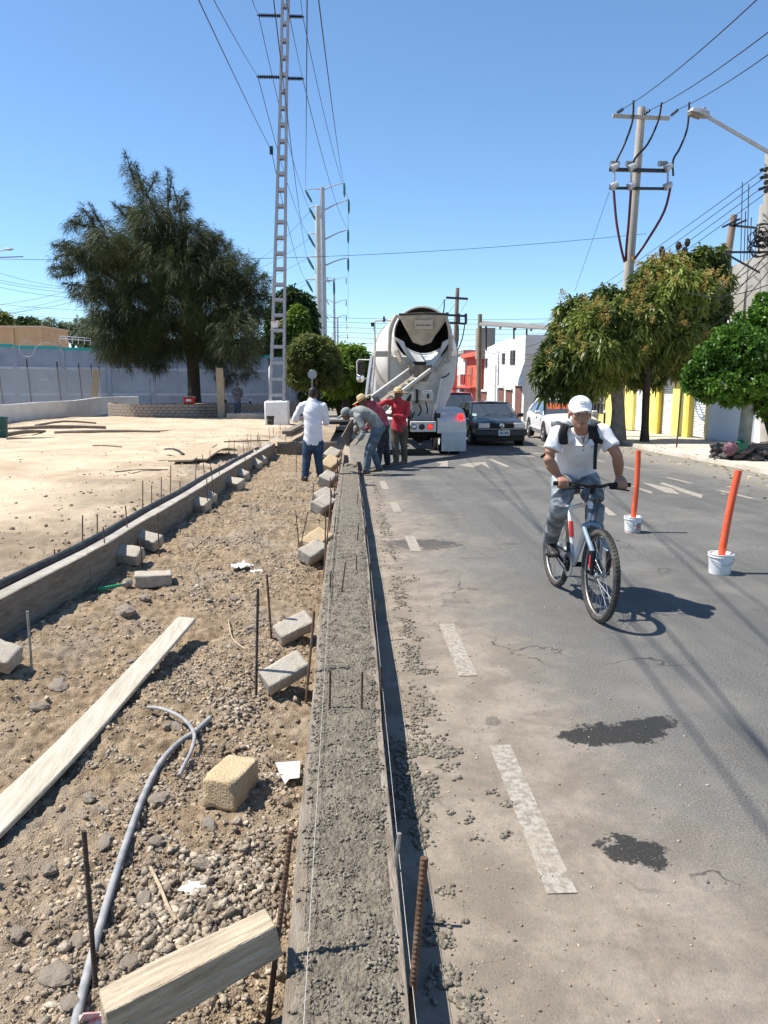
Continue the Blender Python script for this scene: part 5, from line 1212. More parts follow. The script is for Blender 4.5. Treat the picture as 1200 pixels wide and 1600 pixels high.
# white shop with shutters, nearer
ws = thing('white_shop', 'white shop wall with scribbled shutter beside the yellow shop', 'building', (FX, 21, zr(21)))
seg(ws, y_g + .002, y_f - .13, D(1090, 600, (y_f + y_g) / 2).z, H - .6, M_WHITEW, 'lintel'); shutter(ws, y_g + .05, y_f - .15, z0f(24), D(1090, 600, (y_f + y_g) / 2).z)
seg(ws, y_g - .35, y_g, z0f(24), H - .6, mat('faded_yellow', (0.62, 0.58, 0.36), rough=.9), 'wall_pier')
seg(ws, 9, y_g - .36, z0f(20) - .2, 3.5, M_WHITEW, 'wall', th=.3)
seg(ws, yF(1180) - .0, y_g - .45, z0f(22), 2.35, mat('pale_blue_shutter', (0.55, 0.62, 0.70), (0.60, 0.67, 0.74), scale=3, rough=.6), 'metal_door', dx=-.05, th=.06)
for k in range(3): seg(ws, yF(1180) - 3.4 - k * .02, yF(1180) - .5, z0f(20) + .2 + .8 * k, z0f(20) + .24 + .8 * k, M_SHUT, 'ledge', dx=-.03, th=.03)
# graffiti scrawl on the shutter
ym = (y_f + y_g) / 2; c = V(FX + .09, ym, 1.0 + zr(24) * .4)
MB().tube([c + V(0, .35 * math.sin(t * 1.7), .05 + .55 * math.cos(t)) for t in np.linspace(0, 6, 24)], .022, 5).build('scrawl', mat('blue_spray', (0.16, 0.22, 0.34), rough=.8), ws, world=True)
# small awning and sign under the crown
MB().box((FX - .45, (y_d + y_e) / 2, shut_top + 1.15), (.9, 3.4, .05), (0, R(-14), 0)).build('awning', M_TIN, ys_b, world=True)
MB().box((FX - .03, y_d - .6, shut_top + .42), (.05, 1.0, .45)).build('sign_panel', mat('sign_blue', (0.10, 0.38, 0.55), (0.75, 0.72, 0.68), scale=3, rough=.5, lo=.45, hi=.5), ys_b, world=True)
# low grey-brown house further on, behind the cyclist
gh = thing('brown_house', 'grey-brown low house with a barred window left of the mango trunk', 'building', (FX, 38, zr(38)))
gy0, gy1 = y_a + 3.6, 45.0
seg(gh, gy0, gy1, zr(40) - .2, 3.1, mat('brown_render', (0.30, 0.235, 0.20), (0.36, 0.29, 0.25), scale=2, rough=.9), 'wall')
wy = (yF(945) + yF(918)) / 2; wz0, wz1 = D(930, 645, wy).z, D(930, 612, wy).z
seg(gh, yF(945), yF(918), wz0, wz1, M_DARK, 'window', dx=-.02, th=.04)
for k in range(6):
    y = yF(945) + (yF(918) - yF(945)) * k / 5; MB().tube([(FX - .06, y, wz0), (FX - .06, y, wz1)], .02, 6).build('window_bar', M_IRON, gh, world=True)
MB().tube([(FX - .06, yF(945), (wz0 + wz1) / 2), (FX - .06, yF(918), (wz0 + wz1) / 2)], .02, 6).build('window_bar', M_IRON, gh, world=True)
seg(gh, yF(905), yF(893) , zr(40) - .2, D(900, 620, 43).z, M_REDW, 'door', dx=-.03, th=.05)

# ---- white two-storey house with the sheet roof
WX = 10.3
def yW(px):
    lo, hi = 5, 300
    for _ in range(50):
        m_ = (lo + hi) / 2
        if D(px, 600, m_).x < WX: lo = m_
        else: hi = m_
    return lo
wh = thing('white_house', 'bright white two-storey house with brown doors and a sheet roof', 'building', (WX, 48, zr(48)))
yn, yfar = yW(819), yW(756); zg = zr(50)
ht = D(819, 523, yn).z; ht2 = D(757, 545, yfar).z
mb = MB(); q = [V(WX, yn, zg - .6), V(WX, yfar, zg - .6), V(WX, yfar, ht2), V(WX, (yn + yfar) / 2, D(790, 531, yW(790)).z), V(WX, yn, ht)]
mb.add(q + [p + V(.3, 0, 0) for p in q], [(0, 1, 2, 3, 4), (9, 8, 7, 6, 5)] + [(i, (i + 1) % 5, (i + 1) % 5 + 5, i + 5) for i in range(5)]); mb.build('street_wall', M_WHITEW, wh, world=True)
MB().box((WX + 4.3, yn + .15, (ht + zg) / 2 - .3), (8, .3, ht - zg + .6)).build('end_wall', M_WHITEW, wh, world=True)
MB().box((WX + 4.3, yn + 6, ht2 - .3), (8, 11, .3)).build('flat_roof', M_GREYW, wh, world=True)
for (pa, pb, t_, b_) in ((806, 816, 603, 660), (791, 801, 609, 660), (780, 788, 606, 655), (753, 761, 612, 650)):
    y0, y1 = yW(pb), yW(pa); za, zt_ = zr((y0 + y1) / 2) + .1, D((pa + pb) / 2, t_, (y0 + y1) / 2).z
    MB().box((WX + .02, (y0 + y1) / 2, (za + zt_) / 2), (.1, abs(y1 - y0), zt_ - za)).build('door', M_BROWN, wh, world=True)
    MB().box((WX - .05, (y0 + y1) / 2, zt_ + .07), (.16, abs(y1 - y0) + .3, .12)).build('door_hood', M_WHITEW, wh, world=True)
    MB().ball((WX - .05, y0 + .15, za + 1.0), .04, 6).build('door_knob', M_STEEL, wh, world=True)
for (pa, pb, t_, b_) in ((797, 804, 548, 569), (784, 788, 552, 568), (758, 761, 560, 574)):
    y0, y1 = yW(pb), yW(pa); ym = (y0 + y1) / 2; za, zt_ = D(pa, b_, ym).z, D(pa, t_, ym).z
    fr = MB().box((WX + .0, ym, (za + zt_) / 2), (.1, abs(y1 - y0), zt_ - za)).build('window', M_DARK, wh, world=True)
    MB().box((WX - .045, ym, (za + zt_) / 2), (.02, .06, zt_ - za)).build('window_bar', M_IRON, wh, world=True)
# sheet roof on thin posts
rz_ = D(780, 505, 46).z
MB().add([D(752, 503, 46), D(870, 510, 40), D(870, 516.5, 36), D(748, 509, 41)] + [p + V(0, 0, .06) for p in (D(752, 503, 46), D(870, 510, 40), D(870, 516.5, 36), D(748, 509, 41))], [(0, 1, 2, 3), (7, 6, 5, 4), (0, 4, 5, 1), (1, 5, 6, 2), (2, 6, 7, 3), (3, 7, 4, 0)]).build('sheet_roof', M_TIN, wh, world=True)
for k in range(5):
    a = D(752, 503, 46).lerp(D(870, 510, 40), k / 5 + .1); b = D(748, 509, 41).lerp(D(870, 516.5, 36), k / 5 + .1); MB().beam(a - V(0, 0, .06), b - V(0, 0, .06), .08, .1).build('rafter', M_INSUL, wh, world=True)
for (px, t_, b_) in ((760, 506, 548), (803, 512, 530), (823, 508, 524)):
    yy = 43.5; MB().tube([D(px, b_, yy), D(px, t_, yy)], .05, 6).build('roof_post', M_INSUL, wh, world=True)
MB().box(D(758, 537, yfar + .5), (1.2, 1.4, 2.2)).build('parapet_block', mat('dark_roof_trim', (0.30, 0.26, 0.22), rough=.9), wh, world=True)
# drainpipe
yd = yW(775); MB().tube([(WX - .06, yd, zg), (WX - .06, yd, D(775, 570, yd).z)], .06, 8).build('drainpipe', M_SHUT, wh, world=True)

# ---- red-trimmed house and the row beyond
def yX(px, X):
    lo, hi = 5, 400
    for _ in range(50):
        m_ = (lo + hi) / 2
        if D(px, 600, m_).x < X: lo = m_
        else: hi = m_
    return lo
rh = thing('red_house', 'coral red house with cornice beyond the white house', 'building', (WX, 65, zr(65)))
ra, rb = yX(752, WX), yX(727, WX); rt_ = D(740, 558, (ra + rb) / 2).z
MB().box((WX + 2, (ra + rb) / 2, rt_ / 2 - 1), (4, rb - ra, rt_ + 2)).build('wall', M_REDW, rh, world=True)
MB().box((WX + 1.8, (ra + rb) / 2, rt_ + .15), (4.4, rb - ra + .2, .35)).build('cornice', M_REDW, rh, world=True, bevel=.03)
for (pa, pb, t_, b_) in ((733, 738, 574, 612),):
    y0, y1 = yX(pb, WX), yX(pa, WX); ym = (y0 + y1) / 2; MB().box((WX - .03, ym, (D(pa, t_, ym).z + D(pa, b_, ym).z) / 2), (.08, abs(y1 - y0), D(pa, t_, ym).z - D(pa, b_, ym).z)).build('window', mat('brown_shutter', (0.30, 0.15, 0.08), rough=.7), rh, world=True)
MB().box((WX - .4, (ra + rb) / 2, D(740, 605, (ra + rb) / 2).z), (.8, rb - ra - .6, .12)).build('balcony_slab', M_REDW, rh, world=True)
for k in range(9): MB().tube([(WX - .75, ra + .5 + (rb - ra - 1) * k / 8, D(740, 605, (ra + rb) / 2).z), (WX - .75, ra + .5 + (rb - ra - 1) * k / 8, D(740, 605, (ra + rb) / 2).z + .95)], .03, 5).build('baluster', M_REDW, rh, world=True)
gw = thing('grey_house', 'pale house with teal door seen past the concrete truck', 'building', (WX, 85, zr(85)))
ga_, gb_ = yX(726, WX - .2), yX(700, WX - .2); gt_ = D(715, 560, 85).z
MB().box((WX + 1.8, (ga_ + gb_) / 2, gt_ / 2 - 1.5), (4, gb_ - ga_, gt_ + 3)).build('wall', mat('cream_render', (0.62, 0.60, 0.55), (0.68, 0.66, 0.61), scale=1, rough=.9), gw, world=True)
MB().box((WX + 1.8, (ga_ + gb_) / 2, gt_ + .1), (4.3, gb_ - ga_ + .2, .25)).build('roof_edge', M_GREYW, gw, world=True)
for (pa, pb, t_, b_, m_, nm) in ((712, 716.5, 604, 622, M_TEAL, 'door'), (720, 726, 585, 600, M_DARK, 'window'), (706, 710, 578, 600, M_REDW, 'door_frame'), (719, 725, 604, 618, M_GLASS, 'window')):
    X = WX - .2; y0, y1 = yX(pb, X), yX(pa, X); ym = (y0 + y1) / 2; MB().box((X - .03, ym, (D(pa, t_, ym).z + D(pa, b_, ym).z) / 2), (.08, abs(y1 - y0), D(pa, t_, ym).z - D(pa, b_, ym).z)).build(nm, m_, gw, world=True)
# far building row closing the street on the right
for i, (pa, pb, t_, m_, lab) in enumerate(((702, 690, 570, M_WHITEW, 'small white far house behind the truck drum'), (690, 664, 580, M_ORANGEW, 'orange far house hidden mostly by the truck'))):
    y0, y1 = yX(pa, WX), min(yX(pb, WX), 300); fb = thing('far_house', lab, 'building', (WX, y0, zr(y0)))
    MB().box((WX + 2, (y0 + y1) / 2, D(pa, t_, y0).z / 2 - 2), (4, y1 - y0 - .2, D(pa, t_, y0).z + 4)).build('wall', m_, fb, world=True)
    MB().box((WX - .02, y0 + 3, zr(y0) + 1.2), (.06, 1.4, 2.2)).build('door', M_BROWN, fb, world=True)

# ---- far poles on the right of the truck
def cross_pole(px0, pyb, px1, pyt, Y, r, label, arms, m, extra=None):
    b = D(px0, pyb, Y); t = D(px1, pyt, Y); th = thing('utility_pole', label, 'pole', (b.x, Y, zr(Y)))
    MB().tube([V(b.x, Y, zr(Y) - .3), b.lerp(t, .5), t], [r, r * .9, r * .75], 10).build('shaft', m, th, smooth=True, world=True)
    for (a, c) in arms: MB().beam(D(*a, Y - .2), D(*c, Y - .2), .12, .14).build('crossarm', M_INSUL, th, world=True)
    return th
cp = cross_pole(708, 620, 715, 450, 52, .17, 'reddish utility pole with crossarms right of the truck hopper', [((697, 465), (731, 467)), ((696, 492), (729, 494)), ((698, 504), (728, 506))], M_WPOLE)
MB().tube([V(D(709, 600, 52).x, 51.98, zr(52)), D(710.5, 553, 51.98)], .2, 10).build('red_paint_band', M_REDW, cp, world=True, smooth=True)
for (px, t_, b_) in ((717, 490, 506), (728, 490, 506), (699, 488, 492)): MB().tube([D(px, t_, 51.7), D(px, b_, 51.7)], .09, 8).build('fuse_tube', M_INSUL, cp, world=True)
for (pts) in ([(694, 468), (694, 480), (692, 492)], [(726, 508), (722, 530), (713, 552)], [(716, 508), (716, 530), (712, 552)]): MB().tube([D(*p, 51.7) for p in pts], .04, 5, sub=3).build('jumper_cable', M_CABLE, cp, world=True)
cross_pole(747, 640, 750, 491, 44, .16, 'plain weathered pole beside the white house', [], M_WPOLE)
for i, (a, b) in enumerate((((697, 467), (640, 520)), ((731, 468), (700, 505)), ((714, 470), (672, 510)))): pw(a, 51.7, b, 110, .02, f'line from the reddish pole down the street, {ORD[i]} from the left', sag=.5)
for i, (a, b) in enumerate((((750, 552), (845, 535)), ((750, 555), (840, 560)), ((750, 557), (835, 572)), ((748, 540), (700, 548)), ((750, 548), (845, 552)))): pw(a, 43.9, b, 38, .014, f'service wire tied to the weathered pole, {ORD[i]} of five', sag=.15)
# blue-grey drain pipe post at the house corner
o = MB().tube([D(851, 665, 40), D(854, 585, 40)], .07, 8).build('steel_post', M_GPOLE, smooth=True); tag(o, 'thin blue-grey post at the corner of the white house', 'post')
# thin dark post on the pavement
b = G(1057, 699, .1); o = MB().tube([b, D(1066, 600, b.y)], .022, 8).build('thin_post', M_REBARD, loc=b, world=True); tag(o, 'thin dark metal post standing on the pavement before the yellow shop', 'post')
# small street bollards under the mango
for i, (px, p0, p1) in enumerate(((944, 664, 642),)):
    c = D(px, p0, 33); bo = thing('street_bollard', 'dark bollard with white cap left of the mango trunk', 'bollard', c); h = D(px, p1, 33).z - c.z
    MB().tube([(0, 0, -.3), (0, 0, h * .85)], .05, 10).build('post', M_BLACKP, bo, smooth=True); MB().ball((0, 0, h * .92), (.07, .07, .08), 10).build('cap', M_WPL, bo, smooth=True)
# round sign seen from behind
sg = thing('round_sign', 'round traffic sign seen from behind by the far trees', 'sign', D(488, 640, 42))
MB().tube([D(487.5, 645, 42), D(487.5, 578, 42)], .035, 8).build('post', M_GPOLE, sg, world=True)
MB().lathe([(0, 0), (.24, 0), (.25, .01), (.24, .02), (0, .02)], 24, Matrix.Translation(D(488, 585, 41.95)) @ Matrix.Rotation(R(90), 4, 'X')).build('disc', M_GPOLE, sg, world=True, smooth=True)
# ------------------------------------------------------------------ trees
M_BARKD = mat('dark_bark', (0.030, 0.024, 0.019), (0.062, 0.050, 0.040), scale=6, rough=0.95, bump=0.8, bscale=22, stretch=(3, 3, 0.7))
M_BARKG = mat('grey_bark', (0.19, 0.165, 0.135), (0.30, 0.27, 0.225), scale=5, rough=0.95, bump=0.6, bscale=24, dirt=(0.12, 0.10, 0.08), dirt_scale=3, dirt_amt=0.6)
M_BARKW = mat('limewashed_bark', (0.20, 0.21, 0.165), (0.31, 0.32, 0.265), scale=5, rough=0.95, bump=0.5, bscale=24, dirt=(0.16, 0.16, 0.13), dirt_scale=3, dirt_amt=0.7)
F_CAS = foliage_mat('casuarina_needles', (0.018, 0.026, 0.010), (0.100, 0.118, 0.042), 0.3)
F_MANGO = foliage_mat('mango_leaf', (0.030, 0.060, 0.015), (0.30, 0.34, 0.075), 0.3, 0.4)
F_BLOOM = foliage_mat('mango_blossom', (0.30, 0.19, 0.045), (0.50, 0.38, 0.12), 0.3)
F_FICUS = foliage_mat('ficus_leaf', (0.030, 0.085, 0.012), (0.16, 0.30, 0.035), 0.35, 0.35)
F_OLIVE = foliage_mat('far_olive_leaf', (0.065, 0.09, 0.022), (0.26, 0.28, 0.08), 0.4)
F_BRIGHT = foliage_mat('far_bright_leaf', (0.05, 0.10, 0.014), (0.22, 0.33, 0.04), 0.45)
F_DARKG = foliage_mat('far_dark_leaf', (0.018, 0.040, 0.012), (0.09, 0.15, 0.04), 0.3)
F_PALE = foliage_mat('far_pale_leaf', (0.10, 0.13, 0.07), (0.24, 0.28, 0.17), 0.4)
def basis(d):
    """d (n,3) unit -> two perpendicular unit vectors"""
    up = np.where(np.abs(d[:, 2:3]) > 0.95, np.array([[1.0, 0, 0]]), np.array([[0, 0, 1.0]]))
    s = np.cross(d, up); s /= np.linalg.norm(s, axis=1, keepdims=True) + 1e-9
    return s, np.cross(s, d)
def strips(P, d, L, W, droop, rng, tint, seg=2, tip=0.15):
    """bent tapering blades from P along d: n blades, seg quads each"""
    n = len(P); s, u = basis(d); vs = []
    roll = rng.uniform(0, np.pi, n)[:, None]; side = s * np.cos(roll) + u * np.sin(roll)
    for k in range(seg + 1):
        t = k / seg
        c = P + d * (L * t)[:, None]; c[:, 2] -= droop * L * t * t
        wd = W * (math.sin(math.pi * (0.15 + 0.75 * t)) if seg > 1 and tip > 0.2 else (1 - t * (1 - tip)))
        wd = np.asarray(wd) if np.ndim(wd) else np.full(n, 1.0) * wd if np.ndim(W) == 0 else wd
        vs += [c - side * (wd / 2)[:, None], c + side * (wd / 2)[:, None]]
    v = np.stack(vs, 1); m = v.shape[1]
    base = (np.arange(n) * m)[:, None, None]
    f = np.array([[2 * k, 2 * k + 1, 2 * k + 3, 2 * k + 2] for k in range(seg)])[None] + base
    return v.reshape(-1, 3), f.reshape(-1, 4), np.repeat(tint, m)
def join(parts):
    V_, F_, T_ = [], [], []; o = 0
    for v, f, t in parts: V_.append(v); F_.append(f + o); T_.append(t); o += len(v)
    return np.concatenate(V_), np.concatenate(F_), np.concatenate(T_)
def clump_points(clumps, n, rng, shell=0.35):
    """clumps: (centre, (rx,ry,rz), weight) -> points biased to the outside, plus outward direction"""
    w_ = np.array([c[2] for c in clumps], float); w_ /= w_.sum(); idx = rng.choice(len(clumps), n, p=w_)
    C = np.array([tuple(c[0]) for c in clumps])[idx]; Rr = np.array([c[1] for c in clumps])[idx]
    d = rng.normal(0, 1, (n, 3)); d /= np.linalg.norm(d, axis=1, keepdims=True)
    r = rng.uniform(shell, 1, n) ** 0.6
    return C + d * Rr * r[:, None], d, r
def limb_mesh(par, trunk, limbs, m, name_t='trunk', name_l='limb'):
    MB().tube(trunk[0], trunk[1], 12, sub=4).build(name_t, m, par, world=True, smooth=True)
    for pts, r in limbs: MB().tube(pts, r, 7, sub=3).build(name_l, m, par, world=True, smooth=True)

# ---- the big drooping she-oak on the lot
TY_ = pcen.y; rng = np.random.default_rng(21)
ct = thing('drooping_tree', 'big dark drooping needle-leaved tree in the brick planter', 'tree', (D(304, 640, TY_).x, TY_, bz + .5))
def C_(px, py, r, rz=None, w_=1.0, dy=0.0):
    s = TY_ / F; return (D(px, py, TY_ + dy), (r * s, r * s, (rz or r) * s), w_ * r * r)
cas = []
for (px, py, r, rz) in ((203, 262, 9, 20), (214, 290, 16, 20), (232, 300, 18, 24), (222, 325, 24, 24), (262, 325, 18, 22), (282, 320, 12, 18), (240, 350, 34, 28), (275, 355, 26, 26), (205, 345, 20, 16), (135, 338, 16, 10), (155, 352, 18, 12), (110, 350, 12, 8), (165, 372, 26, 18), (120, 388, 20, 12), (100, 385, 12, 8), (92, 408, 12, 8), (125, 412, 24, 14), (95, 425, 12, 8), (150, 400, 30, 20), (185, 395, 34, 24), (215, 385, 36, 28), (255, 395, 42, 32), (300, 375, 34, 26), (325, 385, 24, 22), (345, 400, 28, 26), (290, 420, 46, 36), (230, 430, 44, 36), (175, 440, 36, 30), (135, 455, 20, 14), (115, 448, 10, 8), (330, 430, 44, 36), (370, 425, 30, 26), (395, 445, 26, 26), (402, 470, 20, 30), (375, 475, 36, 40), (330, 480, 46, 42), (280, 480, 46, 42), (220, 480, 44, 40), (170, 480, 32, 34), (180, 520, 36, 34), (220, 530, 36, 34), (265, 530, 38, 34), (165, 545, 18, 20), (195, 556, 26, 20), (240, 562, 22, 18), (330, 530, 36, 40), (370, 525, 36, 44), (395, 520, 20, 40), (360, 570, 26, 28), (390, 565, 16, 30), (335, 560, 18, 20), (398, 585, 8, 8), (352, 590, 14, 10), (145, 370, 10, 8), (150, 440, 12, 10)):
    cas.append(C_(px, py, r, rz, 1.0, rng.normal(0, 1) * min(3.2, r * .09)))
    if r > 28: cas.append(C_(px, py, r, rz, .8, -r * .06)); cas.append(C_(px, py, r, rz, .5, r * .07))
# branchlets, each carrying a spray of long hanging needles
nb_ = 9200; P, d, r = clump_points(cas, nb_, rng, .2)
d[:, 2] = d[:, 2] * .6 - .12; d /= np.linalg.norm(d, axis=1, keepdims=True)
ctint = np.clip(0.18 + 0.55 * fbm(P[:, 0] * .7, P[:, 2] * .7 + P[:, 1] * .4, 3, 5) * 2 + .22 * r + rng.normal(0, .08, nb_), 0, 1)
k = 17; Pn = np.repeat(P, k, 0) + rng.normal(0, .12, (nb_ * k, 3)); dn = np.repeat(d, k, 0) + rng.normal(0, .38, (nb_ * k, 3)); dn[:, 2] -= .15
dn /= np.linalg.norm(dn, axis=1, keepdims=True); L = rng.uniform(.2, .5, nb_ * k); tn = np.clip(np.repeat(ctint, k) + rng.normal(0, .1, nb_ * k), 0, 1)
v, f, t = strips(Pn, dn, L, np.full(nb_ * k, .026), .5, rng, tn, 2, .1)
o = np_obj('crown', v, f, F_CAS, ct, attr=t); o.location = -Vector(ct.location)
# leggy bare-ish shoots poking out at the top and left
sp = []
for (px, py, ex, ey) in ((215, 300, 196, 238), (225, 305, 212, 255), (232, 300, 245, 270), (262, 325, 268, 275), (262, 325, 262, 262), (275, 330, 290, 300), (280, 335, 292, 318), (150, 355, 108, 345), (150, 355, 130, 325), (165, 360, 140, 320), (130, 390, 83, 382), (130, 395, 88, 400), (120, 420, 80, 418), (120, 425, 84, 432), (150, 450, 100, 442), (150, 455, 112, 462), (330, 390, 345, 365), (350, 395, 362, 378), (385, 430, 402, 410), (395, 445, 415, 428), (205, 345, 178, 318), (215, 330, 190, 322), (230, 310, 215, 280), (305, 365, 312, 345)):
    a = D(px, py, TY_ + rng.normal(0, .8)); b = D(ex, ey, TY_ + rng.normal(0, .8)); m_ = 26
    tt_ = np.linspace(.1, 1, m_)[:, None]; q = np.array(a)[None] * (1 - tt_) + np.array(b)[None] * tt_ + rng.normal(0, .06, (m_, 3)); dd = np.repeat((np.array(b - a) / (b - a).length)[None], m_, 0)
    sp.append((q, dd)); MB().tube([a, a.lerp(b, .5) + V(0, 0, -.05), b], [.05, .03, .012], 5, sub=2).build('shoot', M_BARKD, ct, world=True)
q = np.concatenate([x[0] for x in sp]); dd = np.concatenate([x[1] for x in sp]); k = 11; n = len(q) * k
dn = np.repeat(dd, k, 0) * .7 + rng.normal(0, .5, (n, 3)); dn /= np.linalg.norm(dn, axis=1, keepdims=True)
v, f, t = strips(np.repeat(q, k, 0), dn, rng.uniform(.2, .5, n), np.full(n, .02), .3, rng, rng.uniform(.1, .6, n), 2, .1)
o = np_obj('shoot_needles', v, f, F_CAS, ct, attr=t); o.location = -Vector(ct.location)
tr = [D(304, 652, TY_), D(303, 600, TY_), D(300, 560, TY_), D(290, 520, TY_), D(285, 450, TY_), D(260, 370, TY_), D(228, 300, TY_)]
limb_mesh(ct, (tr, [.42, .34, .32, .26, .2, .13, .05]), [([D(300, 560, TY_), D(315, 520, TY_ - .5), D(345, 470, TY_ - 1), D(370, 430, TY_ - 1)], [.2, .15, .1, .04]), ([D(290, 520, TY_), D(240, 480, TY_ - .6), D(170, 430, TY_ - 1), D(110, 395, TY_ - 1)], [.2, .14, .09, .03]),
    ([D(298, 545, TY_), D(330, 530, TY_ + .6), D(385, 510, TY_ + 1)], [.16, .1, .05]), ([D(285, 470, TY_), D(220, 420, TY_ + .6), D(140, 345, TY_ + .6)], [.15, .1, .03]), ([D(288, 500, TY_), D(235, 530, TY_ - .8), D(190, 545, TY_ - 1.2)], [.14, .09, .04]), ([D(275, 420, TY_), D(285, 360, TY_ - .3), D(270, 290, TY_ - .3)], [.12, .08, .03])], M_BARKD)

# ---- broad-leaved trees
def leaf_tree(name, label, Y, trunk, limbs, clumps, nros, k, Lr, W, droop, fol, bark, seed, spread=.5, scale_px=None, tintf=None, seg=2, tip=.5, flat=0.0, extra=None, shell=.35, trunk_only=False, cat='tree', dead=0.0):
    rng = np.random.default_rng(seed); s = Y / F
    base = trunk[0][0]; th = thing(name, label, cat, (base.x, base.y, base.z))
    cl = [(D(px, py, Y + dy), (r * s, r * s, (rz or r) * s), r * r) for (px, py, r, rz, dy) in clumps]
    P, d, r = clump_points(cl, nros, rng, shell)
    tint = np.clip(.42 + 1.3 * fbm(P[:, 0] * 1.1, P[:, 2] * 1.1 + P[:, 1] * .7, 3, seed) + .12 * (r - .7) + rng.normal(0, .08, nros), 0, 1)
    n = nros * k; dn = np.repeat(d, k, 0) * .5 + rng.normal(0, spread, (n, 3)); dn[:, 2] += flat; dn /= np.linalg.norm(dn, axis=1, keepdims=True)
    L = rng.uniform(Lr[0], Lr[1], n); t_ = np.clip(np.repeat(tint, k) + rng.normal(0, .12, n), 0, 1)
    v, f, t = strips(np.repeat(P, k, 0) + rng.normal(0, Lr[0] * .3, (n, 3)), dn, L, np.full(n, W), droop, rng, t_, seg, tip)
    o = np_obj('crown', v, f, fol, th, attr=t); o.location = -Vector(th.location)
    limb_mesh(th, trunk, limbs, bark)
    return th, P, d, r, cl
MY = 25.5; mbase = G(965, 688, .1)
MY = mbase.y
mclump = [(870, 545, 28, 26, 0), (858, 575, 22, 20, -.3), (845, 562, 10, 10, 0), (885, 510, 26, 24, .3), (905, 480, 24, 20, 0), (920, 505, 34, 30, -.8), (900, 560, 36, 32, -.8), (935, 545, 40, 36, -1.2), (960, 500, 40, 36, -1), (975, 545, 40, 40, -1), (935, 590, 36, 22, -.3), (885, 590, 28, 18, 0), (860, 600, 14, 12, 0), (985, 470, 30, 22, 0), (945, 465, 22, 16, .5),
          (1015, 440, 34, 28, 0), (1050, 420, 34, 26, 0), (1085, 415, 34, 24, .3), (1115, 410, 22, 20, .3), (1040, 470, 44, 36, -1), (1085, 460, 40, 34, -1), (1120, 450, 30, 36, 0), (1010, 505, 44, 38, -1.2), (1060, 520, 42, 36, -1), (1100, 505, 34, 34, -.4), (1015, 550, 34, 30, -.5), (1050, 560, 28, 20, 0), (1090, 545, 30, 26, 0), (990, 575, 30, 22, 0), (1125, 490, 18, 20, 0), (1065, 440, 30, 24, -1.4), (1000, 590, 26, 16, .5), (855, 615, 12, 14, 0), (880, 612, 12, 12, -.4), (905, 612, 14, 12, .3), (925, 616, 12, 12, -.4), (1030, 588, 12, 14, -.5), (1058, 582, 10, 14, .2), (840, 590, 9, 12, 0), (950, 455, 12, 14, 0), (880, 485, 12, 12, 0), (1128, 395, 10, 12, 0), (1100, 395, 12, 10, 0), (1015, 412, 12, 10, 0)]
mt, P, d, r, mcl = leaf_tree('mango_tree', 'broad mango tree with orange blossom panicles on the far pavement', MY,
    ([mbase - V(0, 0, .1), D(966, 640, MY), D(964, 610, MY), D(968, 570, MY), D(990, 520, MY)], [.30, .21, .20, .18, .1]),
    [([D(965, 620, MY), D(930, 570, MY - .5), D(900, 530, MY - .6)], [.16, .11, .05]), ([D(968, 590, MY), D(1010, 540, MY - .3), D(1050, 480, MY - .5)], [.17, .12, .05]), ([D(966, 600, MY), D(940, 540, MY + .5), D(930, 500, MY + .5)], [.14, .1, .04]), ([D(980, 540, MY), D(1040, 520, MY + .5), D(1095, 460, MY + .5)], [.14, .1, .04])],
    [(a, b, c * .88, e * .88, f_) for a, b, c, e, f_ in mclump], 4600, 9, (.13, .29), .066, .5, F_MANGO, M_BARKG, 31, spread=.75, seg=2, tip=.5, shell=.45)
# second dark trunk of the tree
b2 = G(1007, 690, .1); MB().tube([b2 - V(0, 0, .1), D(1008, 660, b2.y), D(1010, 610, b2.y), D(1014, 560, b2.y)], [.17, .12, .12, .1], 10, sub=3).build('side_trunk', M_BARKD, mt, world=True, smooth=True)
# blossom panicles standing out of the crown
sel = (r > .86) & (d[:, 2] > -.2) & (d[:, 1] < .35) & (fbm(P[:, 0] * .8, P[:, 2] * .9, 2, 66) > -.02)
idx = np.where(sel)[0]; idx = np.random.default_rng(3).permutation(idx)[:170]
pv = []; rg = np.random.default_rng(8)
for i in idx:
    nn_ = 60; a = P[i] + d[i] * .12; ax = d[i] * .6 + np.array([0, -.3, .5]); ax /= np.linalg.norm(ax); h = rg.uniform(.22, .42)
    tt_ = rg.uniform(0, 1, nn_); c = a + ax * (tt_ * h)[:, None] + rg.normal(0, 1, (nn_, 3)) * (.075 * (1.1 - tt_))[:, None]
    dd = rg.normal(0, 1, (nn_, 3)); dd /= np.linalg.norm(dd, axis=1, keepdims=True)
    pv.append(strips(c, dd, np.full(nn_, .042), np.full(nn_, .026), 0, rg, np.clip(rg.uniform(0, 1, nn_) * .6 + rg.uniform(0, .4), 0, 1), 1, .6))
v, f, t = join(pv); o = np_obj('blossom_panicles', v, f, F_BLOOM, mt, attr=t); o.location = -Vector(mt.location)
# dry seed heads on top
for (px, py) in ((1034, 391), (1070, 392), (1060, 384), (1074, 379), (1035, 396)):
    MB().ball(D(px, py, MY), (.1, .1, .14), 8).build('dry_cluster', M_BARKD, mt, world=True); MB().tube([D(px, py, MY), D(px - 2, py + 18, MY)], .012, 5).build('dry_stalk', M_BARKD, mt, world=True)

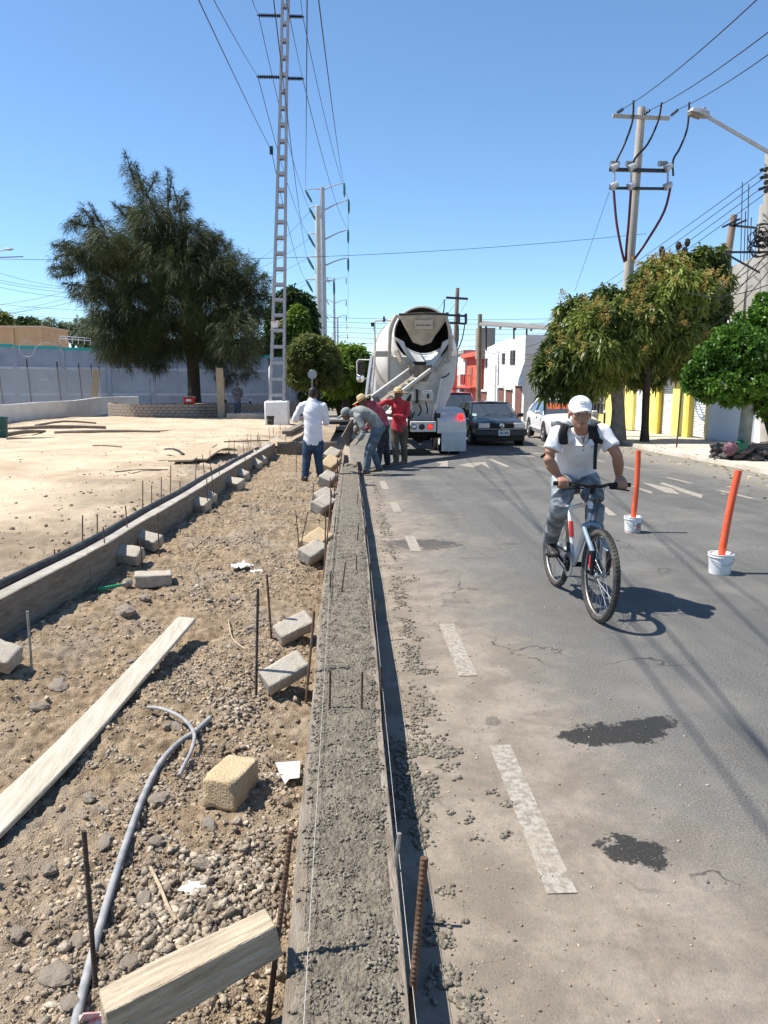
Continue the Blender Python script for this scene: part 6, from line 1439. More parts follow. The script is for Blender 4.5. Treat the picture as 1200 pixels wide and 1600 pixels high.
FY = G(1160, 716, .1).y; fb_ = G(1163, 716, .1)
fclump = [(1100, 580, 26, 26, 0), (1085, 600, 22, 18, 0), (1115, 555, 28, 26, -.2), (1145, 530, 34, 26, -.3), (1180, 505, 34, 26, 0), (1165, 545, 40, 34, -.6), (1130, 600, 36, 24, -.4), (1175, 585, 40, 36, -.6), (1210, 550, 50, 50, 0), (1215, 600, 44, 36, 0), (1200, 490, 30, 24, 0), (1150, 620, 30, 14, 0), (1190, 625, 30, 22, 0), (1205, 645, 20, 14, 0), (1110, 615, 22, 12, 0), (1080, 580, 14, 14, 0), (1195, 470, 14, 16, 0)]
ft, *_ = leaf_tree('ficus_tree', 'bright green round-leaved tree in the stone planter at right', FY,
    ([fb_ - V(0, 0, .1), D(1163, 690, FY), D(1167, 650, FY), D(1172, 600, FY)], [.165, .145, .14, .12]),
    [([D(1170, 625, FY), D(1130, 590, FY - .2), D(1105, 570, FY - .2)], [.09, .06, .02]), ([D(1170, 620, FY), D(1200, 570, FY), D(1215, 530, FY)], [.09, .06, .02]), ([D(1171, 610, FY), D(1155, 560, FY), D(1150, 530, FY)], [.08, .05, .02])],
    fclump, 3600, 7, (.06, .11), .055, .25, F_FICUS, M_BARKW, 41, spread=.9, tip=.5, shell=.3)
MB().tube([D(1206, 690, FY), D(1200, 670, FY), D(1192, 640, FY), D(1185, 610, FY)], [.05, .05, .045, .03], 8, sub=2).build('side_stem', M_BARKD, ft, world=True, smooth=True)
# ring of rough stones round it
sp_ = thing('stone_planter', 'rough stone ring with bags round the green tree at right', 'planter', fb_)
rr = random.Random(9); M_DROCK = mat('dark_planter_rock', (0.055, 0.05, 0.045), (0.13, 0.12, 0.11), scale=6, rough=.95, bump=.6, bscale=40)
for lay in range(3):
    for k in range(17):
        a = 2 * PI * (k + .4 * lay) / 17; p = V(math.cos(a) * .95 + .35, math.sin(a) * .75 - .05, -.02 + .13 * lay); q = rr.uniform(.15, .2)
        o = link('stone', ROCKM[k % 6].copy(), None, sp_, p, (rr.uniform(-.3, .3), rr.uniform(-.3, .3), a + rr.uniform(-.3, .3)), (q * 1.1, q, q * .8)); o.data.materials.clear(); o.data.materials.append(M_DROCK)
mb = MB(); mb.lathe([(.9, -.05), (.85, .3), (0, .33)], 24, Matrix.Translation((.35, -.05, 0)) @ Matrix.Diagonal((1, .8, 1, 1))); mb.build('soil_fill', M_DROCK, sp_, smooth=True)
for i, (px, py, r_, c_, l_) in enumerate(((1142, 701, .17, (0.10, 0.045, 0.06), 'pinkish bag slumped on the stone planter'), (1157, 699, .18, (0.015, 0.09, 0.05), 'green bag slumped against the planter tree'))):
    c = D(px, py, FY - .55); bm = bmesh.new(); bmesh.ops.create_icosphere(bm, subdivisions=4, radius=1)
    for v in bm.verts: v.co = Vector((v.co.x * r_, v.co.y * r_ * .8, v.co.z * r_ * .9)) * (1 + .16 * mnoise.noise(v.co * 2.2 + V(i * 5, 0, 0)) + .09 * mnoise.noise(v.co * 6))
    me = bpy.data.meshes.new('bag'); bm.to_mesh(me); bm.free(); me.polygons.foreach_set('use_smooth', [True] * len(me.polygons))
    o = link('bag', me, mat(f'bag_{i}', c_, tuple(x * 1.5 for x in c_), scale=6, rough=.5), None, c); tag(o, l_, 'bag')

# ---- background trees
def far_tree(label, Y, clumps, n, k, Lr, W, fol, seed, base_px, droop=.4, bark=M_BARKD, **kw):
    bx_ = D(base_px[0], base_px[1], Y); g = V(bx_.x, Y, zr(Y) - .2); cx, cy = clumps[0][0], clumps[0][1]
    return leaf_tree('far_tree', label, Y, ([g, g.lerp(D(cx, cy, Y), .5), D(cx, cy, Y)], [.3, .22, .1]), [], [(a, b, c, e, random.Random(seed + i).gauss(0, 1) * c * .03) for i, (a, b, c, e) in enumerate(clumps)], n, k, Lr, W, droop, fol, bark, seed, **kw)
far_tree('olive feathery tree behind the round sign', 50, [(485, 560, 34, 34), (470, 570, 24, 26), (462, 555, 16, 18), (500, 548, 26, 22), (475, 545, 22, 18), (510, 560, 22, 26), (490, 590, 30, 18), (465, 590, 18, 16), (515, 585, 20, 20), (485, 535, 18, 12)], 2600, 10, (.16, .34), .09, F_OLIVE, 51, (500, 640), droop=.35, spread=.9)
far_tree('bright green tree between olive tree and truck', 54, [(540, 570, 28, 26), (525, 580, 24, 22), (555, 560, 22, 20), (565, 575, 18, 22), (535, 552, 18, 12), (550, 590, 24, 18), (530, 600, 22, 14), (570, 595, 16, 16)], 1600, 9, (.3, .5), .13, F_BRIGHT, 52, (540, 640))
far_tree('dark shaded tree under the bright one beside the truck', 60, [(520, 610, 30, 16), (550, 612, 24, 14), (490, 612, 22, 12), (560, 600, 18, 18), (575, 615, 14, 12)], 900, 9, (.3, .55), .15, F_DARKG, 53, (535, 640))
far_tree('tall dark green tree right behind the tower', 66, [(452, 490, 26, 26), (470, 478, 20, 20), (440, 470, 14, 14), (478, 500, 16, 22), (455, 520, 26, 24), (475, 525, 20, 20), (440, 540, 20, 26), (455, 462, 12, 10), (485, 515, 10, 12), (430, 500, 14, 20), (425, 540, 14, 24)], 1900, 9, (.35, .6), .17, F_DARKG, 54, (455, 640))
far_tree('sunlit green tree beside the tall dark one', 64, [(466, 492, 12, 14), (458, 508, 12, 12), (470, 510, 10, 12)], 420, 9, (.3, .5), .15, F_BRIGHT, 55, (466, 640))
far_tree('pale thin-leaved tree behind the blue wall', 75, [(110, 515, 20, 14), (130, 510, 16, 14), (145, 520, 16, 14), (95, 522, 14, 10), (125, 525, 22, 8), (80, 505, 10, 6), (150, 500, 12, 10)], 700, 7, (.25, .5), .10, F_PALE, 56, (125, 560), shell=.2)
far_tree('dark tree behind the orange building', 80, [(45, 505, 14, 6), (60, 512, 12, 8), (72, 520, 10, 12), (38, 503, 8, 6)], 420, 8, (.35, .6), .18, F_DARKG, 57, (50, 560))
far_tree('yellowish tree at the far left behind the orange building', 84, [(0, 500, 14, 10), (10, 505, 12, 8), (22, 508, 10, 6)], 360, 8, (.35, .6), .16, F_OLIVE, 58, (2, 560))
far_tree('far hazy green trees closing the street', 130, [(545, 615, 20, 10), (590, 612, 26, 12), (620, 605, 22, 14), (500, 615, 20, 10), (650, 608, 20, 12), (470, 612, 20, 12), (680, 610, 18, 10), (565, 605, 16, 10)], 1500, 8, (.6, 1.0), .35, F_DARKG, 59, (590, 632))
far_tree('row of far trees behind the blue wall at left', 120, [(200, 540, 30, 14), (260, 545, 30, 12), (320, 545, 30, 14), (380, 545, 30, 16), (150, 535, 24, 10)], 900, 8, (.6, 1.0), .35, F_DARKG, 60, (260, 590))
# thin bare pieces above the pale trees
rr = random.Random(2)
# fallen litter on the pavement edge
rng = np.random.default_rng(77); n = 260; y = rng.uniform(10, 26, n); x = KX(y) + rng.normal(-.5, .55, n); z = zrn(y) + np.where(x > KX(y) + .16, .106, .006)
dn = rng.normal(0, 1, (n, 3)); dn[:, 2] *= .12; dn /= np.linalg.norm(dn, axis=1, keepdims=True)
v, f, t = strips(np.stack([x, y, z + .01], 1), dn, rng.uniform(.05, .14, n), np.full(n, .03), 0, rng, rng.uniform(.2, 1, n), 2, .5); o = np_obj('fallen_leaves', v, f, mat('dry_leaf', (0.30, 0.23, 0.10), (0.48, 0.40, 0.22), scale=4, rough=.8), attr=t); tag(o, 'dry fallen leaves scattered along the far gutter', 'leaves', kind='stuff')
# ------------------------------------------------------------------ vehicles
M_TRUCKW = mat('dusty_white_truck_paint', (0.56, 0.55, 0.51), (0.66, 0.65, 0.61), scale=3, rough=0.45, spec=0.4, coat=0.15, dirt=(0.36, 0.32, 0.265), dirt_scale=2.2, dirt_amt=0.75, bump=0.06, bscale=14)
M_DRUMW = mat('white_drum_paint', (0.66, 0.65, 0.62), (0.72, 0.71, 0.68), scale=2, rough=0.42, spec=0.4, coat=0.2, dirt=(0.44, 0.40, 0.34), dirt_scale=1.6, dirt_amt=0.6)
M_HOPPER = mat('cement_caked_metal', (0.36, 0.315, 0.25), (0.48, 0.43, 0.35), scale=4, rough=0.85, bump=0.3, bscale=30, dirt=(0.26, 0.22, 0.17), dirt_scale=3, dirt_amt=0.6)
M_CAKED = mat('caked_dark_metal', (0.10, 0.085, 0.07), (0.22, 0.19, 0.155), scale=7, rough=0.9, bump=0.5, bscale=40)
M_TYRE = mat('tyre_rubber', (0.014, 0.014, 0.014), (0.030, 0.029, 0.027), scale=12, rough=0.85, dirt=(0.10, 0.085, 0.07), dirt_scale=5, dirt_amt=0.4)
M_FLAP = mat('pale_mudflap', (0.42, 0.45, 0.45), (0.50, 0.53, 0.53), scale=4, rough=0.6, dirt=(0.32, 0.29, 0.25), dirt_scale=2.5, dirt_amt=0.6)
M_CHASS = mat('greasy_chassis', (0.02, 0.018, 0.016), (0.05, 0.043, 0.036), scale=9, rough=0.8)
M_REDL = emit_mat('lit_red_lamp', (0.9, 0.02, 0.015), 1.3)
M_REDU = mat('red_stripe', (0.55, 0.03, 0.03), rough=.4)
M_CHROME = mat('chrome', (0.62, 0.62, 0.62), rough=0.12, metal=0.95)
M_AMBER = mat('amber_lens', (0.50, 0.16, 0.02), rough=0.25, spec=.6)
M_HEADL = mat('headlamp_glass', (0.42, 0.43, 0.42), (0.60, 0.61, 0.60), scale=14, rough=0.12, spec=0.8, coat=.5)
M_ALLOY = mat('alloy', (0.42, 0.42, 0.43), (0.52, 0.52, 0.53), scale=9, rough=0.35, metal=0.6)

tg = G(660, 712); TR = tg.y; TX = tg.x
tk = thing('mixer_truck', 'white concrete mixer truck seen from behind with its chute out', 'truck', (TX, TR, zr(TR)))
def T(px, py, dy=0.0): return D(px, py, TR + dy)
# drum
oc = T(661, 523, 0.95); ax = V(0, math.cos(R(13)), -math.sin(R(13)))
Md = Matrix.Translation(oc) @ ax.to_track_quat('Z', 'Y').to_matrix().to_4x4()
prof = [(0.73, 0.30), (0.75, 0.02), (0.78, 0.0), (0.80, 0.05), (0.79, 0.22), (0.85, 0.55), (1.00, 1.2), (1.18, 1.85), (1.25, 2.3), (1.26, 2.9), (1.20, 3.5), (1.0, 4.2), (0.72, 4.8), (0.3, 5.0), (0.0, 5.02)]
MB().lathe(prof, 64, Md).build('drum', M_DRUMW, tk, smooth=True, world=True)
MB().lathe([(0.745, 0.05), (0.70, 0.5), (0.55, 1.2), (0.0, 1.3)], 40, Md).build('drum_mouth', M_CHASS, tk, smooth=True, world=True)
for (s0, ww) in ((0.62, 0.10), (2.05, 0.14)):
    rA = np.interp(s0, [p[1] for p in prof[3:]], [p[0] for p in prof[3:]]); rB = np.interp(s0 + ww, [p[1] for p in prof[3:]], [p[0] for p in prof[3:]])
    MB().lathe([(rA, s0), (rA + .035, s0 + .005), (rB + .035, s0 + ww - .005), (rB, s0 + ww)], 56, Md).build('drum_ring', M_TRUCKW if s0 < 1 else M_HOPPER, tk, smooth=True, world=True)
# two slanted red stripes wrapping the drum
for k in range(3):
    vs = []; 
    for i in range(22):
        a = R(128) + R(60) * i / 21; s0 = 0.95 + 1.5 * i / 21 + .26 * k
        for ds in (0, .09):
            rr_ = np.interp(s0 + ds, [p[1] for p in prof[3:]], [p[0] for p in prof[3:]]) + .006
            vs.append(Md @ V(rr_ * math.cos(a), rr_ * math.sin(a), s0 + ds))
    MB().add(vs, [(2 * i, 2 * i + 1, 2 * i + 3, 2 * i + 2) for i in range(21)]).build('drum_stripe', M_REDU, tk, world=True, smooth=True)
# charging hopper with its name plate
def loft_px(name, rings, m, par, closed=True, smooth=False, bevel=0):
    n = len(rings[0]); vs = [p for r_ in rings for p in r_]; fs = []
    for i in range(len(rings) - 1):
        for k in range(n if closed else n - 1): fs.append((i * n + k, i * n + (k + 1) % n, i * n + n + (k + 1) % n, i * n + n + k))
    return MB().add(vs, fs).build(name, m, par, world=True, smooth=smooth, bevel=bevel)
hp = loft_px('charge_hopper', [[T(625, 492, .25), T(664, 490, .18), T(698, 491.5, .25), T(701, 495, 1.1), T(661, 494, 1.2), T(621, 496, 1.1)],
                          [T(627, 496, .26), T(664, 496, .2), T(695, 496, .26), T(697, 500, 1.0), T(661, 500, 1.1), T(626, 500, 1.0)],
                          [T(636, 518, .5), T(661, 520, .42), T(683, 518, .5), T(684, 520, 1.0), T(661, 520, 1.0), T(637, 520, 1.0)],
                          [T(645, 535, .70), T(660, 540, .66), T(674, 535, .70), T(672, 533, 1.05), T(660, 535, 1.1), T(647, 533, 1.05)]], M_HOPPER, tk)
MB().tube([T(623, 491.5, .22), T(664, 489.5, .14), T(700, 491, .22)], .03, 8).build('hopper_rim', M_CHASS, tk, world=True)
pa, pb, pc_, pd_ = T(648, 500, .2), T(676.5, 500, .2), T(675.5, 514.5, .33), T(648.5, 514.5, .33)
off_ = V(0, -.035, 0); pl_ = MB().add([pa + off_, pb + off_, pc_ + off_, pd_ + off_] + [p for p in (pa, pb, pc_, pd_)], [(0, 1, 2, 3), (0, 4, 5, 1), (1, 5, 6, 2), (2, 6, 7, 3), (3, 7, 4, 0)]).build('name_plate', mat('plate_grey', (0.44, 0.41, 0.35), rough=.7), tk, world=True)
rr = random.Random(31); mb = MB(); x = 0.06
for wlen in (4, 10):
    for c in range(wlen):
        tall = c == 0 or rr.random() < .3; w0 = .05; y0, y1 = (.42 if tall else .5), .66
        f = lambda u, v: pa.lerp(pb, u).lerp(pd_.lerp(pc_, u), v) + V(0, -.041, 0)
        mb.add([f(x, y0), f(x + .018, y0), f(x + .018, y1), f(x, y1)], [(0, 1, 2, 3)])
        mb.add([f(x + .018, y1 - .05), f(x + .045, y1 - .05), f(x + .045, y1), f(x + .018, y1)], [(0, 1, 2, 3)])
        if rr.random() < .6: mb.add([f(x + .032, y0 + .1), f(x + .046, y0 + .1), f(x + .046, y1 - .05), f(x + .032, y1 - .05)], [(0, 1, 2, 3)])
        x += .058
    x += .05
o = mb.build('plate_lettering', mat('lettering_dark', (0.12, 0.11, 0.095), rough=.8), pl_); o.location = -Vector(tk.location)
o['kind'] = 'stuff'
# discharge shroud: a white crescent bowl under the mouth
n = 25; inn = []; mid_ = []; outr = []
for i in range(n):
    t = i / (n - 1); x = 616 + (708 - 616) * t; q = math.sin(PI * t)
    inn.append(T(x, 526 + 27 * q ** .8, .80)); mid_.append(T(x * .98 + 13.2, 526 + 48 * q, .50)); outr.append(T(x * .66 + 225, 534 + 56 * q ** .8, .62))
loft_px('discharge_shroud', [[p + V(0, .03, 0) for p in inn], inn, mid_, outr, [p + V(0, .25, 0) for p in outr]], M_TRUCKW, tk, closed=False, smooth=True)
MB().tube(inn, .022, 6).build('shroud_lip', M_TRUCKW, tk, world=True, smooth=True)
# curved braces either side of the shroud
for (pts) in ([(619, 548, .6), (628, 566, .5), (640, 583, .5)], [(704, 545, .6), (694, 566, .5), (681, 580, .5)]):
    P = [T(*p) for p in pts]; mb = MB()
    for i in range(2): mb.beam(P[i], P[i + 1], .12, .10)
    mb.build('shroud_brace', M_HOPPER, tk, world=True, bevel=.01)
# pipe arch at the right and the folded ladder frame at the left
MB().tube([T(695, 493, .3), T(700, 505, .3), T(703, 520, .35), T(703, 545, .4), T(702, 566, .5)], [.045, .045, .045, .045, .04], 10, sub=3).build('pipe_arch', M_HOPPER, tk, world=True, smooth=True)
MB().tube([T(620, 492, .3), T(612, 508, .3), T(609, 530, .35), T(608, 570, .4), T(607, 605, .5)], [.06, .065, .05, .04, .035], 10, sub=3).build('pipe_arch', M_HOPPER, tk, world=True, smooth=True)
MB().tube([T(618, 500, .4), T(586, 501, .5), T(585, 506, .5), T(586, 550, .5), T(581, 622, .6)], .028, 8).build('ladder_rail', M_TRUCKW, tk, world=True, smooth=True)
MB().tube([T(582, 556, .62), T(577, 590, .62), T(573, 622, .65)], .06, 4).build('ladder_side', M_GPOLE, tk, world=True)
for k in range(6): MB().beam(T(580 - 1.2 * k, 562 + 11 * k, .62), T(586 - 1.0 * k, 562 + 11 * k, .6), .05, .035).build('ladder_rung', M_TRUCKW, tk, world=True)
MB().box(T(598, 553, .6), (.42, .5, .14)).build('service_platform', M_HOPPER, tk, world=True, bevel=.01)
MB().box(T(582, 507, .5), (.08, .08, .1)).build('rail_lamp', M_CHASS, tk, world=True); MB().box(T(600, 499, .45), (.05, .05, .14)).build('rail_clamp', M_CHASS, tk, world=True)
# rear pedestal that carries the drum
ped = [(607, 556), (714, 556), (711, 592), (704, 616), (693, 640), (686, 664), (636, 664), (622, 640), (610, 612)]
P = [T(x, y, .72) for x, y in ped]; mb = MB(); nP = len(P); mb.add(P + [p + V(0, .16, 0) for p in P], [tuple(range(nP)), tuple(range(2 * nP - 1, nP - 1, -1))] + [(i, (i + 1) % nP, (i + 1) % nP + nP, i + nP) for i in range(nP)]); mb.build('pedestal', M_TRUCKW, tk, world=True, bevel=.03)
for (pts) in ([(636, 590, .6), (640, 625, .6), (648, 660, .6)], [(690, 590, .6), (682, 630, .6), (676, 660, .6)]):
    Q = [T(*p) for p in pts]; mb = MB(); [mb.beam(Q[i], Q[i + 1], .07, .1) for i in range(2)]; mb.build('pedestal_rib', M_TRUCKW, tk, world=True, bevel=.008)
MB().box(T(659, 618, .45), (.58, .3, .26)).build('valve_box', M_TRUCKW, tk, world=True, bevel=.05); MB().box(T(651, 619, .4), (.06, .34, .36)).build('box_strap', M_CHASS, tk, world=True); MB().box(T(669, 619, .28), (.05, .05, .12)).build('box_latch', M_CHASS, tk, world=True)
for k in range(4): 
    a = T(642 - k * .8, 628 + 3 * k, .35); MB().tube([a + V(.02, 0, .2), a + V(-.1 - .02 * k, -.05, .05), a + V(-.12, -.05, -.25), a + V(.0, 0, -.42 + .05 * k), a + V(.1, 0, -.25)], .022, 6, sub=4).build('hose', M_CHASS, tk, world=True, smooth=True)
for (a, b, c) in (((655, 632), (658, 642), (653, 650)), ((665, 628), (668, 640), (667, 646)), ((702, 583), (697, 588), (690, 590))): MB().tube([T(*a, .55), T(*b, .5), T(*c, .55)], .018, 6, sub=3).build('hose', M_CHASS, tk, world=True, smooth=True)
# throat, funnel and chute
MB().lathe([(.34, .12), (.30, -.1), (.2, -.3)], 20, Matrix.Translation(T(655, 578, .35))).build('throat', M_CAKED, tk, world=True, smooth=True)
MB().box(T(655, 571, .25), (.36, .12, .2)).build('throat_gap', M_CHASS, tk, world=True)
loft_px('splash_plate', [[T(643, 565, .2), T(646, 564, .22)], [T(648, 578, .12), T(651, 578, .14)], [T(643, 588, .1), T(646, 588, .12)]], M_TRUCKW, tk, closed=False)
def trough(name, pts, w0, h0, m, par):
    P = spline(pts, 5); rings = []
    for i, p in enumerate(P):
        d = (P[min(i + 1, len(P) - 1)] - P[max(i - 1, 0)]).normalized(); s_, u = frame_of(d)
        rings.append([p + s_ * (w0 * math.sin(a)) + u * (h0 * (1 - math.cos(a))) for a in np.linspace(-1.35, 1.35, 9)] + [p + s_ * ((w0 - .02) * math.sin(a)) + u * (h0 * (1 - math.cos(a)) + .02) for a in np.linspace(1.35, -1.35, 9)])
    n = len(rings[0]); vs = [q for r_ in rings for q in r_]
    fs = [(i * n + k, i * n + (k + 1) % n, i * n + n + (k + 1) % n, i * n + n + k) for i in range(len(rings) - 1) for k in range(n)] + [tuple(range(n)), tuple(range((len(rings) - 1) * n, len(rings) * n))]
    return MB().add(vs, fs).build(name, m, par, world=True, smooth=True)
cA, cB, cC = T(657, 590, .15), D(600, 634, TR - 1.7), D(556, 684, 16.1)
trough('chute', [cA, cB], .30, .26, M_HOPPER, tk); trough('chute_extension', [cB + V(.1, .1, .03), cC], .27, .24, M_CAKED, tk)
s_, u = frame_of((cB - cA))
for sg_ in (-1, 1): MB().beam(cA + s_ * (.30 * sg_) + u * .22, cB + s_ * (.30 * sg_) + u * .22, .05, .07).build('chute_rail', M_TRUCKW, tk, world=True, bevel=.01)
mb = MB(); rr = random.Random(3)
for i in range(150):
    t = rr.random(); p = cA.lerp(cB, t * 2) if t < .5 else cB.lerp(cC, t * 2 - 1)
    mb.ball(p + s_ * rr.gauss(0, .09) + u * rr.uniform(.0, .05), (rr.uniform(.03, .07),) * 3, 5)
o = mb.build('flowing_concrete', M_WET, tk, world=True, smooth=True); o['kind'] = 'stuff'
# bumper with lamps, fenders, flaps
MB().box(T(661, 666.5, .05), (.68, .12, .27)).build('lamp_bar', M_TRUCKW, tk, world=True, bevel=.015)
for (px, m_) in ((646, M_CHROME), (659, M_CHASS), (672, M_REDL)):
    c = T(px, 667, 0); M_ = Matrix.Translation(c) @ Matrix.Rotation(R(90), 4, 'X'); rg_ = MB().lathe([(.075, -.03), (.085, .0), (.075, .02), (.065, .02)], 20, M_).build('lamp', M_CHASS, tk, world=True, smooth=True)
    o = MB().lathe([(.066, .0), (.06, .025), (.03, .035), (0, .037)], 18, M_).build('lamp_lens', m_, rg_, smooth=True); o.location = -Vector(tk.location)
for sd_ in (-1, 1):
    xs_ = (684, 728) if sd_ > 0 else (593, 637)
    cx_ = (xs_[0] + xs_[1]) / 2; a = T(xs_[0], 640, .02); b = T(xs_[1], 675, .02); w0 = b.x - a.x
    pr_ = [(-.05, 0), (-.05, .36), (.15, .60), (.45, .74), (.95, .78), (1.9, .78), (2.5, .66), (2.7, .4), (2.66, .4), (2.46, .62), (1.88, .74), (.97, .74), (.48, .70), (.2, .57), (0.0, .34), (0.0, 0)]
    pr_ = [(p[0], p[1] * .75) for p in pr_]
    M_ = Matrix(((0, 0, 1, (a.x + b.x) / 2), (1, 0, 0, TR + .05), (0, 1, 0, b.z), (0, 0, 0, 1)))
    MB().prism(pr_, -w0 / 2, w0 / 2, M_).build('fender', M_TRUCKW, tk, world=True, bevel=.012)
    MB().box(V((a.x + b.x) / 2, TR + .0, b.z + .02), (w0 + .02, .03, .10)).build('fender_lip', M_TRUCKW, tk, world=True)
    f0, f1 = (T(690, 675, -.02), T(728, 705, -.02)) if sd_ > 0 else (T(593, 655, -.02), T(612, 703, -.02))
    if sd_ < 0: f1 = V(f0.x + .64, f1.y, f1.z)
    MB().box(V((f0.x + f1.x) / 2, TR - .02, (f0.z + f1.z) / 2), (f1.x - f0.x, .018, f0.z - f1.z)).build('mudflap', M_FLAP, tk, world=True, bevel=.006)
    if sd_ > 0:
        c = T(720, 651, -.03); MB().lathe([(.085, -.05), (.085, 0), (.07, .03), (0, .035)], 20, Matrix.Translation(c) @ Matrix.Rotation(R(90), 4, 'X')).build('tail_lamp', M_REDL, tk, world=True, smooth=True)
    for k, yy in enumerate((.85, 2.15)):
        for q in (0, 1):
            xw = TX + sd_ * (.98 - .32 * q); wl = MB().lathe([(.30, -.13), (.46, -.14), (.515, -.10), (.53, 0), (.515, .10), (.46, .14), (.30, .13)], 36, Matrix.Translation((xw, TR + yy, zr(TR + yy) + .525)) @ Matrix.Rotation(R(90), 4, 'Y')).build('tyre', M_TYRE, tk, world=True, smooth=True)
            o = MB().lathe([(.30, -.12), (.30, .12), (.12, .06), (0, .05)], 24, Matrix.Translation((xw, TR + yy, zr(TR + yy) + .525)) @ Matrix.Rotation(R(90 * sd_), 4, 'Y')).build('rim', M_TRUCKW, wl, smooth=True); o.location = -Vector(tk.location)
for sx_ in (-.42, .42): MB().box((TX + sx_, TR + 3.6, zr(TR) + .95), (.1, 7.0, .28)).build('chassis_rail', M_CHASS, tk, world=True)
for yy in (.85, 2.15): MB().tube([(TX - 1.0, TR + yy, zr(TR) + .5), (TX - .2, TR + yy, zr(TR) + .48), (TX, TR + yy - .05, zr(TR) + .47), (TX + .2, TR + yy, zr(TR) + .48), (TX + 1.0, TR + yy, zr(TR) + .5)], [.09, .1, .22, .1, .09], 10).build('axle', M_CHASS, tk, world=True, smooth=True)
MB().box((TX, TR + .5, zr(TR) + .75), (1.5, .5, .25)).build('cross_member', M_CHASS, tk, world=True)
# front frame, cab and mirrors
for sx_ in (-1, 1): MB().beam(V(TX + sx_ * .8, TR + 4.6, zr(TR) + 1.0), V(TX + sx_ * .5, TR + 4.9, zr(TR) + 2.4), .1, .1).build('front_support', M_TRUCKW, tk, world=True)
cy = TR + 5.4; cz = zr(TR + 6)
cab = MB().box((TX, cy + .9, cz + 1.75), (2.2, 1.8, 2.1)).build('cab', M_TRUCKW, tk, world=True, bevel=.12)
o = MB().box((TX, cy - .003, cz + 2.15), (1.5, .012, .7)).build('rear_window', M_GLASS, cab, bevel=.02); o.location = -Vector(tk.location)
MB().box((TX, cy + 2.2, cz + 1.2), (2.0, 1.2, 1.2)).build('bonnet', M_TRUCKW, tk, world=True, bevel=.15)
for sd_ in (-1, 1): MB().lathe([(.30, -.13), (.46, -.14), (.515, -.10), (.53, 0), (.515, .10), (.46, .14), (.30, .13)], 30, Matrix.Translation((TX + sd_ * .95, cy + 2.2, zr(cy + 2.2) + .525)) @ Matrix.Rotation(R(90), 4, 'Y')).build('tyre', M_TYRE, tk, world=True, smooth=True)
MB().box((TX - .85, TR + 4.2, cz + .8), (.5, 1.0, .5)).build('fuel_tank', M_CHROME, tk, world=True, bevel=.1)
mY = cy + .8
m0, m1 = D(558, 562, mY), D(574, 600, mY)
MB().tube([D(578, 562, mY), D(560, 562, mY), D(557.5, 565, mY), D(558, 590, mY), D(566, 594, mY), D(578, 588, mY)], .022, 6).build('mirror_arm', M_TRUCKW, tk, world=True, smooth=True)
MB().box(D(564, 575, mY), (.24, .08, .46)).build('mirror', M_CHASS, tk, world=True, bevel=.03); MB().ball(D(563, 591, mY), (.14, .08, .14), 12).build('round_mirror', M_CHROME, tk, world=True, smooth=True)

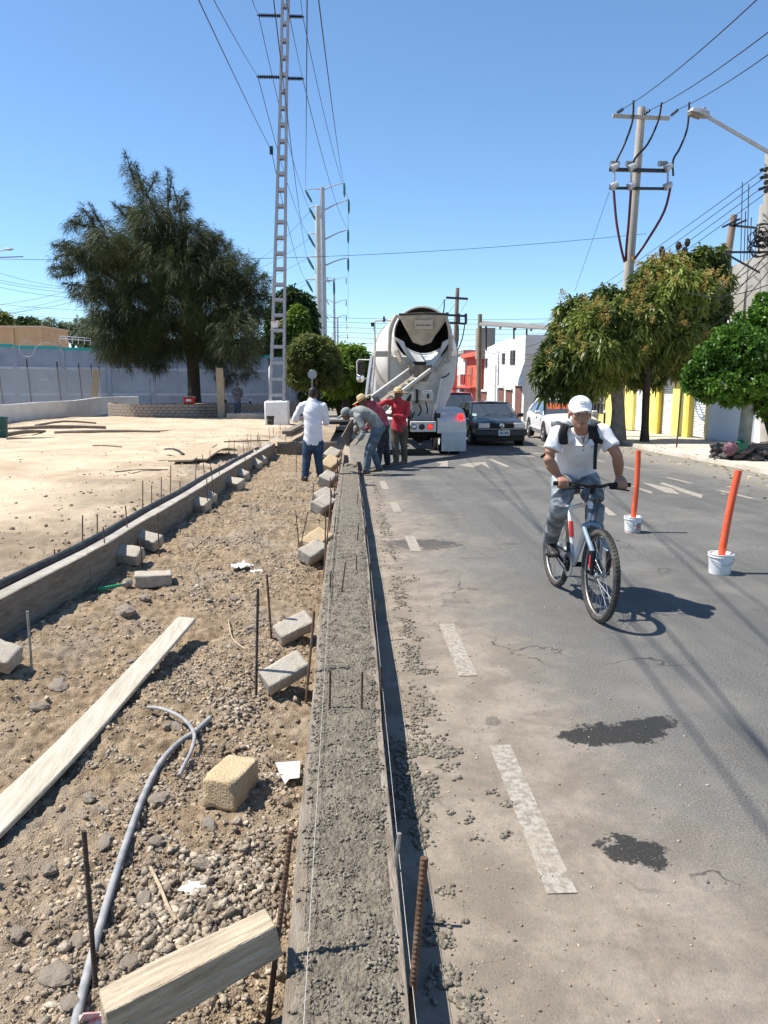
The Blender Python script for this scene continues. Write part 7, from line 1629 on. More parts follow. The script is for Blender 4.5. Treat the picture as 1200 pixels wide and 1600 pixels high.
# ------------------------------------------------------------------ cars
def car(name, label, loc, rz, paint, spec, cat='car', group=None):
    """spec: L, W, H, hood z, belt z, xs: cowl, roof start, roof end, tail; nose at local y=0, tail at y=L, up z"""
    L, W, H, hz_, bz_ = spec['L'], spec['W'], spec['H'], spec['hood'], spec['belt']
    cw, r0, r1, tl = spec['cowl'], spec['roof0'], spec['roof1'], spec['tail']
    th = thing(name, label, cat, loc, rz, group)
    st = [(0.0, .86, hz_ - .16, .30), (0.06, .92, hz_ - .10, .22), (.25, .97, hz_ - .04, .19), (.8, 1.0, hz_ + .015, .18), (cw, 1.0, bz_, .18), (L * .5, 1.0, bz_ + .01, .18), (r1, 1.0, bz_ + .01, .18), (tl, .985, spec['deck'], .19), (L - .25, .97, spec['deck'] - .01, .20), (L - .05, .93, spec['deck'] - .06, .26), (L, .88, spec['deck'] - .16, .34)]
    rings = []
    for (y, wf, zt, zb_) in st:
        w0 = W / 2 * wf
        rings.append([V(-w0 * .80, y, zb_), V(-w0 * .965, y, zb_ + .05), V(-w0, y, (zb_ + zt) * .48), V(-w0 * .985, y, zt - .14), V(-w0 * .93, y, zt - .03), V(-w0 * .78, y, zt + .01), V(-w0 * .4, y, zt + .035), V(0, y, zt + .045),
                      V(w0 * .4, y, zt + .035), V(w0 * .78, y, zt + .01), V(w0 * .93, y, zt - .03), V(w0 * .985, y, zt - .14), V(w0, y, (zb_ + zt) * .48), V(w0 * .965, y, zb_ + .05), V(w0 * .80, y, zb_)])
    n = len(rings[0]); vs = [p for r_ in rings for p in r_]
    fs = [(i * n + k, i * n + (k + 1) % n, i * n + n + (k + 1) % n, i * n + n + k) for i in range(len(rings) - 1) for k in range(n)] + [tuple(range(n)), tuple(range((len(rings) - 1) * n, len(rings) * n))]
    body = MB().add(vs, fs).build('body', paint, th, smooth=True)
    body.modifiers.new('s', 'SUBSURF').levels = 1; body.modifiers['s'].render_levels = 2
    # glasshouse
    wb, wr = W / 2 * .925, W / 2 * .70
    gh_ = [[V(-wb, cw, bz_ - .02), V(wb, cw, bz_ - .02)], [V(-wr, r0, H - .045), V(wr, r0, H - .045)], [V(-wr, r1, H - .05), V(wr, r1, H - .05)], [V(-wb * .96, tl, spec['deck']), V(wb * .96, tl, spec['deck'])]]
    g = MB(); q = [p for r_ in gh_ for p in r_]; g.add(q + [V(-wb, r1, bz_), V(wb, r1, bz_)], [(0, 1, 3, 2), (2, 3, 5, 4), (4, 5, 7, 6), (0, 2, 4, 8), (1, 9, 5, 3), (4, 6, 8), (5, 9, 7)])
    g.build('glass', spec.get('glass', M_GLASS), th)
    rf = [[V(-wr - .02, r0 - .06, H - .05), V(0, r0 - .06, H - .02), V(wr + .02, r0 - .06, H - .05)], [V(-wr - .03, (r0 + r1) / 2, H - .03), V(0, (r0 + r1) / 2, H + .01), V(wr + .03, (r0 + r1) / 2, H - .03)], [V(-wr - .02, r1 + .05, H - .05), V(0, r1 + .05, H - .01), V(wr + .02, r1 + .05, H - .05)]]
    o = loft_px2('roof', rf, paint, th)
    for s in (-1, 1):
        mb = MB(); mb.beam(V(s * wb, cw - .03, bz_ - .04), V(s * (wr + .01), r0, H - .045), .06, .055); mb.build('a_pillar', paint, th, bevel=.012)
        mb = MB(); mb.beam(V(s * (wb + .003), (r0 + r1) / 2 + .1, bz_ - .02), V(s * (wr + .012), (r0 + r1) / 2 + .05, H - .05), .035, .10, up=V(0, 1, 0)); mb.build('b_pillar', spec.get('bp', M_CHASS), th)
        mb = MB(); mb.beam(V(s * wb * .965, tl + .02, spec['deck'] - .02), V(s * (wr + .005), r1, H - .05), .08, .10); mb.build('c_pillar', paint, th, bevel=.012)
        mr_ = MB().box((s * (W / 2 + .09), cw + .22, bz_ + .06), (.2, .10, .13)).build('wing_mirror', spec.get('mirror', paint), th, bevel=.03)
        MB().box((s * (W / 2 - .005), (r0 + cw) / 2 + .55, bz_ - .13), (.03, .18, .03)).build('door_handle', M_CHASS, th)
        MB().box((s * (W / 2 + .004), L * .5, .42), (.03, L * .46, .05)).build('side_moulding', M_CHASS if not spec.get('plain') else paint, th)
        for yw in (spec['ax0'], spec['ax1']):
            rw = spec.get('rw', .30)
            MB().lathe([(rw + .055, -.05), (rw + .06, .012), (rw + .03, .016), (0, .010)], 28, Matrix.Translation((s * (W / 2 - .012), yw, rw + .02)) @ Matrix.Rotation(R(90 * s), 4, 'Y')).build('wheel_arch', M_CHASS, th, smooth=True)
            ty = MB().lathe([(rw * .62, -.09), (rw * .93, -.10), (rw, -.06), (rw, .06), (rw * .93, .10), (rw * .62, .095)], 28, Matrix.Translation((s * (W / 2 - .085), yw, rw)) @ Matrix.Rotation(R(90 * s), 4, 'Y')).build('tyre', M_TYRE, th, smooth=True)
            rmb = MB().lathe([(rw * .64, .09), (rw * .60, .10), (rw * .56, .05), (rw * .2, .06), (rw * .16, .095), (0, .10)], 24, Matrix.Translation((s * (W / 2 - .085), yw, rw)) @ Matrix.Rotation(R(90 * s), 4, 'Y')); 
            for k in range(5):
                a = 2 * PI * k / 5; M_ = Matrix.Translation((s * (W / 2 + .005), yw, rw)) @ Matrix.Rotation(a, 4, 'X'); rmb.add([M_ @ p for p in (V(0, -.03, .04), V(0, .03, .04), V(0, .022, rw * .58), V(0, -.022, rw * .58))], [(0, 1, 2, 3)])
            rmb.build('rim', M_ALLOY, ty, smooth=True)
    return th
def loft_px2(name, rings, m, par):
    n = len(rings[0]); vs = [p for r_ in rings for p in r_] + [p - V(0, 0, .035) for r_ in rings for p in r_]; N_ = n * len(rings); fs = []
    for i in range(len(rings) - 1):
        for k in range(n - 1): fs += [(i * n + k, i * n + k + 1, i * n + n + k + 1, i * n + n + k), (N_ + i * n + k, N_ + i * n + n + k, N_ + i * n + n + k + 1, N_ + i * n + k + 1)]
    for i in range(len(rings) - 1): fs += [(i * n, i * n + n, N_ + i * n + n, N_ + i * n), (i * n + n - 1, N_ + i * n + n - 1, N_ + i * n + 2 * n - 1, i * n + 2 * n - 1)]
    for k in range(n - 1): fs += [(k, N_ + k, N_ + k + 1, k + 1), ((len(rings) - 1) * n + k, (len(rings) - 1) * n + k + 1, N_ + (len(rings) - 1) * n + k + 1, N_ + (len(rings) - 1) * n + k)]
    return MB().add(vs, fs).build(name, m, par, smooth=True, bevel=.01)
M_GREYP = mat('dark_blue_grey_paint', (0.030, 0.040, 0.052), (0.042, 0.053, 0.066), scale=3, rough=0.35, spec=.5, metal=.2, coat=0.5)
M_WHITEP = mat('white_car_paint', (0.74, 0.74, 0.74), (0.78, 0.78, 0.78), scale=3, rough=0.3, spec=.5, coat=0.5)
M_REDP = mat('dark_red_paint', (0.20, 0.015, 0.02), (0.26, 0.02, 0.028), scale=3, rough=0.3, spec=.5, coat=0.5)
M_SILV = mat('silver_paint', (0.42, 0.43, 0.45), (0.48, 0.49, 0.51), scale=3, rough=0.35, metal=.5)
hatch = dict(L=4.0, W=1.70, H=1.42, hood=.86, belt=.90, cowl=1.12, roof0=1.75, roof1=3.35, tail=3.85, deck=.93, ax0=.80, ax1=3.28, rw=.29, mirror=M_CHASS)
gp = G(783, 697); gl = car('dark_hatchback', 'dark blue-grey compact car facing the viewer right of the truck', (gp.x, gp.y, zr(gp.y + 1)), R(2), M_GREYP, hatch)
gl.rotation_euler = (R(-1.5), 0, R(2))
# its face
MB().box((0, -.005, .66), (1.28, .05, .15)).build('grille', M_CHASS, gl, bevel=.01)
for k in range(3): MB().box((0, -.035, .62 + .04 * k), (1.0, .02, .010)).build('grille_bar', M_CHASS, gl)
for s in (-1, 1):
    h_ = MB().box((s * .56, -.012, .665), (.36, .07, .165)).build('headlamp', M_HEADL, gl, bevel=.02)
    MB().box((s * .52, -.07, .45), (.30, .03, .08)).build('indicator', M_AMBER, gl, bevel=.01)
MB().box((0, .02, .44), (1.62, .22, .20)).build('bumper', mat('bumper_grey', (0.05, 0.052, 0.055), rough=.5), gl, bevel=.05)
MB().box((0, -.07, .555), (1.6, .05, .03)).build('bumper_trim', M_STEEL, gl, bevel=.01)
MB().box((0, .06, .27), (1.5, .12, .18)).build('air_dam', M_CHASS, gl, bevel=.03)
MB().lathe([(.075, 0), (.075, .015), (.06, .02), (0, .02)], 20, Matrix.Translation((0, -.03, .665)) @ Matrix.Rotation(R(90), 4, 'X')).build('round_badge', M_CHROME, gl, smooth=True)
mb = MB(); mb.tube([(-.045, -.052, .70), (-.02, -.052, .665), (0, -.052, .69), (.02, -.052, .665), (.045, -.052, .70)], .008, 5); mb.tube([(-.035, -.052, .655), (-.015, -.052, .625), (0, -.052, .66), (.015, -.052, .625), (.035, -.052, .655)], .008, 5); mb.build('badge_letters', M_CHASS, gl)
pl_ = MB().box((.06, -.105, .44), (.36, .012, .17)).build('licence_plate', mat('plate_white', (0.62, 0.66, 0.66), (0.52, 0.58, 0.6), scale=12, rough=.5), gl, bevel=.004)
mb = MB()
for k, wd in enumerate((.03, .035, .03, .0, .04, .03, .035)):
    if wd: mb.box((-.06 + .04 * k, -.113, .435), (wd * .7, .004, .065))
o = mb.build('plate_characters', mat('plate_green', (0.05, 0.12, 0.10), rough=.6), pl_); o['kind'] = 'stuff'
MB().box((.05, -.113, .505), (.2, .004, .015)).build('plate_band', mat('plate_green', (0.05, 0.12, 0.10)), pl_)
for k, x in enumerate((-.35, .25)): MB().beam(V(x, 1.08, .93), V(x + .45, 1.22, 1.01), .015, .015).build('wiper', M_CHASS, gl)
MB().box((-.62, 1.18, .97), (.14, .015, .10), (R(-35), 0, 0)).build('window_sticker', mat('sticker_pale', (0.45, 0.62, 0.55), rough=.5), gl)
for k, x in enumerate((-.25, .30)): MB().box((x, 2.0, .98), (.26, .1, .42)).build('seat_back', M_CHASS, gl, bevel=.05)
sedan = dict(L=4.55, W=1.80, H=1.46, hood=.88, belt=.93, cowl=1.25, roof0=1.95, roof1=3.25, tail=4.0, deck=1.0, ax0=.92, ax1=3.6, rw=.325, plain=True)
sp0 = G(846, 690); sx0 = sp0.x + .9
sw = car('white_sedan', 'white saloon car parked facing the viewer beside the gutter', (sx0, sp0.y - .92, zr(sp0.y + .8)), R(-3), M_WHITEP, sedan)
for s in (-1, 1): MB().box((s * .66, .05, .70), (.34, .16, .15), (0, 0, s * .3)).build('headlamp', M_HEADL, sw, bevel=.03)
MB().box((0, -.01, .55), (1.0, .05, .16)).build('grille', M_CHASS, sw, bevel=.02)
MB().box((0, -.01, .32), (1.3, .06, .14)).build('air_intake', M_CHASS, sw, bevel=.02)
mb = MB(); cwp, rfp = V(0, sedan['cowl'], sedan['belt'] - .02), V(0, sedan['roof0'], sedan['H'] - .045)
M_OPANEL = mat('orange_windscreen_panel', (0.60, 0.14, 0.05), (0.36, 0.07, 0.03), scale=5, rough=.6)
for k in range(5): MB().box((-.52 + .27 * k, sedan['cowl'] + .33, sedan['belt'] + .24), (.25, .012, .34 - .03 * (k % 2)), (R(-37), 0, R(4 * (k % 2)))).build('windscreen_panel', M_OPANEL, sw)  # row of mottled orange panels set across the windscreen
suv = dict(L=4.3, W=1.78, H=1.70, hood=1.0, belt=1.08, cowl=1.1, roof0=1.6, roof1=3.8, tail=4.2, deck=1.10, ax0=.8, ax1=3.4, rw=.34, mirror=M_REDP)
rp = D(722, 690, 29.5)
rs = car('red_suv', 'dark red sport utility car with a roof rack behind the dark compact car', (rp.x, 29.5, zr(30)), R(2), M_REDP, suv)
for s in (-1, 1):
    MB().tube([(s * .6, 1.7, 1.80), (s * .6, 3.6, 1.80)], .025, 6).build('roof_rail', M_REDP, rs)
    MB().box((s * .62, -.01, .82), (.32, .08, .16)).build('headlamp', M_HEADL, rs, bevel=.02)
for y in (1.8, 2.6, 3.5): MB().tube([(-.68, y, 1.82), (.68, y, 1.82)], .022, 6).build('rack_bar', M_REDP, rs)
MB().box((0, -.01, .8), (.7, .06, .2)).build('grille', M_CHASS, rs, bevel=.02); MB().box((0, .02, .5), (1.7, .2, .2)).build('bumper', M_CHASS, rs, bevel=.04)
fs_ = dict(suv); fs_.update(mirror=M_WHITEP, H=1.78)
def far_car(px, py, Y, name, label, paint, sp, rz=0.0):
    b = D(px, py, Y); th = car(name, label, (b.x, Y, zr(Y)), rz, paint, sp)
    for s in (-1, 1): MB().box((s * .62, -.01, sp['hood'] - .18), (.34, .08, .16)).build('headlamp', M_HEADL if rz == 0 else M_REDL, th, bevel=.02)
    MB().box((0, -.01, sp['hood'] - .2), (.8, .06, .2)).build('grille', M_CHASS, th); MB().box((0, .0, .45), (1.7, .2, .18)).build('bumper', M_CHASS, th, bevel=.03)
    return th
far_car(525, 636, 88, 'white_pickup', 'white sport utility car far up the street facing the viewer', M_WHITEP, fs_)
far_car(546, 638, 84, 'dark_car', 'dark far car with red lights behind the bent worker', mat('dark_car_paint', (0.05, 0.045, 0.05), rough=.3, coat=.5), dict(hatch), rz=.001)
far_car(560, 634, 96, 'silver_car', 'silver far car beside the dark one behind the workers', M_SILV, dict(hatch))
far_car(536, 634, 110, 'red_far_car', 'small red car farthest up the street', M_REDP, dict(hatch), rz=.001)
# low flat trailer standing across the side road
tl_ = thing('flat_trailer', 'low grey flat trailer standing beyond the white-shirted man', 'trailer', D(520, 660, 34))
MB().box((0, 0, .55), (2.6, 1.3, .12)).build('deck', M_GREYW, tl_, bevel=.02); MB().box((0, -.62, .42), (2.6, .08, .16)).build('side_rail', M_CHASS, tl_)
for sx_ in (-.9, .9):
    MB().lathe([(.1, -.08), (.24, -.1), (.27, 0), (.24, .1), (.1, .08)], 20, Matrix.Translation((sx_, -.6, .27)) @ Matrix.Rotation(R(90), 4, 'X')).build('tyre', M_TYRE, tl_, smooth=True)
tl_.location.z = zr(34)
# far kiosk of cones: two orange tubes set in white buckets
M_ORNG = mat('orange_plastic_tube', (0.72, 0.085, 0.03), (0.78, 0.12, 0.045), scale=4, rough=0.4, spec=.4, dirt=(0.62, 0.22, 0.14), dirt_scale=9, dirt_amt=.6)
M_PAIL = mat('white_pail', (0.70, 0.71, 0.70), (0.76, 0.76, 0.75), scale=6, rough=0.4, spec=.4, dirt=(0.48, 0.46, 0.42), dirt_scale=5, dirt_amt=0.45)
def pail(px, py, r, h, top_px, label, tlabel, print_=False, bend=0.0):
    b = G(px, py); th = thing('white_pail', label, 'bucket', (b.x, b.y + r, zr(b.y + r)))
    MB().lathe([(0, 0.004), (r * .86, 0.0), (r * .88, .01), (r * .97, h * .84), (r * 1.04, h * .85), (r * 1.04, h * .89), (r * .98, h * .90), (r * 1.0, h * .97), (r * 1.05, h * .98), (r * 1.05, h), (r * .97, h), (r * .90, h * .90), (r * .0, h * .86)], 40).build('body', M_PAIL, th, smooth=True)
    MB().lathe([(0, h * .87), (r * .88, h * .87)], 30).build('cement_fill', M_CONC, th)
    MB().tube([(-r * 1.05, 0, h * .87), (-r * .9, -r * .6, h * .66), (0, -r * 1.12, h * .5), (r * .9, -r * .6, h * .66), (r * 1.05, 0, h * .87)], .003, 5, sub=4).build('handle', M_STEEL, th, smooth=True)
    if print_:
        for (a, z, w_, hh, c) in ((-.45, .42, .05, .05, (0.45, 0.05, 0.04)), (-.1, .5, .04, .03, (0.10, 0.12, 0.25)), (-.3, .62, .09, .016, (0.15, 0.17, 0.3)), (-.2, .33, .05, .05, (0.35, 0.12, 0.06)), (-.55, .28, .04, .04, (0.08, 0.08, 0.1))):
            a = a - .9; MB().box((math.cos(a) * r * .955, math.sin(a) * r * .955, h * z), (.012, w_, hh), (0, 0, a)).build('printed_mark', mat('ink%d' % int(c[0] * 1000 + z * 99), c, (0.6, 0.55, 0.5), scale=60, rough=.5), th)
        MB().lathe([(r * .885, h * .06), (r * .9, h * .10)], 36, arc=(0, 2 * PI)).build('red_band', mat('band_red', (0.5, 0.08, 0.07), rough=.5), th, smooth=True)
    tz = D(*top_px, b.y + r); p0 = V(b.x, b.y + r, zr(b.y) + h * .5); mid = p0.lerp(tz, .55) + V(bend, 0, 0)
    t_ = thing('orange_tube', tlabel, 'post', p0)
    P = spline([p0, mid, tz], 8)
    MB().tube(P, r * .31, 20, caps=False).build('outer_tube', M_ORNG, t_, smooth=True, world=True)
    MB().tube(P, r * .255, 20, caps=False).build('inner_tube', M_ORNG, t_, smooth=True, world=True)
    d = (P[-1] - P[-2]).normalized(); q = d.to_track_quat('Z', 'Y').to_matrix().to_4x4(); MB().lathe([(r * .255, 0), (r * .31, 0)], 20, Matrix.Translation(P[-1]) @ q).build('tube_rim', M_ORNG, t_, world=True)
pail(993, 834, .098, .185, (997.5, 704), 'small printed white pail weighting the farther orange tube', 'farther upright orange plastic tube set in the printed pail', True, .012)
pail(1133, 900, .105, .185, (1154, 735), 'plain white pail weighting the nearer leaning orange tube', 'nearer orange plastic tube leaning right in the plain pail', False, -.01)
# ------------------------------------------------------------------ bicycle
M_FRAMEW = mat('white_frame_paint', (0.66, 0.68, 0.69), (0.60, 0.62, 0.63), scale=8, rough=0.3, coat=.4, dirt=(0.30, 0.28, 0.25), dirt_scale=6, dirt_amt=.4)
M_BIKEB = mat('bike_black', (0.010, 0.010, 0.011), (0.018, 0.018, 0.018), scale=12, rough=0.6, spec=.2)
M_BTYRE = mat('bike_tyre', (0.035, 0.033, 0.030), (0.085, 0.078, 0.068), scale=16, rough=0.9, bump=.3, bscale=90)
M_RIM = mat('bike_rim', (0.26, 0.235, 0.20), (0.40, 0.385, 0.36), scale=14, rough=0.5, metal=0.6)
M_SPOKE = mat('spoke_steel', (0.35, 0.35, 0.35), rough=0.35, metal=0.8)
M_BLUEG = mat('fork_blue_grey', (0.20, 0.27, 0.33), rough=0.35, coat=.3)
M_ROT = mat('red_decal', (0.50, 0.03, 0.03), rough=.4)
Fg, Rg = G(931, 969), G(866, 914); hd = (Fg - Rg); hd.z = 0; hd.normalize()
bk_ = thing('bicycle', 'worn white mountain bike ridden toward the viewer', 'bicycle', Rg)
xr = V(hd.y, -hd.x, 0)      # rider's right-hand side axis
LEAN = R(2.0)
BM = Matrix.Translation(Rg) @ Matrix((( -xr.x, hd.x, 0, 0), (-xr.y, hd.y, 0, 0), (0, 0, 1, 0), (0, 0, 0, 1))).inverted().transposed().to_4x4() if False else Matrix.Translation(Rg) @ Matrix(((-xr.x, hd.x, 0, 0), (-xr.y, hd.y, 0, 0), (0, 0, 1, 0), (0, 0, 0, 1))) @ Matrix.Rotation(LEAN, 4, 'Y')
WB = (Fg - Rg).length
def B(x, y, z): return BM @ V(x, y, z)       # local: y towards the front wheel, x to the picture right of the rider
bk_.matrix_basis = BM
def bpart(mb, name, m, par=None, **k):
    return mb.build(name, m, par or bk_, **k)
RW = .335; BB = V(0, .42, .285); HT, HB = V(0, WB - .30, .845), V(0, WB - .255, .69); ST = V(0, .20, .80); RH, FH = V(0, 0, RW), V(0, WB, RW)
def wheel(c, nm):
    Mw = Matrix.Translation(c) @ Matrix.Rotation(R(90), 4, 'Y')
    prof = [(RW + .0 - .025 + .025 * math.cos(a), .026 * math.sin(a)) for a in np.linspace(-PI, PI, 13)]
    ty = bpart(MB().lathe(prof, 64, Mw), 'tyre', M_BTYRE, smooth=True)
    kn = MB(); me_n = 72
    for k in range(me_n):
        a = 2 * PI * k / me_n
        for s, da in ((-.013, 0), (.013, PI / me_n)):
            q = Mw @ Matrix.Rotation(a + da, 4, 'Z'); kn.box(q @ V(RW - .003, 0, s * .8), (.009, .011, .012), (q.to_3x3()))
    o = bpart(kn, 'tread', M_BTYRE, ty); o['kind'] = 'stuff'
    rim = bpart(MB().lathe([(RW - .045, -.012), (RW - .03, -.014), (RW - .03, .014), (RW - .045, .012), (RW - .052, 0), (RW - .045, -.012)], 64, Mw), 'rim', M_RIM, smooth=True)
    sp = MB()
    for k in range(32):
        a = 2 * PI * k / 32; b = a + (.45 if k % 4 < 2 else -.45); s = .028 if k % 2 else -.028
        sp.tube([Mw @ V(.026 * math.cos(b), .026 * math.sin(b), s), Mw @ V((RW - .05) * math.cos(a), (RW - .05) * math.sin(a), 0)], .0016, 4)
    o = bpart(sp, 'spokes', M_SPOKE, rim); o['kind'] = 'stuff'
    bpart(MB().lathe([(.008, -.055), (.03, -.034), (.03, -.024), (.016, -.018), (.016, .018), (.03, .024), (.03, .034), (.008, .055)], 16, Mw, caps=True), 'hub', M_SPOKE, smooth=True)
wheel(FH, 'front'); wheel(RH, 'rear')
for (a, b, r_, m_, nm) in ((HT + V(0, -.01, -.03), ST + V(0, .01, -.10), .018, M_FRAMEW, 'top_tube'), (HB + V(0, -.01, .03), BB, .021, M_FRAMEW, 'down_tube'), (ST + V(0, 0, -.05), BB, .017, M_FRAMEW, 'seat_tube'), (HT, HB, .023, M_FRAMEW, 'head_tube'), (ST + V(0, 0, -.06), ST + V(0, -.02, .06), .0135, M_STEEL, 'seat_post')):
    bpart(MB().tube([a, b], r_, 12), nm, m_, smooth=True)
for s in (-1, 1):
    bpart(MB().tube([BB + V(s * .03, -.02, 0), RH + V(s * .06, .05, -.01), RH + V(s * .065, 0, 0)], .0095, 8), 'chain_stay', M_FRAMEW, smooth=True)
    bpart(MB().tube([ST + V(s * .015, 0, -.1), RH + V(s * .05, .06, .12), RH + V(s * .065, 0, 0)], .008, 8), 'seat_stay', M_FRAMEW, smooth=True)
    bpart(MB().tube([HB + V(s * .055, .012, -.045), FH + V(s * .058, -.012, .16)], .017, 10), 'fork_stanchion', M_BLUEG, smooth=True)
    bpart(MB().tube([FH + V(s * .058, -.014, .18), FH + V(s * .06, 0, 0)], [.021, .015], 10), 'fork_leg', M_BIKEB, smooth=True)
    bpart(MB().box(FH + V(s * .078, -.010, .10), (.004, .022, .09)), 'fork_decal', M_ROT)
    bpart(MB().box(HB + V(s * .035, .03, -.09), (.025, .03, .08)), 'brake_arm', M_BIKEB, bevel=.006)
bpart(MB().tube([HB + V(-.06, .01, -.04), HB + V(0, .0, -.02), HB + V(.06, .01, -.04)], .02, 10), 'fork_crown', M_BLUEG, smooth=True)
ST_ = HT + V(0, .03, .06); BC = HT + V(0, .055, .115)
bpart(MB().tube([HT, ST_, BC], .017, 10), 'stem', M_BIKEB, smooth=True)
HWd = .285
bar = [BC + V(-HWd, -.05, .0), BC + V(-.13, -.02, .005), BC + V(-.05, 0, -.01), BC, BC + V(.05, 0, -.01), BC + V(.13, -.02, .005), BC + V(HWd, -.05, 0)]
bpart(MB().tube(bar, .0125, 10, sub=3), 'handlebar', M_BIKEB, smooth=True)
for s in (-1, 1):
    bpart(MB().tube([BC + V(s * (HWd - .12), -.03, .002), BC + V(s * (HWd + .01), -.05, 0)], .0165, 12), 'grip', M_BIKEB, smooth=True)
    bpart(MB().tube([BC + V(s * .13, .0, -.01), BC + V(s * .16, .045, -.02), BC + V(s * .25, .05, -.03)], .006, 6), 'brake_lever', M_BIKEB, smooth=True)
    bpart(MB().box(BC + V(s * .145, 0, -.012), (.05, .04, .035)), 'shifter', M_BIKEB, bevel=.008)
    bpart(MB().tube([BC + V(s * .13, .02, -.01), BC + V(s * .07, .09, .02), BC + V(s * .02, .08, -.08), HB + V(s * .02, .04, .0)], .0028, 5, sub=5), 'cable', M_BIKEB, smooth=True)
bpart(MB().tube([V(0, .05, .905), V(0, .16, .915), V(0, .30, .905)], [.05, .06, .02], 10), 'saddle', M_BIKEB, smooth=True)
for s in (-1, 1): bpart(MB().ball(V(s * .05, .08, .90), (.045, .06, .025), 10), 'saddle_wing', M_BIKEB, smooth=True)
CR = R(12)   # crank angle; picture-left pedal back and a little up
PL = BB + V(-.0, -.165 * math.cos(CR), .165 * math.sin(CR) * 1.0); PR_ = BB * 2 - PL
bpart(MB().lathe([(.06, -.004), (.095, -.004), (.098, 0), (.095, .004), (.06, .004)], 30, Matrix.Translation(BB + V(-.045, 0, 0)) @ Matrix.Rotation(R(90), 4, 'Y')), 'chainring', M_SPOKE, smooth=True)
bpart(MB().tube([BB + V(-.06, 0, 0), BB + V(.06, 0, 0)], .02, 10), 'bottom_bracket', M_BIKEB, smooth=True)
bpart(MB().tube([BB + V(-.07, 0, 0), PL + V(-.075, 0, 0)], .011, 8), 'crank', M_BIKEB, smooth=True); bpart(MB().tube([BB + V(.07, 0, 0), PR_ + V(.075, 0, 0)], .011, 8), 'crank', M_BIKEB, smooth=True)
bpart(MB().box(PL + V(-.125, 0, 0), (.09, .08, .022)), 'pedal', M_BIKEB, bevel=.005); bpart(MB().box(PR_ + V(.125, 0, 0), (.09, .08, .022)), 'pedal', M_BIKEB, bevel=.005)
for s in (.085, -.085): bpart(MB().tube([BB + V(-.045, 0, s), RH + V(-.045, 0, s * .4)], .005, 5), 'chain_run', M_BIKEB)
bpart(MB().lathe([(.02, -.02), (.045, -.016), (.045, .0), (.03, .016), (.02, .02)], 20, Matrix.Translation(RH + V(-.045, 0, 0)) @ Matrix.Rotation(R(90), 4, 'Y')), 'sprockets', M_SPOKE, smooth=True)
bpart(MB().tube([ST.lerp(BB, .38), ST.lerp(BB, .6)], .0185, 10), 'red_band', M_ROT, smooth=True)

# ------------------------------------------------------------------ people
def ech(mb, pts, rads, side=None, n=14, sub=4, flat=(False, False)):
    """tube of elliptical section through pts; rads are r or (across, depth)"""
    pts = [Vector(p) for p in pts]; A = [r if not isinstance(r, tuple) else r[0] for r in rads]; Bq = [r if not isinstance(r, tuple) else r[1] for r in rads]
    P = spline(pts, sub); A = resample_vals(A, sub) if len(pts) > 2 else A; Bq = resample_vals(Bq, sub) if len(pts) > 2 else Bq
    rings = []
    def ring(c, d, a, b):
        s_ = (side - d * side.dot(d)).normalized() if side is not None else frame_of(d)[0]
        u = d.cross(s_).normalized(); return [c + s_ * (a * math.cos(t)) + u * (b * math.sin(t)) for t in np.linspace(0, 2 * PI, n, endpoint=False)]
    for i, p in enumerate(P):
        d = (P[min(i + 1, len(P) - 1)] - P[max(i - 1, 0)]).normalized()
        if i == 0 and not flat[0]:
            m_ = min(A[0], Bq[0])
            for t in (1.3, .9, .45): rings.append(ring(p - d * (m_ * math.sin(t)), d, A[0] * math.cos(t), Bq[0] * math.cos(t)))
        rings.append(ring(p, d, A[i], Bq[i]))
        if i == len(P) - 1 and not flat[1]:
            m_ = min(A[-1], Bq[-1])
            for t in (.45, .9, 1.3): rings.append(ring(p + d * (m_ * math.sin(t)), d, A[-1] * math.cos(t), Bq[-1] * math.cos(t)))
    vs = [q for r_ in rings for q in r_]
    fs = [(i * n + k, i * n + (k + 1) % n, i * n + n + (k + 1) % n, i * n + n + k) for i in range(len(rings) - 1) for k in range(n)] + [tuple(reversed(range(n))), tuple(range((len(rings) - 1) * n, len(rings) * n))]
    return mb.add(vs, fs)
def fuse(mb, name, m, par, voxel=.012, smooth=4, wrinkle=0.0, wscale=.09, seed=0):
    """weld overlapping volumes into one continuous surface"""
    me = bpy.data.meshes.new('tmp'); me.from_pydata([tuple(Vector(p) - par.location) for p in mb.v], [], mb.f); me.update()
    bm = bmesh.new(); bm.from_mesh(me); bmesh.ops.recalc_face_normals(bm, faces=bm.faces); bm.to_mesh(me); bm.free()
    o = bpy.data.objects.new('tmp', me); COL.objects.link(o)
    r_ = o.modifiers.new('r', 'REMESH'); r_.mode = 'VOXEL'; r_.voxel_size = voxel; r_.use_smooth_shade = True
    s_ = o.modifiers.new('s', 'SMOOTH'); s_.factor = .5; s_.iterations = smooth
    dg = bpy.context.evaluated_depsgraph_get(); me2 = bpy.data.meshes.new_from_object(o.evaluated_get(dg)); bpy.data.objects.remove(o); bpy.data.meshes.remove(me)
    if wrinkle > 0:
        n = len(me2.vertices); co = np.empty(n * 3, np.float32); me2.vertices.foreach_get('co', co); co = co.reshape(-1, 3); no = np.empty(n * 3, np.float32); me2.vertices.foreach_get('normal', no); no = no.reshape(-1, 3)
        w_ = 1 / wscale; q = fbm(co[:, 0] * w_ + co[:, 2] * w_ * .9 + seed, (co[:, 1] * .8 - co[:, 2] * .55 + co[:, 0] * .3) * w_, 3, seed)
        rid = 1 - np.abs(q) * 5; co = co + no * (np.clip(rid, -1, 1) * wrinkle)[:, None]; me2.vertices.foreach_set('co', co.ravel()); me2.update()
    me2.name = name; me2.materials.clear(); me2.materials.append(m); me2.polygons.foreach_set('use_smooth', [True] * len(me2.polygons))
    return link(name, me2, None, par)
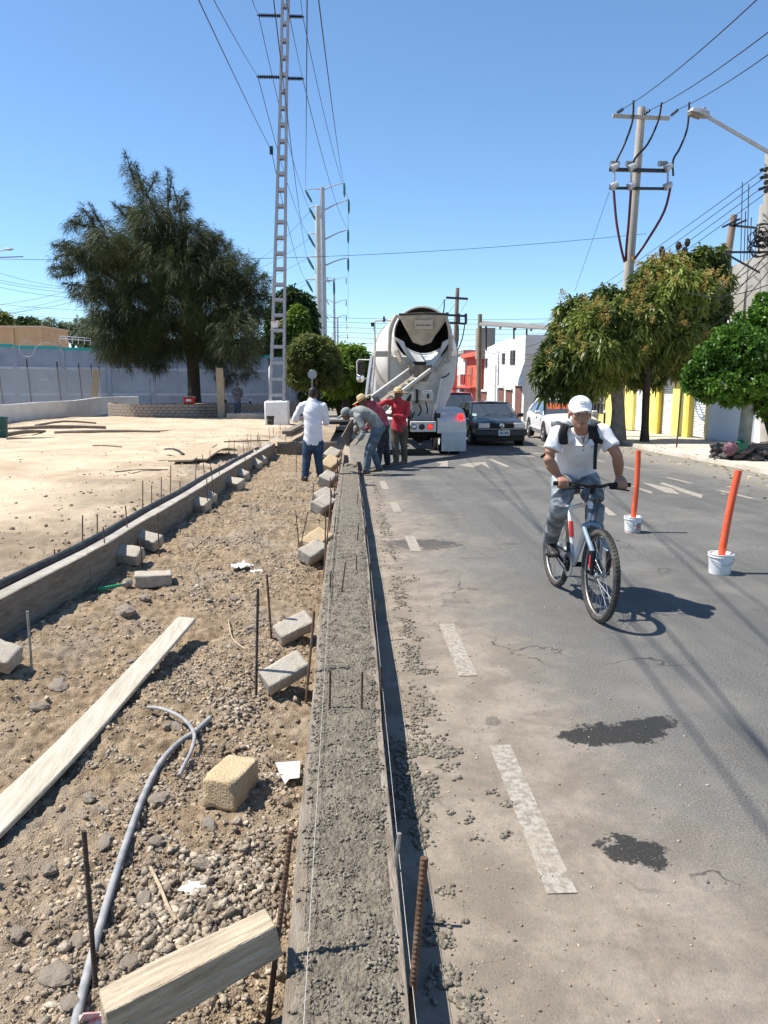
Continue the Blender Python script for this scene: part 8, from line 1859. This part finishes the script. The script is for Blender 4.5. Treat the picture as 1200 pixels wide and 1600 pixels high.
SKIN = mat('tanned_skin', (0.30, 0.150, 0.095), (0.36, 0.19, 0.125), scale=9, rough=0.55, spec=.35, bump=.05, bscale=60)
SKIN2 = mat('dark_skin', (0.13, 0.065, 0.042), (0.18, 0.09, 0.06), scale=9, rough=0.6)
HAIR = mat('black_hair', (0.012, 0.010, 0.009), (0.03, 0.025, 0.02), scale=40, rough=0.6)
M_STRAW = mat('straw', (0.50, 0.36, 0.18), (0.64, 0.50, 0.29), scale=40, rough=0.85, bump=.5, bscale=120)
M_SHOEB = mat('black_shoe', (0.018, 0.017, 0.016), (0.06, 0.055, 0.05), scale=10, rough=0.5)
M_BOOT = mat('dusty_boot', (0.09, 0.07, 0.05), (0.17, 0.14, 0.11), scale=9, rough=0.85)
def cloth(name, a, b, scale=6, **k):
    k.setdefault('dirt', tuple(x * .62 for x in a)); k.setdefault('dirt_scale', 7); k.setdefault('dirt_amt', .45); return mat(name, a, b, scale=scale, rough=0.92, spec=.12, bump=.12, bscale=200, **k)
def finger_curl(mb, base, out, down, r, L):
    """three-bone finger bending from out towards down"""
    p = [base]; d = [(out, .42), ((out + down * .9).normalized(), .32), ((down + out * .15).normalized(), .26)]
    for v, q in d: p.append(p[-1] + v * (L * q))
    ech(mb, p, [r, r * .95, r * .9, r * .75], n=8, sub=2)
def hand(mb, wrist, fwd, across, s=1.0, curl=.5, thumb=1):
    """palm from wrist along fwd; across points from little finger to index; fingers bend towards the palm side"""
    fwd = fwd.normalized(); across = (across - fwd * across.dot(fwd)).normalized(); pn = fwd.cross(across).normalized() * thumb
    k = wrist + fwd * .085 * s
    ech(mb, [wrist - fwd * .01, wrist + fwd * .04 * s, k], [(.026 * s, .019 * s), (.040 * s, .018 * s), (.042 * s, .016 * s)], side=across)
    for i, (o_, L) in enumerate(((-.031, .062), (-.0105, .076), (.0105, .082), (.031, .074))):
        bend = (pn * curl + fwd * (1 - curl)).normalized()
        finger_curl(mb, k - fwd * .006 + across * (o_ * s), (fwd * (1 - curl * .5) + pn * curl * .6).normalized(), (pn * 1.0 * curl + fwd * (.5 - curl)).normalized() if curl > .2 else fwd, .0092 * s, L * s)
    t0 = wrist + fwd * .025 * s + across * .03 * s
    ech(mb, [t0, t0 + across * .028 * s + fwd * .022 * s + pn * .01, t0 + across * .032 * s + fwd * .055 * s + pn * .022 * s], [.013 * s, .0115 * s, .009 * s], n=8, sub=2)
def head(mb, c, fwd, up, s=1.0):
    fwd = fwd.normalized(); up = (up - fwd * up.dot(fwd)).normalized(); rt_ = fwd.cross(up)
    M_ = Matrix((rt_, fwd, up)).transposed(); f = lambda x, y, z: c + M_ @ (V(x, y, z) * s)
    mb.ball(f(0, -.012, .035), (.074 * s, .094 * s, .088 * s), 16, M=M_); mb.ball(f(0, .018, -.035), (.060 * s, .070 * s, .082 * s), 14, M=M_); mb.ball(f(0, .052, -.088), (.034 * s, .030 * s, .024 * s), 10, M=M_)
    for sg_ in (-1, 1):
        mb.ball(f(sg_ * .036, .052, -.02), (.026 * s, .030 * s, .022 * s), 10, M=M_); mb.ball(f(sg_ * .077, -.012, -.012), (.010 * s, .020 * s, .034 * s), 10, M=M_); mb.ball(f(sg_ * .03, .072, .018), (.024 * s, .014 * s, .010 * s), 8, M=M_)
    ech(mb, [f(0, .082, .005), f(0, .094, -.018), f(0, .102, -.034)], [.008 * s, .010 * s, .014 * s], n=8, sub=2)
    mb.ball(f(0, .077, -.062), (.024 * s, .014 * s, .008 * s), 8, M=M_); mb.ball(f(0, .076, -.073), (.021 * s, .013 * s, .007 * s), 8, M=M_)
    return f, M_
def face_parts(par, f, M_, s=1.0):
    W_ = lambda p: Vector(p) - par.location
    for sg_ in (-1, 1):
        e = MB().ball(W_(f(sg_ * .031, .075, .002)), (.0125 * s, .008 * s, .0055 * s), 10, M=M_).build('eye', mat('eye_white', (0.55, 0.5, 0.46), rough=.3), par, smooth=True)
        MB().ball(W_(f(sg_ * .031, .0825, .002)), (.0055 * s, .003 * s, .0055 * s), 8, M=M_).build('iris', HAIR, e)
        ech(m_ := MB(), [W_(f(sg_ * .014, .088, .019)), W_(f(sg_ * .032, .086, .024)), W_(f(sg_ * .05, .074, .018))], [.0035, .0045, .003], n=6, sub=2); m_.build('eyebrow', HAIR, par, smooth=True)
    ech(m_ := MB(), [W_(f(-.02, .086, -.0675)), W_(f(0, .0925, -.067)), W_(f(.02, .086, -.0675))], [.0018, .0028, .0018], n=6, sub=2); m_.build('mouth', mat('lip_dark', (0.16, 0.06, 0.045), rough=.5), par, smooth=True)
def straw_hat(par, c, up, s=1.0, lean=V(0, 0, 0)):
    q = up.to_track_quat('Z', 'Y').to_matrix().to_4x4(); M_ = Matrix.Translation(Vector(c) - par.location) @ q
    h = MB().lathe([(.0, .115 * s), (.04 * s, .113 * s), (.078 * s, .095 * s), (.092 * s, .05 * s), (.098 * s, .0), (.14 * s, -.006 * s), (.20 * s, -.004 * s), (.225 * s, .006 * s), (.225 * s, .001 * s), (.19 * s, -.012 * s), (.095 * s, -.014 * s)], 40, M_)
    hb = h.build('straw_hat', M_STRAW, par, smooth=True)
    MB().lathe([(.0995 * s, .004 * s), (.0965 * s, .028 * s)], 32, M_).build('hat_band', mat('hat_band', (0.20, 0.13, 0.07), rough=.9), hb, smooth=True)
def person(name, label, base, J, side, shirt_m, trouser_m, shoe_m, voxel=.013, s=1.0, hem=.0, sleeve='long', skin=SKIN, hat=None, hair=True, fwd=V(0, -1, 0), headup=V(0, 0, 1), curl=.4, wr=.010, thumb=1, grips=None, toe=V(0, -1, 0)):
    th = thing(name, label, 'person', base); g = lambda k: Vector(J[k])
    b = MB(); nk = g('neck'); spine = [g('pelvis'), g('waist'), g('chest'), nk]
    ech(b, spine, [(.145 * s, .10 * s), (.125 * s, .085 * s), (.15 * s, .095 * s), (.06 * s, .055 * s)], side=side)
    f, M_ = head(b, g('head'), fwd, headup, s * J.get('hs', 1.0)); ech(b, [nk - (g('head') - nk) * .3, nk.lerp(g('head'), .45), g('head') - headup * .02], [.062 * s, .053 * s, .05 * s])
    for q in 'LR':
        ech(b, [g('sh' + q), g('el' + q), g('wr' + q)], [.048 * s, .040 * s, .027 * s]); ech(b, [g('el' + q), g('el' + q).lerp(g('wr' + q), .3), g('wr' + q)], [.038 * s, .041 * s, .026 * s])
        ech(b, [g('hip' + q), g('kn' + q), g('an' + q)], [.068 * s, .042 * s, .030 * s])
        if grips and q in grips:
            gc, ga = grips[q]; w_ = g('wr' + q); ga = ga.normalized(); fd = (gc - w_); fd = (fd - ga * fd.dot(ga)).normalized(); upv = ga.cross(fd).normalized()
            if upv.z < 0: upv = -upv
            k0 = gc + upv * .024 + fd * .006
            ech(b, [w_, w_.lerp(k0, .55) + upv * .006, k0], [(.028, .021), (.041, .02), (.043, .017)], side=ga)
            for i, o_ in enumerate((-.033, -.011, .011, .033)):
                r0 = .0285; c_ = gc + ga * o_; pts = [c_ + upv * (r0 * math.sin(t)) + fd * (r0 * math.cos(t)) for t in (1.35, .55, -.35, -1.2, -2.0)]; ech(b, pts, [.0105, .0105, .010, .0095, .0085], n=8, sub=2)
            inn_ = 1 if (J['chest'].dot(ga) - gc.dot(ga)) > 0 else -1
            c_ = gc + ga * (inn_ * .045); ech(b, [w_.lerp(k0, .5) + ga * inn_ * .03, c_ - fd * .012 + upv * .018, c_ - fd * .024 - upv * .012], [.014, .012, .0095], n=8, sub=2)
        else: hand(b, g('wr' + q), g('hd' + q) - g('wr' + q), J.get('ac' + q, V(0, 0, 1)), s, curl, thumb)
    for q in 'LR': ech(b, [g('an' + q), g('an' + q) + toe * .05 + V(0, 0, -.04), g('an' + q) + toe * .16 + V(0, 0, -.055)], [.026 * s, .026 * s, .02 * s])
    body = fuse(b, 'body', skin, th, voxel if voxel > .009 else .0068, 3)
    # shirt
    t = MB(); low = g('pelvis').lerp(g('waist'), -hem if hem else .35)
    ech(t, [low, g('waist'), g('chest'), nk.lerp(g('chest'), .12)], [(.168 * s, .125 * s), (.158 * s, .118 * s), (.178 * s, .122 * s), (.085 * s, .075 * s)], side=side, flat=(True, False), n=20)
    for q in 'LR':
        a, e, w_ = g('sh' + q), g('el' + q), g('wr' + q); inn_ = a.lerp(nk, .5)
        ech(t, [inn_ - V(0, 0, .02), a, a.lerp(e, .15)], [.060 * s, .060 * s, .060 * s])
        if sleeve == 'long': ech(t, [a, e, w_.lerp(e, .08)], [.066 * s, .055 * s, .041 * s], flat=(False, True))
        else: ech(t, [a, a.lerp(e, .35), a.lerp(e, .62)], [.060 * s, .060 * s, .066 * s], flat=(False, True))
    sh = fuse(t, 'shirt', shirt_m, th, voxel if voxel > .009 else .0085, 3, wr, .12 * s, 3 + len(name))
    # trousers
    t = MB(); ech(t, [g('pelvis') - (g('waist') - g('pelvis')) * .25, g('pelvis'), g('pelvis').lerp(g('waist'), .62)], [(.155 * s, .12 * s), (.158 * s, .118 * s), (.142 * s, .104 * s)], side=side, flat=(False, True), n=20)
    for q in 'LR':
        h, k, a = g('hip' + q), g('kn' + q), g('an' + q)
        ech(t, [h, h.lerp(k, .5), k, k.lerp(a, .5), a + (a - k).normalized() * .015], [.098 * s, .088 * s, .070 * s, .066 * s, .060 * s], flat=(False, True))
    fuse(t, 'trousers', trouser_m, th, voxel if voxel > .009 else .0085, 3, wr * 1.1, .10 * s, 7 + len(name))
    for q in 'LR':
        a = g('an' + q); td = J.get('toe' + q, toe).normalized(); m_ = MB()
        ech(m_, [a - td * .045 + V(0, 0, -.035), a + td * .03 + V(0, 0, -.035), a + td * .12 + V(0, 0, -.055), a + td * .18 + V(0, 0, -.062)], [(.042 * s, .044 * s), (.048 * s, .048 * s), (.052 * s, .036 * s), (.042 * s, .028 * s)], side=td.cross(V(0, 0, 1))); ech(m_, [a + V(0, 0, .03), a + V(0, 0, -.03)], [.05 * s, .046 * s], flat=(True, False))
        fuse(m_, 'shoe', shoe_m, th, .009 if voxel < .009 else .011, 3)
    if hat == 'straw': straw_hat(th, f(0, -.012, .055), headup, s * J.get('hats', 1.0))
    elif hair:
        m_ = MB(); m_.ball(f(0, -.02, .048), (.080 * s, .096 * s, .085 * s), 16, M=M_); m_.ball(f(0, -.05, .0), (.072 * s, .058 * s, .06 * s), 12, M=M_); fuse(m_, 'hair', HAIR, th, .009, 2)
    return th, f, M_, sh

# ---- cyclist
gl_, gr_ = B(-(HWd - .06), WB - .30 + .055 - .045, .845 + .115), B(HWd - .06, WB - .30 + .055 - .045, .845 + .115); gax = (gr_ - gl_).normalized()
pel = D(897, 766, 5.98); pel.z = max(pel.z, .97)
nkc = D(908, 679, 5.66); sidev = V(1, 0.02, 0).normalized()
pedL, pedR = BM @ (PL + V(-.125, 0, 0)), BM @ (PR_ + V(.125, 0, 0))
anL = pedL + V(0, .07, .115); anR = pedR + V(0, .07, .115)
J = dict(pelvis=pel, waist=pel.lerp(nkc, .36) + V(0, .035, .0), chest=pel.lerp(nkc, .72) + V(0, .02, .02), neck=nkc, head=D(906.5, 646, 5.54), hs=1.0,
         shL=D(872, 677, 5.66), shR=D(941, 675, 5.68), elL=D(857, 718, 5.62), elR=D(965, 714, 5.60), wrL=gl_ + V(-.012, .085, .05), wrR=gr_ + V(.01, .085, .05),
         hipL=pel + V(-.09, -.02, -.03), hipR=pel + V(.09, -.02, -.03), knL=D(876, 786, 5.56), knR=D(929, 782, 5.58), anL=anL, anR=anR)
J['hdL'] = gl_; J['hdR'] = gr_
M_POLO = cloth('white_polo_cotton', (0.70, 0.70, 0.71), (0.75, 0.75, 0.76), dirt_amt=.12)
M_GJEAN = cloth('stonewashed_grey_jeans', (0.10, 0.115, 0.13), (0.36, 0.38, 0.39), scale=9, lo=.38, hi=.64, dirt=(0.06, 0.07, 0.08), dirt_scale=4, dirt_amt=.7)
cyc, f, M_, sh = person('person', 'cyclist in white polo shirt, white cap and grey jeans riding toward the viewer', Rg, J, sidev, M_POLO, M_GJEAN, M_SHOEB, voxel=.0085, sleeve='short', hat='cap', hair=False,
    fwd=V(-.09, -1, -.02), curl=.8, wr=.0065, grips={'L': (gl_, gax), 'R': (gr_, gax)}, toe=V(-.05, -1, -.12))
face_parts(cyc, f, M_)
W_ = lambda p: Vector(p) - cyc.location
m_ = MB(); m_.ball(f(0, -.012, .05), (.084, .104, .080), 20, M=M_); m_.ball(f(0, .03, .035), (.074, .062, .05), 14, M=M_); cap = fuse(m_, 'cap', cloth('white_cap_cotton', (0.76, 0.76, 0.77), (0.80, 0.80, 0.80)), cyc, .008, 4)
vs = []
for i in range(13):
    a = R(-64) + R(128) * i / 12; x = math.sin(a)
    for (q, z, w0) in ((.0, .046, .074), (.042, .040, .076), (.075, .030, .068)):
        vs.append(f(x * w0 * 1.05, .060 * math.cos(a) + .012 + q * math.cos(a * .8), z - .028 * x * x))
n3 = 13; fs = [(3 * i + k, 3 * i + k + 1, 3 * i + 4 + k, 3 * i + 3 + k) for i in range(12) for k in range(2)]
o = MB().add([W_(p) for p in vs], fs).build('brim', M_POLO, cap, smooth=True); so = o.modifiers.new('t', 'SOLIDIFY'); so.thickness = .005
for (x0, x1, z0, z1) in ((-.021, .021, .088, .090), (-.021, .021, .076, .078), (-.021, -.019, .078, .088), (.019, .021, .078, .088)):
    MB().box(W_(f((x0 + x1) / 2, .0885 - .05 * 0 - (.012 if z0 > .085 else .004), (z0 + z1) / 2)), (x1 - x0, .004, z1 - z0), M_).build('cap_emblem', mat('navy_print', (0.03, 0.04, 0.10), rough=.7), cap)
# collar, placket and chest mark
fr = V(-.02, -1, 0); up_t = (nkc - pel).normalized()
for sg_ in (-1, 1):
    a = nkc + V(sg_ * .062, .01, .012); b_ = nkc + V(sg_ * .058, -.062, -.028); c_ = nkc + V(sg_ * .014, -.098, -.075); d_ = nkc + V(sg_ * .075, -.080, -.072)
    o = MB().add([W_(p) for p in (a, b_ + V(0, 0, .012), c_, d_, nkc + V(sg_ * .088, -.01, -.02))], [(0, 1, 2, 3, 4)]).build('collar', M_POLO, cyc); so = o.modifiers.new('t', 'SOLIDIFY'); so.thickness = .006
m_ = MB(); [m_.ball(p, .02, 8) for p in ()]; vq = [nkc + V(-.045 + .09 * i / 6 * (1 - .16 * j) + .0072 * j * 1, -.14, .0 - .02 * j) if False else nkc + V((-.042 + .014 * i) * (1 - j / 5.2), -.13, -.01 - .022 * j) for j in range(5) for i in range(7)]
o = MB().add([W_(p) for p in vq], [(7 * j + i, 7 * j + i + 1, 7 * j + i + 8, 7 * j + i + 7) for j in range(4) for i in range(6)]).build('open_neck', SKIN, cyc, smooth=True)
sw_mod = lambda o, off: (setattr(o.modifiers.new('w', 'SHRINKWRAP'), 'target', sh), setattr(o.modifiers['w'], 'offset', off), setattr(o.modifiers['w'], 'wrap_mode', 'ABOVE_SURFACE'))
sw_mod(o, .003)
for k in range(3):
    p = nkc.lerp(pel, .16 + .085 * k) + V(-.003, -.17, 0); o = MB().ball(W_(p), .0055, 8).build('button', M_SHOEB, cyc)
    o.location = (0, 0, 0); hit, loc, nrm, _ = sh.ray_cast(W_(p) + V(0, -.3, 0), V(0, 1, 0))
    if hit: o.location = loc - W_(p)
p = nkc.lerp(pel, .28) + V(.085, -.3, 0); hit, loc, nrm, _ = sh.ray_cast(W_(p), V(0, 1, 0))
if hit: MB().tube([loc + V(-.022, -.006, -.004), loc + V(-.008, -.006, .010), loc + V(.006, -.005, .0), loc + V(.02, -.004, .008)], .0028, 5, sub=3).build('chest_emblem', mat('lilac_thread', (0.25, 0.2, 0.42), rough=.8), cyc)
# jeans pocket and waist line
MB().tube([W_(pel + V(.155 * math.cos(t), .112 * math.sin(t) - .0, .105)) for t in np.linspace(0, 2 * PI, 30)], .012, 6).build('belt', M_BIKEB, cyc)
# backpack (worn, its own thing)
bp_ = thing('backpack', 'black backpack worn by the cyclist with a loose hanging strap', 'backpack', pel.lerp(nkc, .6) + V(0, .2, 0)); Wb = lambda p: Vector(p) - bp_.location
m_ = MB(); bc = pel.lerp(nkc, .55) + V(-.02, .22, -.03); ech(m_, [bc - up_t * .2, bc, bc + up_t * .15], [(.12, .07), (.145, .085), (.11, .06)], side=sidev); fuse(m_, 'pack_body', M_BIKEB, bp_, .012, 4)
def strap(pts, wd, nm, sw=True):
    P = spline(pts, 5); vs = []
    for i, p in enumerate(P):
        for s in (-.5, -.17, .17, .5): vs.append(Wb(p + sidev * (s * wd)))
    o = MB().add(vs, [(4 * i + k, 4 * i + k + 1, 4 * i + 5 + k, 4 * i + 4 + k) for i in range(len(P) - 1) for k in range(3)]).build(nm, M_BIKEB, bp_, smooth=True)
    if sw: sw_mod(o, .010)
    so = o.modifiers.new('t', 'SOLIDIFY'); so.thickness = .012; so.offset = 1; return o
strap([D(884, 664, 5.80), D(883, 662, 5.68), D(882, 668, 5.58), D(881, 680, 5.55), D(879, 694, 5.6)], .068, 'shoulder_strap')
strap([D(925, 662, 5.80), D(925, 660, 5.68), D(928, 668, 5.58), D(932, 680, 5.56), D(931, 694, 5.6)], .068, 'shoulder_strap')
strap([D(931, 692, 5.52), D(929.5, 712, 5.50), D(929, 733, 5.50)], .024, 'hanging_strap', False)
MB().tube([Wb(D(866, 700, 5.75)), Wb(D(856, 707, 5.7)), Wb(D(846, 714, 5.66))], .011, 6).build('side_strap', M_BIKEB, bp_)
# knee rips on the jeans
for (px, py) in ((884, 770), (930, 770)):
    p = D(px, py, 5.4); q = [V(-.035, 0, .0), V(0, -.0, .008), V(.035, 0, -.004)]
    for o_ in cyc.children:
        if o_.name.startswith('trousers'):
            hits = [o_.ray_cast(W_(p + k), V(0, 1, -.05).normalized()) for k in q]
            if all(h[0] for h in hits): MB().tube([h[1] + V(0, -.002, 0) for h in hits], [.003, .006, .003], 6).build('knee_rip', M_BIKEB, cyc)

# ---- the road crew
def Pq(px, py, Y): return D(px, py, Y)
Y1 = GD(487, 752).y
M_SHW = cloth('white_shirt_cotton', (0.66, 0.66, 0.70), (0.72, 0.72, 0.75)); M_JEAN = cloth('dark_blue_jeans', (0.022, 0.040, 0.075), (0.05, 0.08, 0.125)); M_JEAN2 = cloth('faded_blue_jeans', (0.07, 0.10, 0.13), (0.14, 0.18, 0.21))
M_GREYS = cloth('grey_work_shirt', (0.19, 0.20, 0.19), (0.29, 0.30, 0.28)); M_REDS = cloth('red_work_shirt', (0.40, 0.035, 0.045), (0.50, 0.06, 0.07)); M_PINKS = cloth('faded_red_shirt', (0.34, 0.05, 0.07), (0.46, 0.12, 0.14)); M_KHAKI = cloth('olive_brown_trousers', (0.09, 0.075, 0.055), (0.14, 0.12, 0.09)); M_DKTR = cloth('dark_trousers', (0.025, 0.028, 0.034), (0.05, 0.052, 0.058))
J = dict(pelvis=Pq(489, 688, Y1), waist=Pq(489, 668, Y1 - .02), chest=Pq(488, 643, Y1), neck=Pq(488, 625, Y1 + .02), head=Pq(489, 616.5, Y1 + .06), hs=.95, shL=Pq(471, 635, Y1), shR=Pq(505, 635, Y1), elL=Pq(461, 655, Y1 + .05), elR=Pq(510, 660, Y1 + .05), wrL=Pq(466, 655, Y1 + .28), wrR=Pq(504, 658, Y1 + .28), hdL=Pq(475, 653, Y1 + .38), hdR=Pq(496, 655, Y1 + .38), acL=V(1, 0, 0), acR=V(-1, 0, 0),
         hipL=Pq(481, 692, Y1), hipR=Pq(497, 692, Y1), knL=Pq(479, 719, Y1 - .02), knR=Pq(498, 720, Y1 - .02), anL=Pq(477, 744, Y1 - .05), anR=Pq(501, 745, Y1 + .02), toeL=V(-.3, 1, 0), toeR=V(.25, 1, 0))
person('person', 'man in white shirt and dark jeans standing with his back turned on the verge', GD(488, 752), J, V(1, 0, 0), M_SHW, M_JEAN, M_SHOEB, hem=.3, fwd=V(.05, 1, -.35), headup=V(0, .2, 1), toe=V(0, 1, 0), s=.97, skin=SKIN2, wr=.008)
Y2 = G(572, 742).y
J = dict(pelvis=Pq(590, 666, Y2), waist=Pq(581, 653, Y2), chest=Pq(565, 644, Y2 - .02), neck=Pq(552, 643, Y2 - .02), head=Pq(541, 647, Y2 - .05), hs=1.0, shL=Pq(560, 652, Y2 - .17), shR=Pq(560, 640, Y2 + .17), elL=Pq(568, 674, Y2 - .24), elR=Pq(556, 668, Y2 + .14), wrL=Pq(561, 688, Y2 - .22), wrR=Pq(550, 688, Y2 + .05), hdL=Pq(555, 696, Y2 - .2), hdR=Pq(544, 695, Y2), acL=V(0, -1, 0), acR=V(0, 1, 0),
         hipL=Pq(590, 672, Y2 - .09), hipR=Pq(591, 671, Y2 + .09), knL=Pq(576, 703, Y2 - .12), knR=Pq(582, 700, Y2 + .1), anL=Pq(573, 735, Y2 - .12), anR=Pq(592, 731, Y2 + .2), toeL=V(-1, -.2, 0), toeR=V(-1, .1, 0))
w2, f, M_, _ = person('person', 'worker in grey shirt and cap bending low over the fresh concrete', G(575, 742), J, V(0, 1, 0), M_GREYS, M_JEAN2, M_BOOT, hem=.2, fwd=V(-.8, 0, -.6), headup=V(-.6, 0, .8), toe=V(-1, 0, 0), wr=.009, hat='cap', hair=False, skin=SKIN2)
m_ = MB(); m_.ball(f(0, -.015, .04), (.09, .108, .09), 14, M=M_); m_.ball(f(0, -.07, -.04), (.085, .06, .09), 12, M=M_); fuse(m_, 'cap', M_GREYS, w2, .012, 3); ech(m_ := MB(), [f(-.06, .09, .03) - w2.location, f(0, .16, .03) - w2.location, f(.06, .09, .03) - w2.location], [.02, .022, .02], sub=3); m_.build('brim', M_GREYS, w2, smooth=True)
Y3 = 16.1
J = dict(pelvis=Pq(599, 663, Y3), waist=Pq(595, 650, Y3), chest=Pq(585, 637, Y3), neck=Pq(575, 630, Y3), head=Pq(567, 628, Y3 - .03), hs=1.0, shL=Pq(583, 641, Y3 - .16), shR=Pq(580, 634, Y3 + .16), elL=Pq(580, 662, Y3 - .12), elR=Pq(571, 655, Y3 + .14), wrL=Pq(568, 672, Y3 - .1), wrR=Pq(558, 668, Y3 + .1), hdL=Pq(560, 676, Y3 - .1), hdR=Pq(550, 673, Y3 + .1), acL=V(0, -1, 0), acR=V(0, 1, 0),
         hipL=Pq(599, 668, Y3 - .09), hipR=Pq(600, 667, Y3 + .09), knL=Pq(595, 699, Y3 - .1), knR=Pq(603, 698, Y3 + .1), anL=Pq(590, 727, Y3 - .1), anR=Pq(606, 725, Y3 + .12), toeL=V(-1, -.1, 0), toeR=V(-1, .1, 0))
person('person', 'worker in faded red shirt and tilted straw hat leaning behind the grey one', V(J['anL'].x, Y3, zr(Y3)), J, V(0, 1, 0), M_PINKS, M_DKTR, M_BOOT, hem=.2, fwd=V(-.8, -.1, -.55), headup=V(-.5, 0, .85), toe=V(-1, 0, 0), hat='straw', skin=SKIN2, wr=.009)
Y4 = G(622, 730).y
J = dict(pelvis=Pq(624, 668, Y4), waist=Pq(624, 652, Y4), chest=Pq(624, 636, Y4), neck=Pq(622, 624, Y4 - .02), head=Pq(622, 617, Y4 - .04), hs=.95, shL=Pq(612, 629, Y4 + .05), shR=Pq(636, 631, Y4), elL=Pq(603, 628, Y4 - .12), elR=Pq(634, 650, Y4 - .12), wrL=Pq(592, 634, Y4 - .3), wrR=Pq(614, 650, Y4 - .3), hdL=Pq(587, 637, Y4 - .38), hdR=Pq(605, 648, Y4 - .34), acL=V(0, 0, 1), acR=V(0, 0, 1),
         hipL=Pq(617, 671, Y4), hipR=Pq(631, 671, Y4), knL=Pq(618, 698, Y4 - .04), knR=Pq(631, 697, Y4), anL=Pq(619, 722, Y4 - .1), anR=Pq(632, 719, Y4 + .1), toeL=V(-1, -.25, 0), toeR=V(-.5, -.6, 0))
person('person', 'standing worker in red shirt and straw hat guiding the truck chute', V(J['pelvis'].x, Y4, zr(Y4)), J, V(.95, .3, 0), M_REDS, M_KHAKI, M_BOOT, hem=.35, fwd=V(-.8, -.5, -.15), headup=V(0, 0, 1), toe=V(-1, -.3, 0), hat='straw', skin=SKIN2, wr=.009, s=1.02)
Y5 = pc.y - 1.2
J = dict(pelvis=Pq(371, 628, Y5), waist=Pq(371, 621, Y5), chest=Pq(371, 612, Y5), neck=Pq(371, 606, Y5), head=Pq(371, 602.5, Y5), hs=1.0, shL=Pq(365, 609, Y5), shR=Pq(377, 609, Y5), elL=Pq(364, 618, Y5), elR=Pq(378, 618, Y5), wrL=Pq(368, 620, Y5 - .2), wrR=Pq(374, 620, Y5 - .2), hdL=Pq(370, 620, Y5 - .25), hdR=Pq(372, 620, Y5 - .25), hipL=Pq(368.5, 630, Y5), hipR=Pq(373.5, 630, Y5), knL=Pq(368, 641, Y5), knR=Pq(374, 641, Y5), anL=Pq(368, 651, Y5), anR=Pq(374.5, 651, Y5))
zfix = lz(J['pelvis'].x, Y5) + .09 - J['anL'].z
for k_ in list(J):
    if k_ != 'hs': J[k_] = J[k_] + V(0, 0, zfix)
M_PLAID = cloth('dark_plaid_shirt', (0.035, 0.045, 0.065), (0.14, 0.15, 0.17), scale=10)
person('person', 'man in dark checked shirt standing in the tree shade by the upright board', V(J['pelvis'].x, Y5, lz(J['pelvis'].x, Y5)), J, V(1, 0, 0), M_PLAID, M_JEAN, M_SHOEB, hem=.2, voxel=.02, fwd=V(0, -1, -.1), skin=SKIN2, wr=.01)
# mixing board held at the pour
plank(Pq(538, 690, Y2 - .1), Pq(553, 664, Y2 + .25), .26, .025, 'cement-caked spreading board held at the pour by the bent worker', M_FORMD, name='spreading_board', n=4, up=V(1, -1, 0))
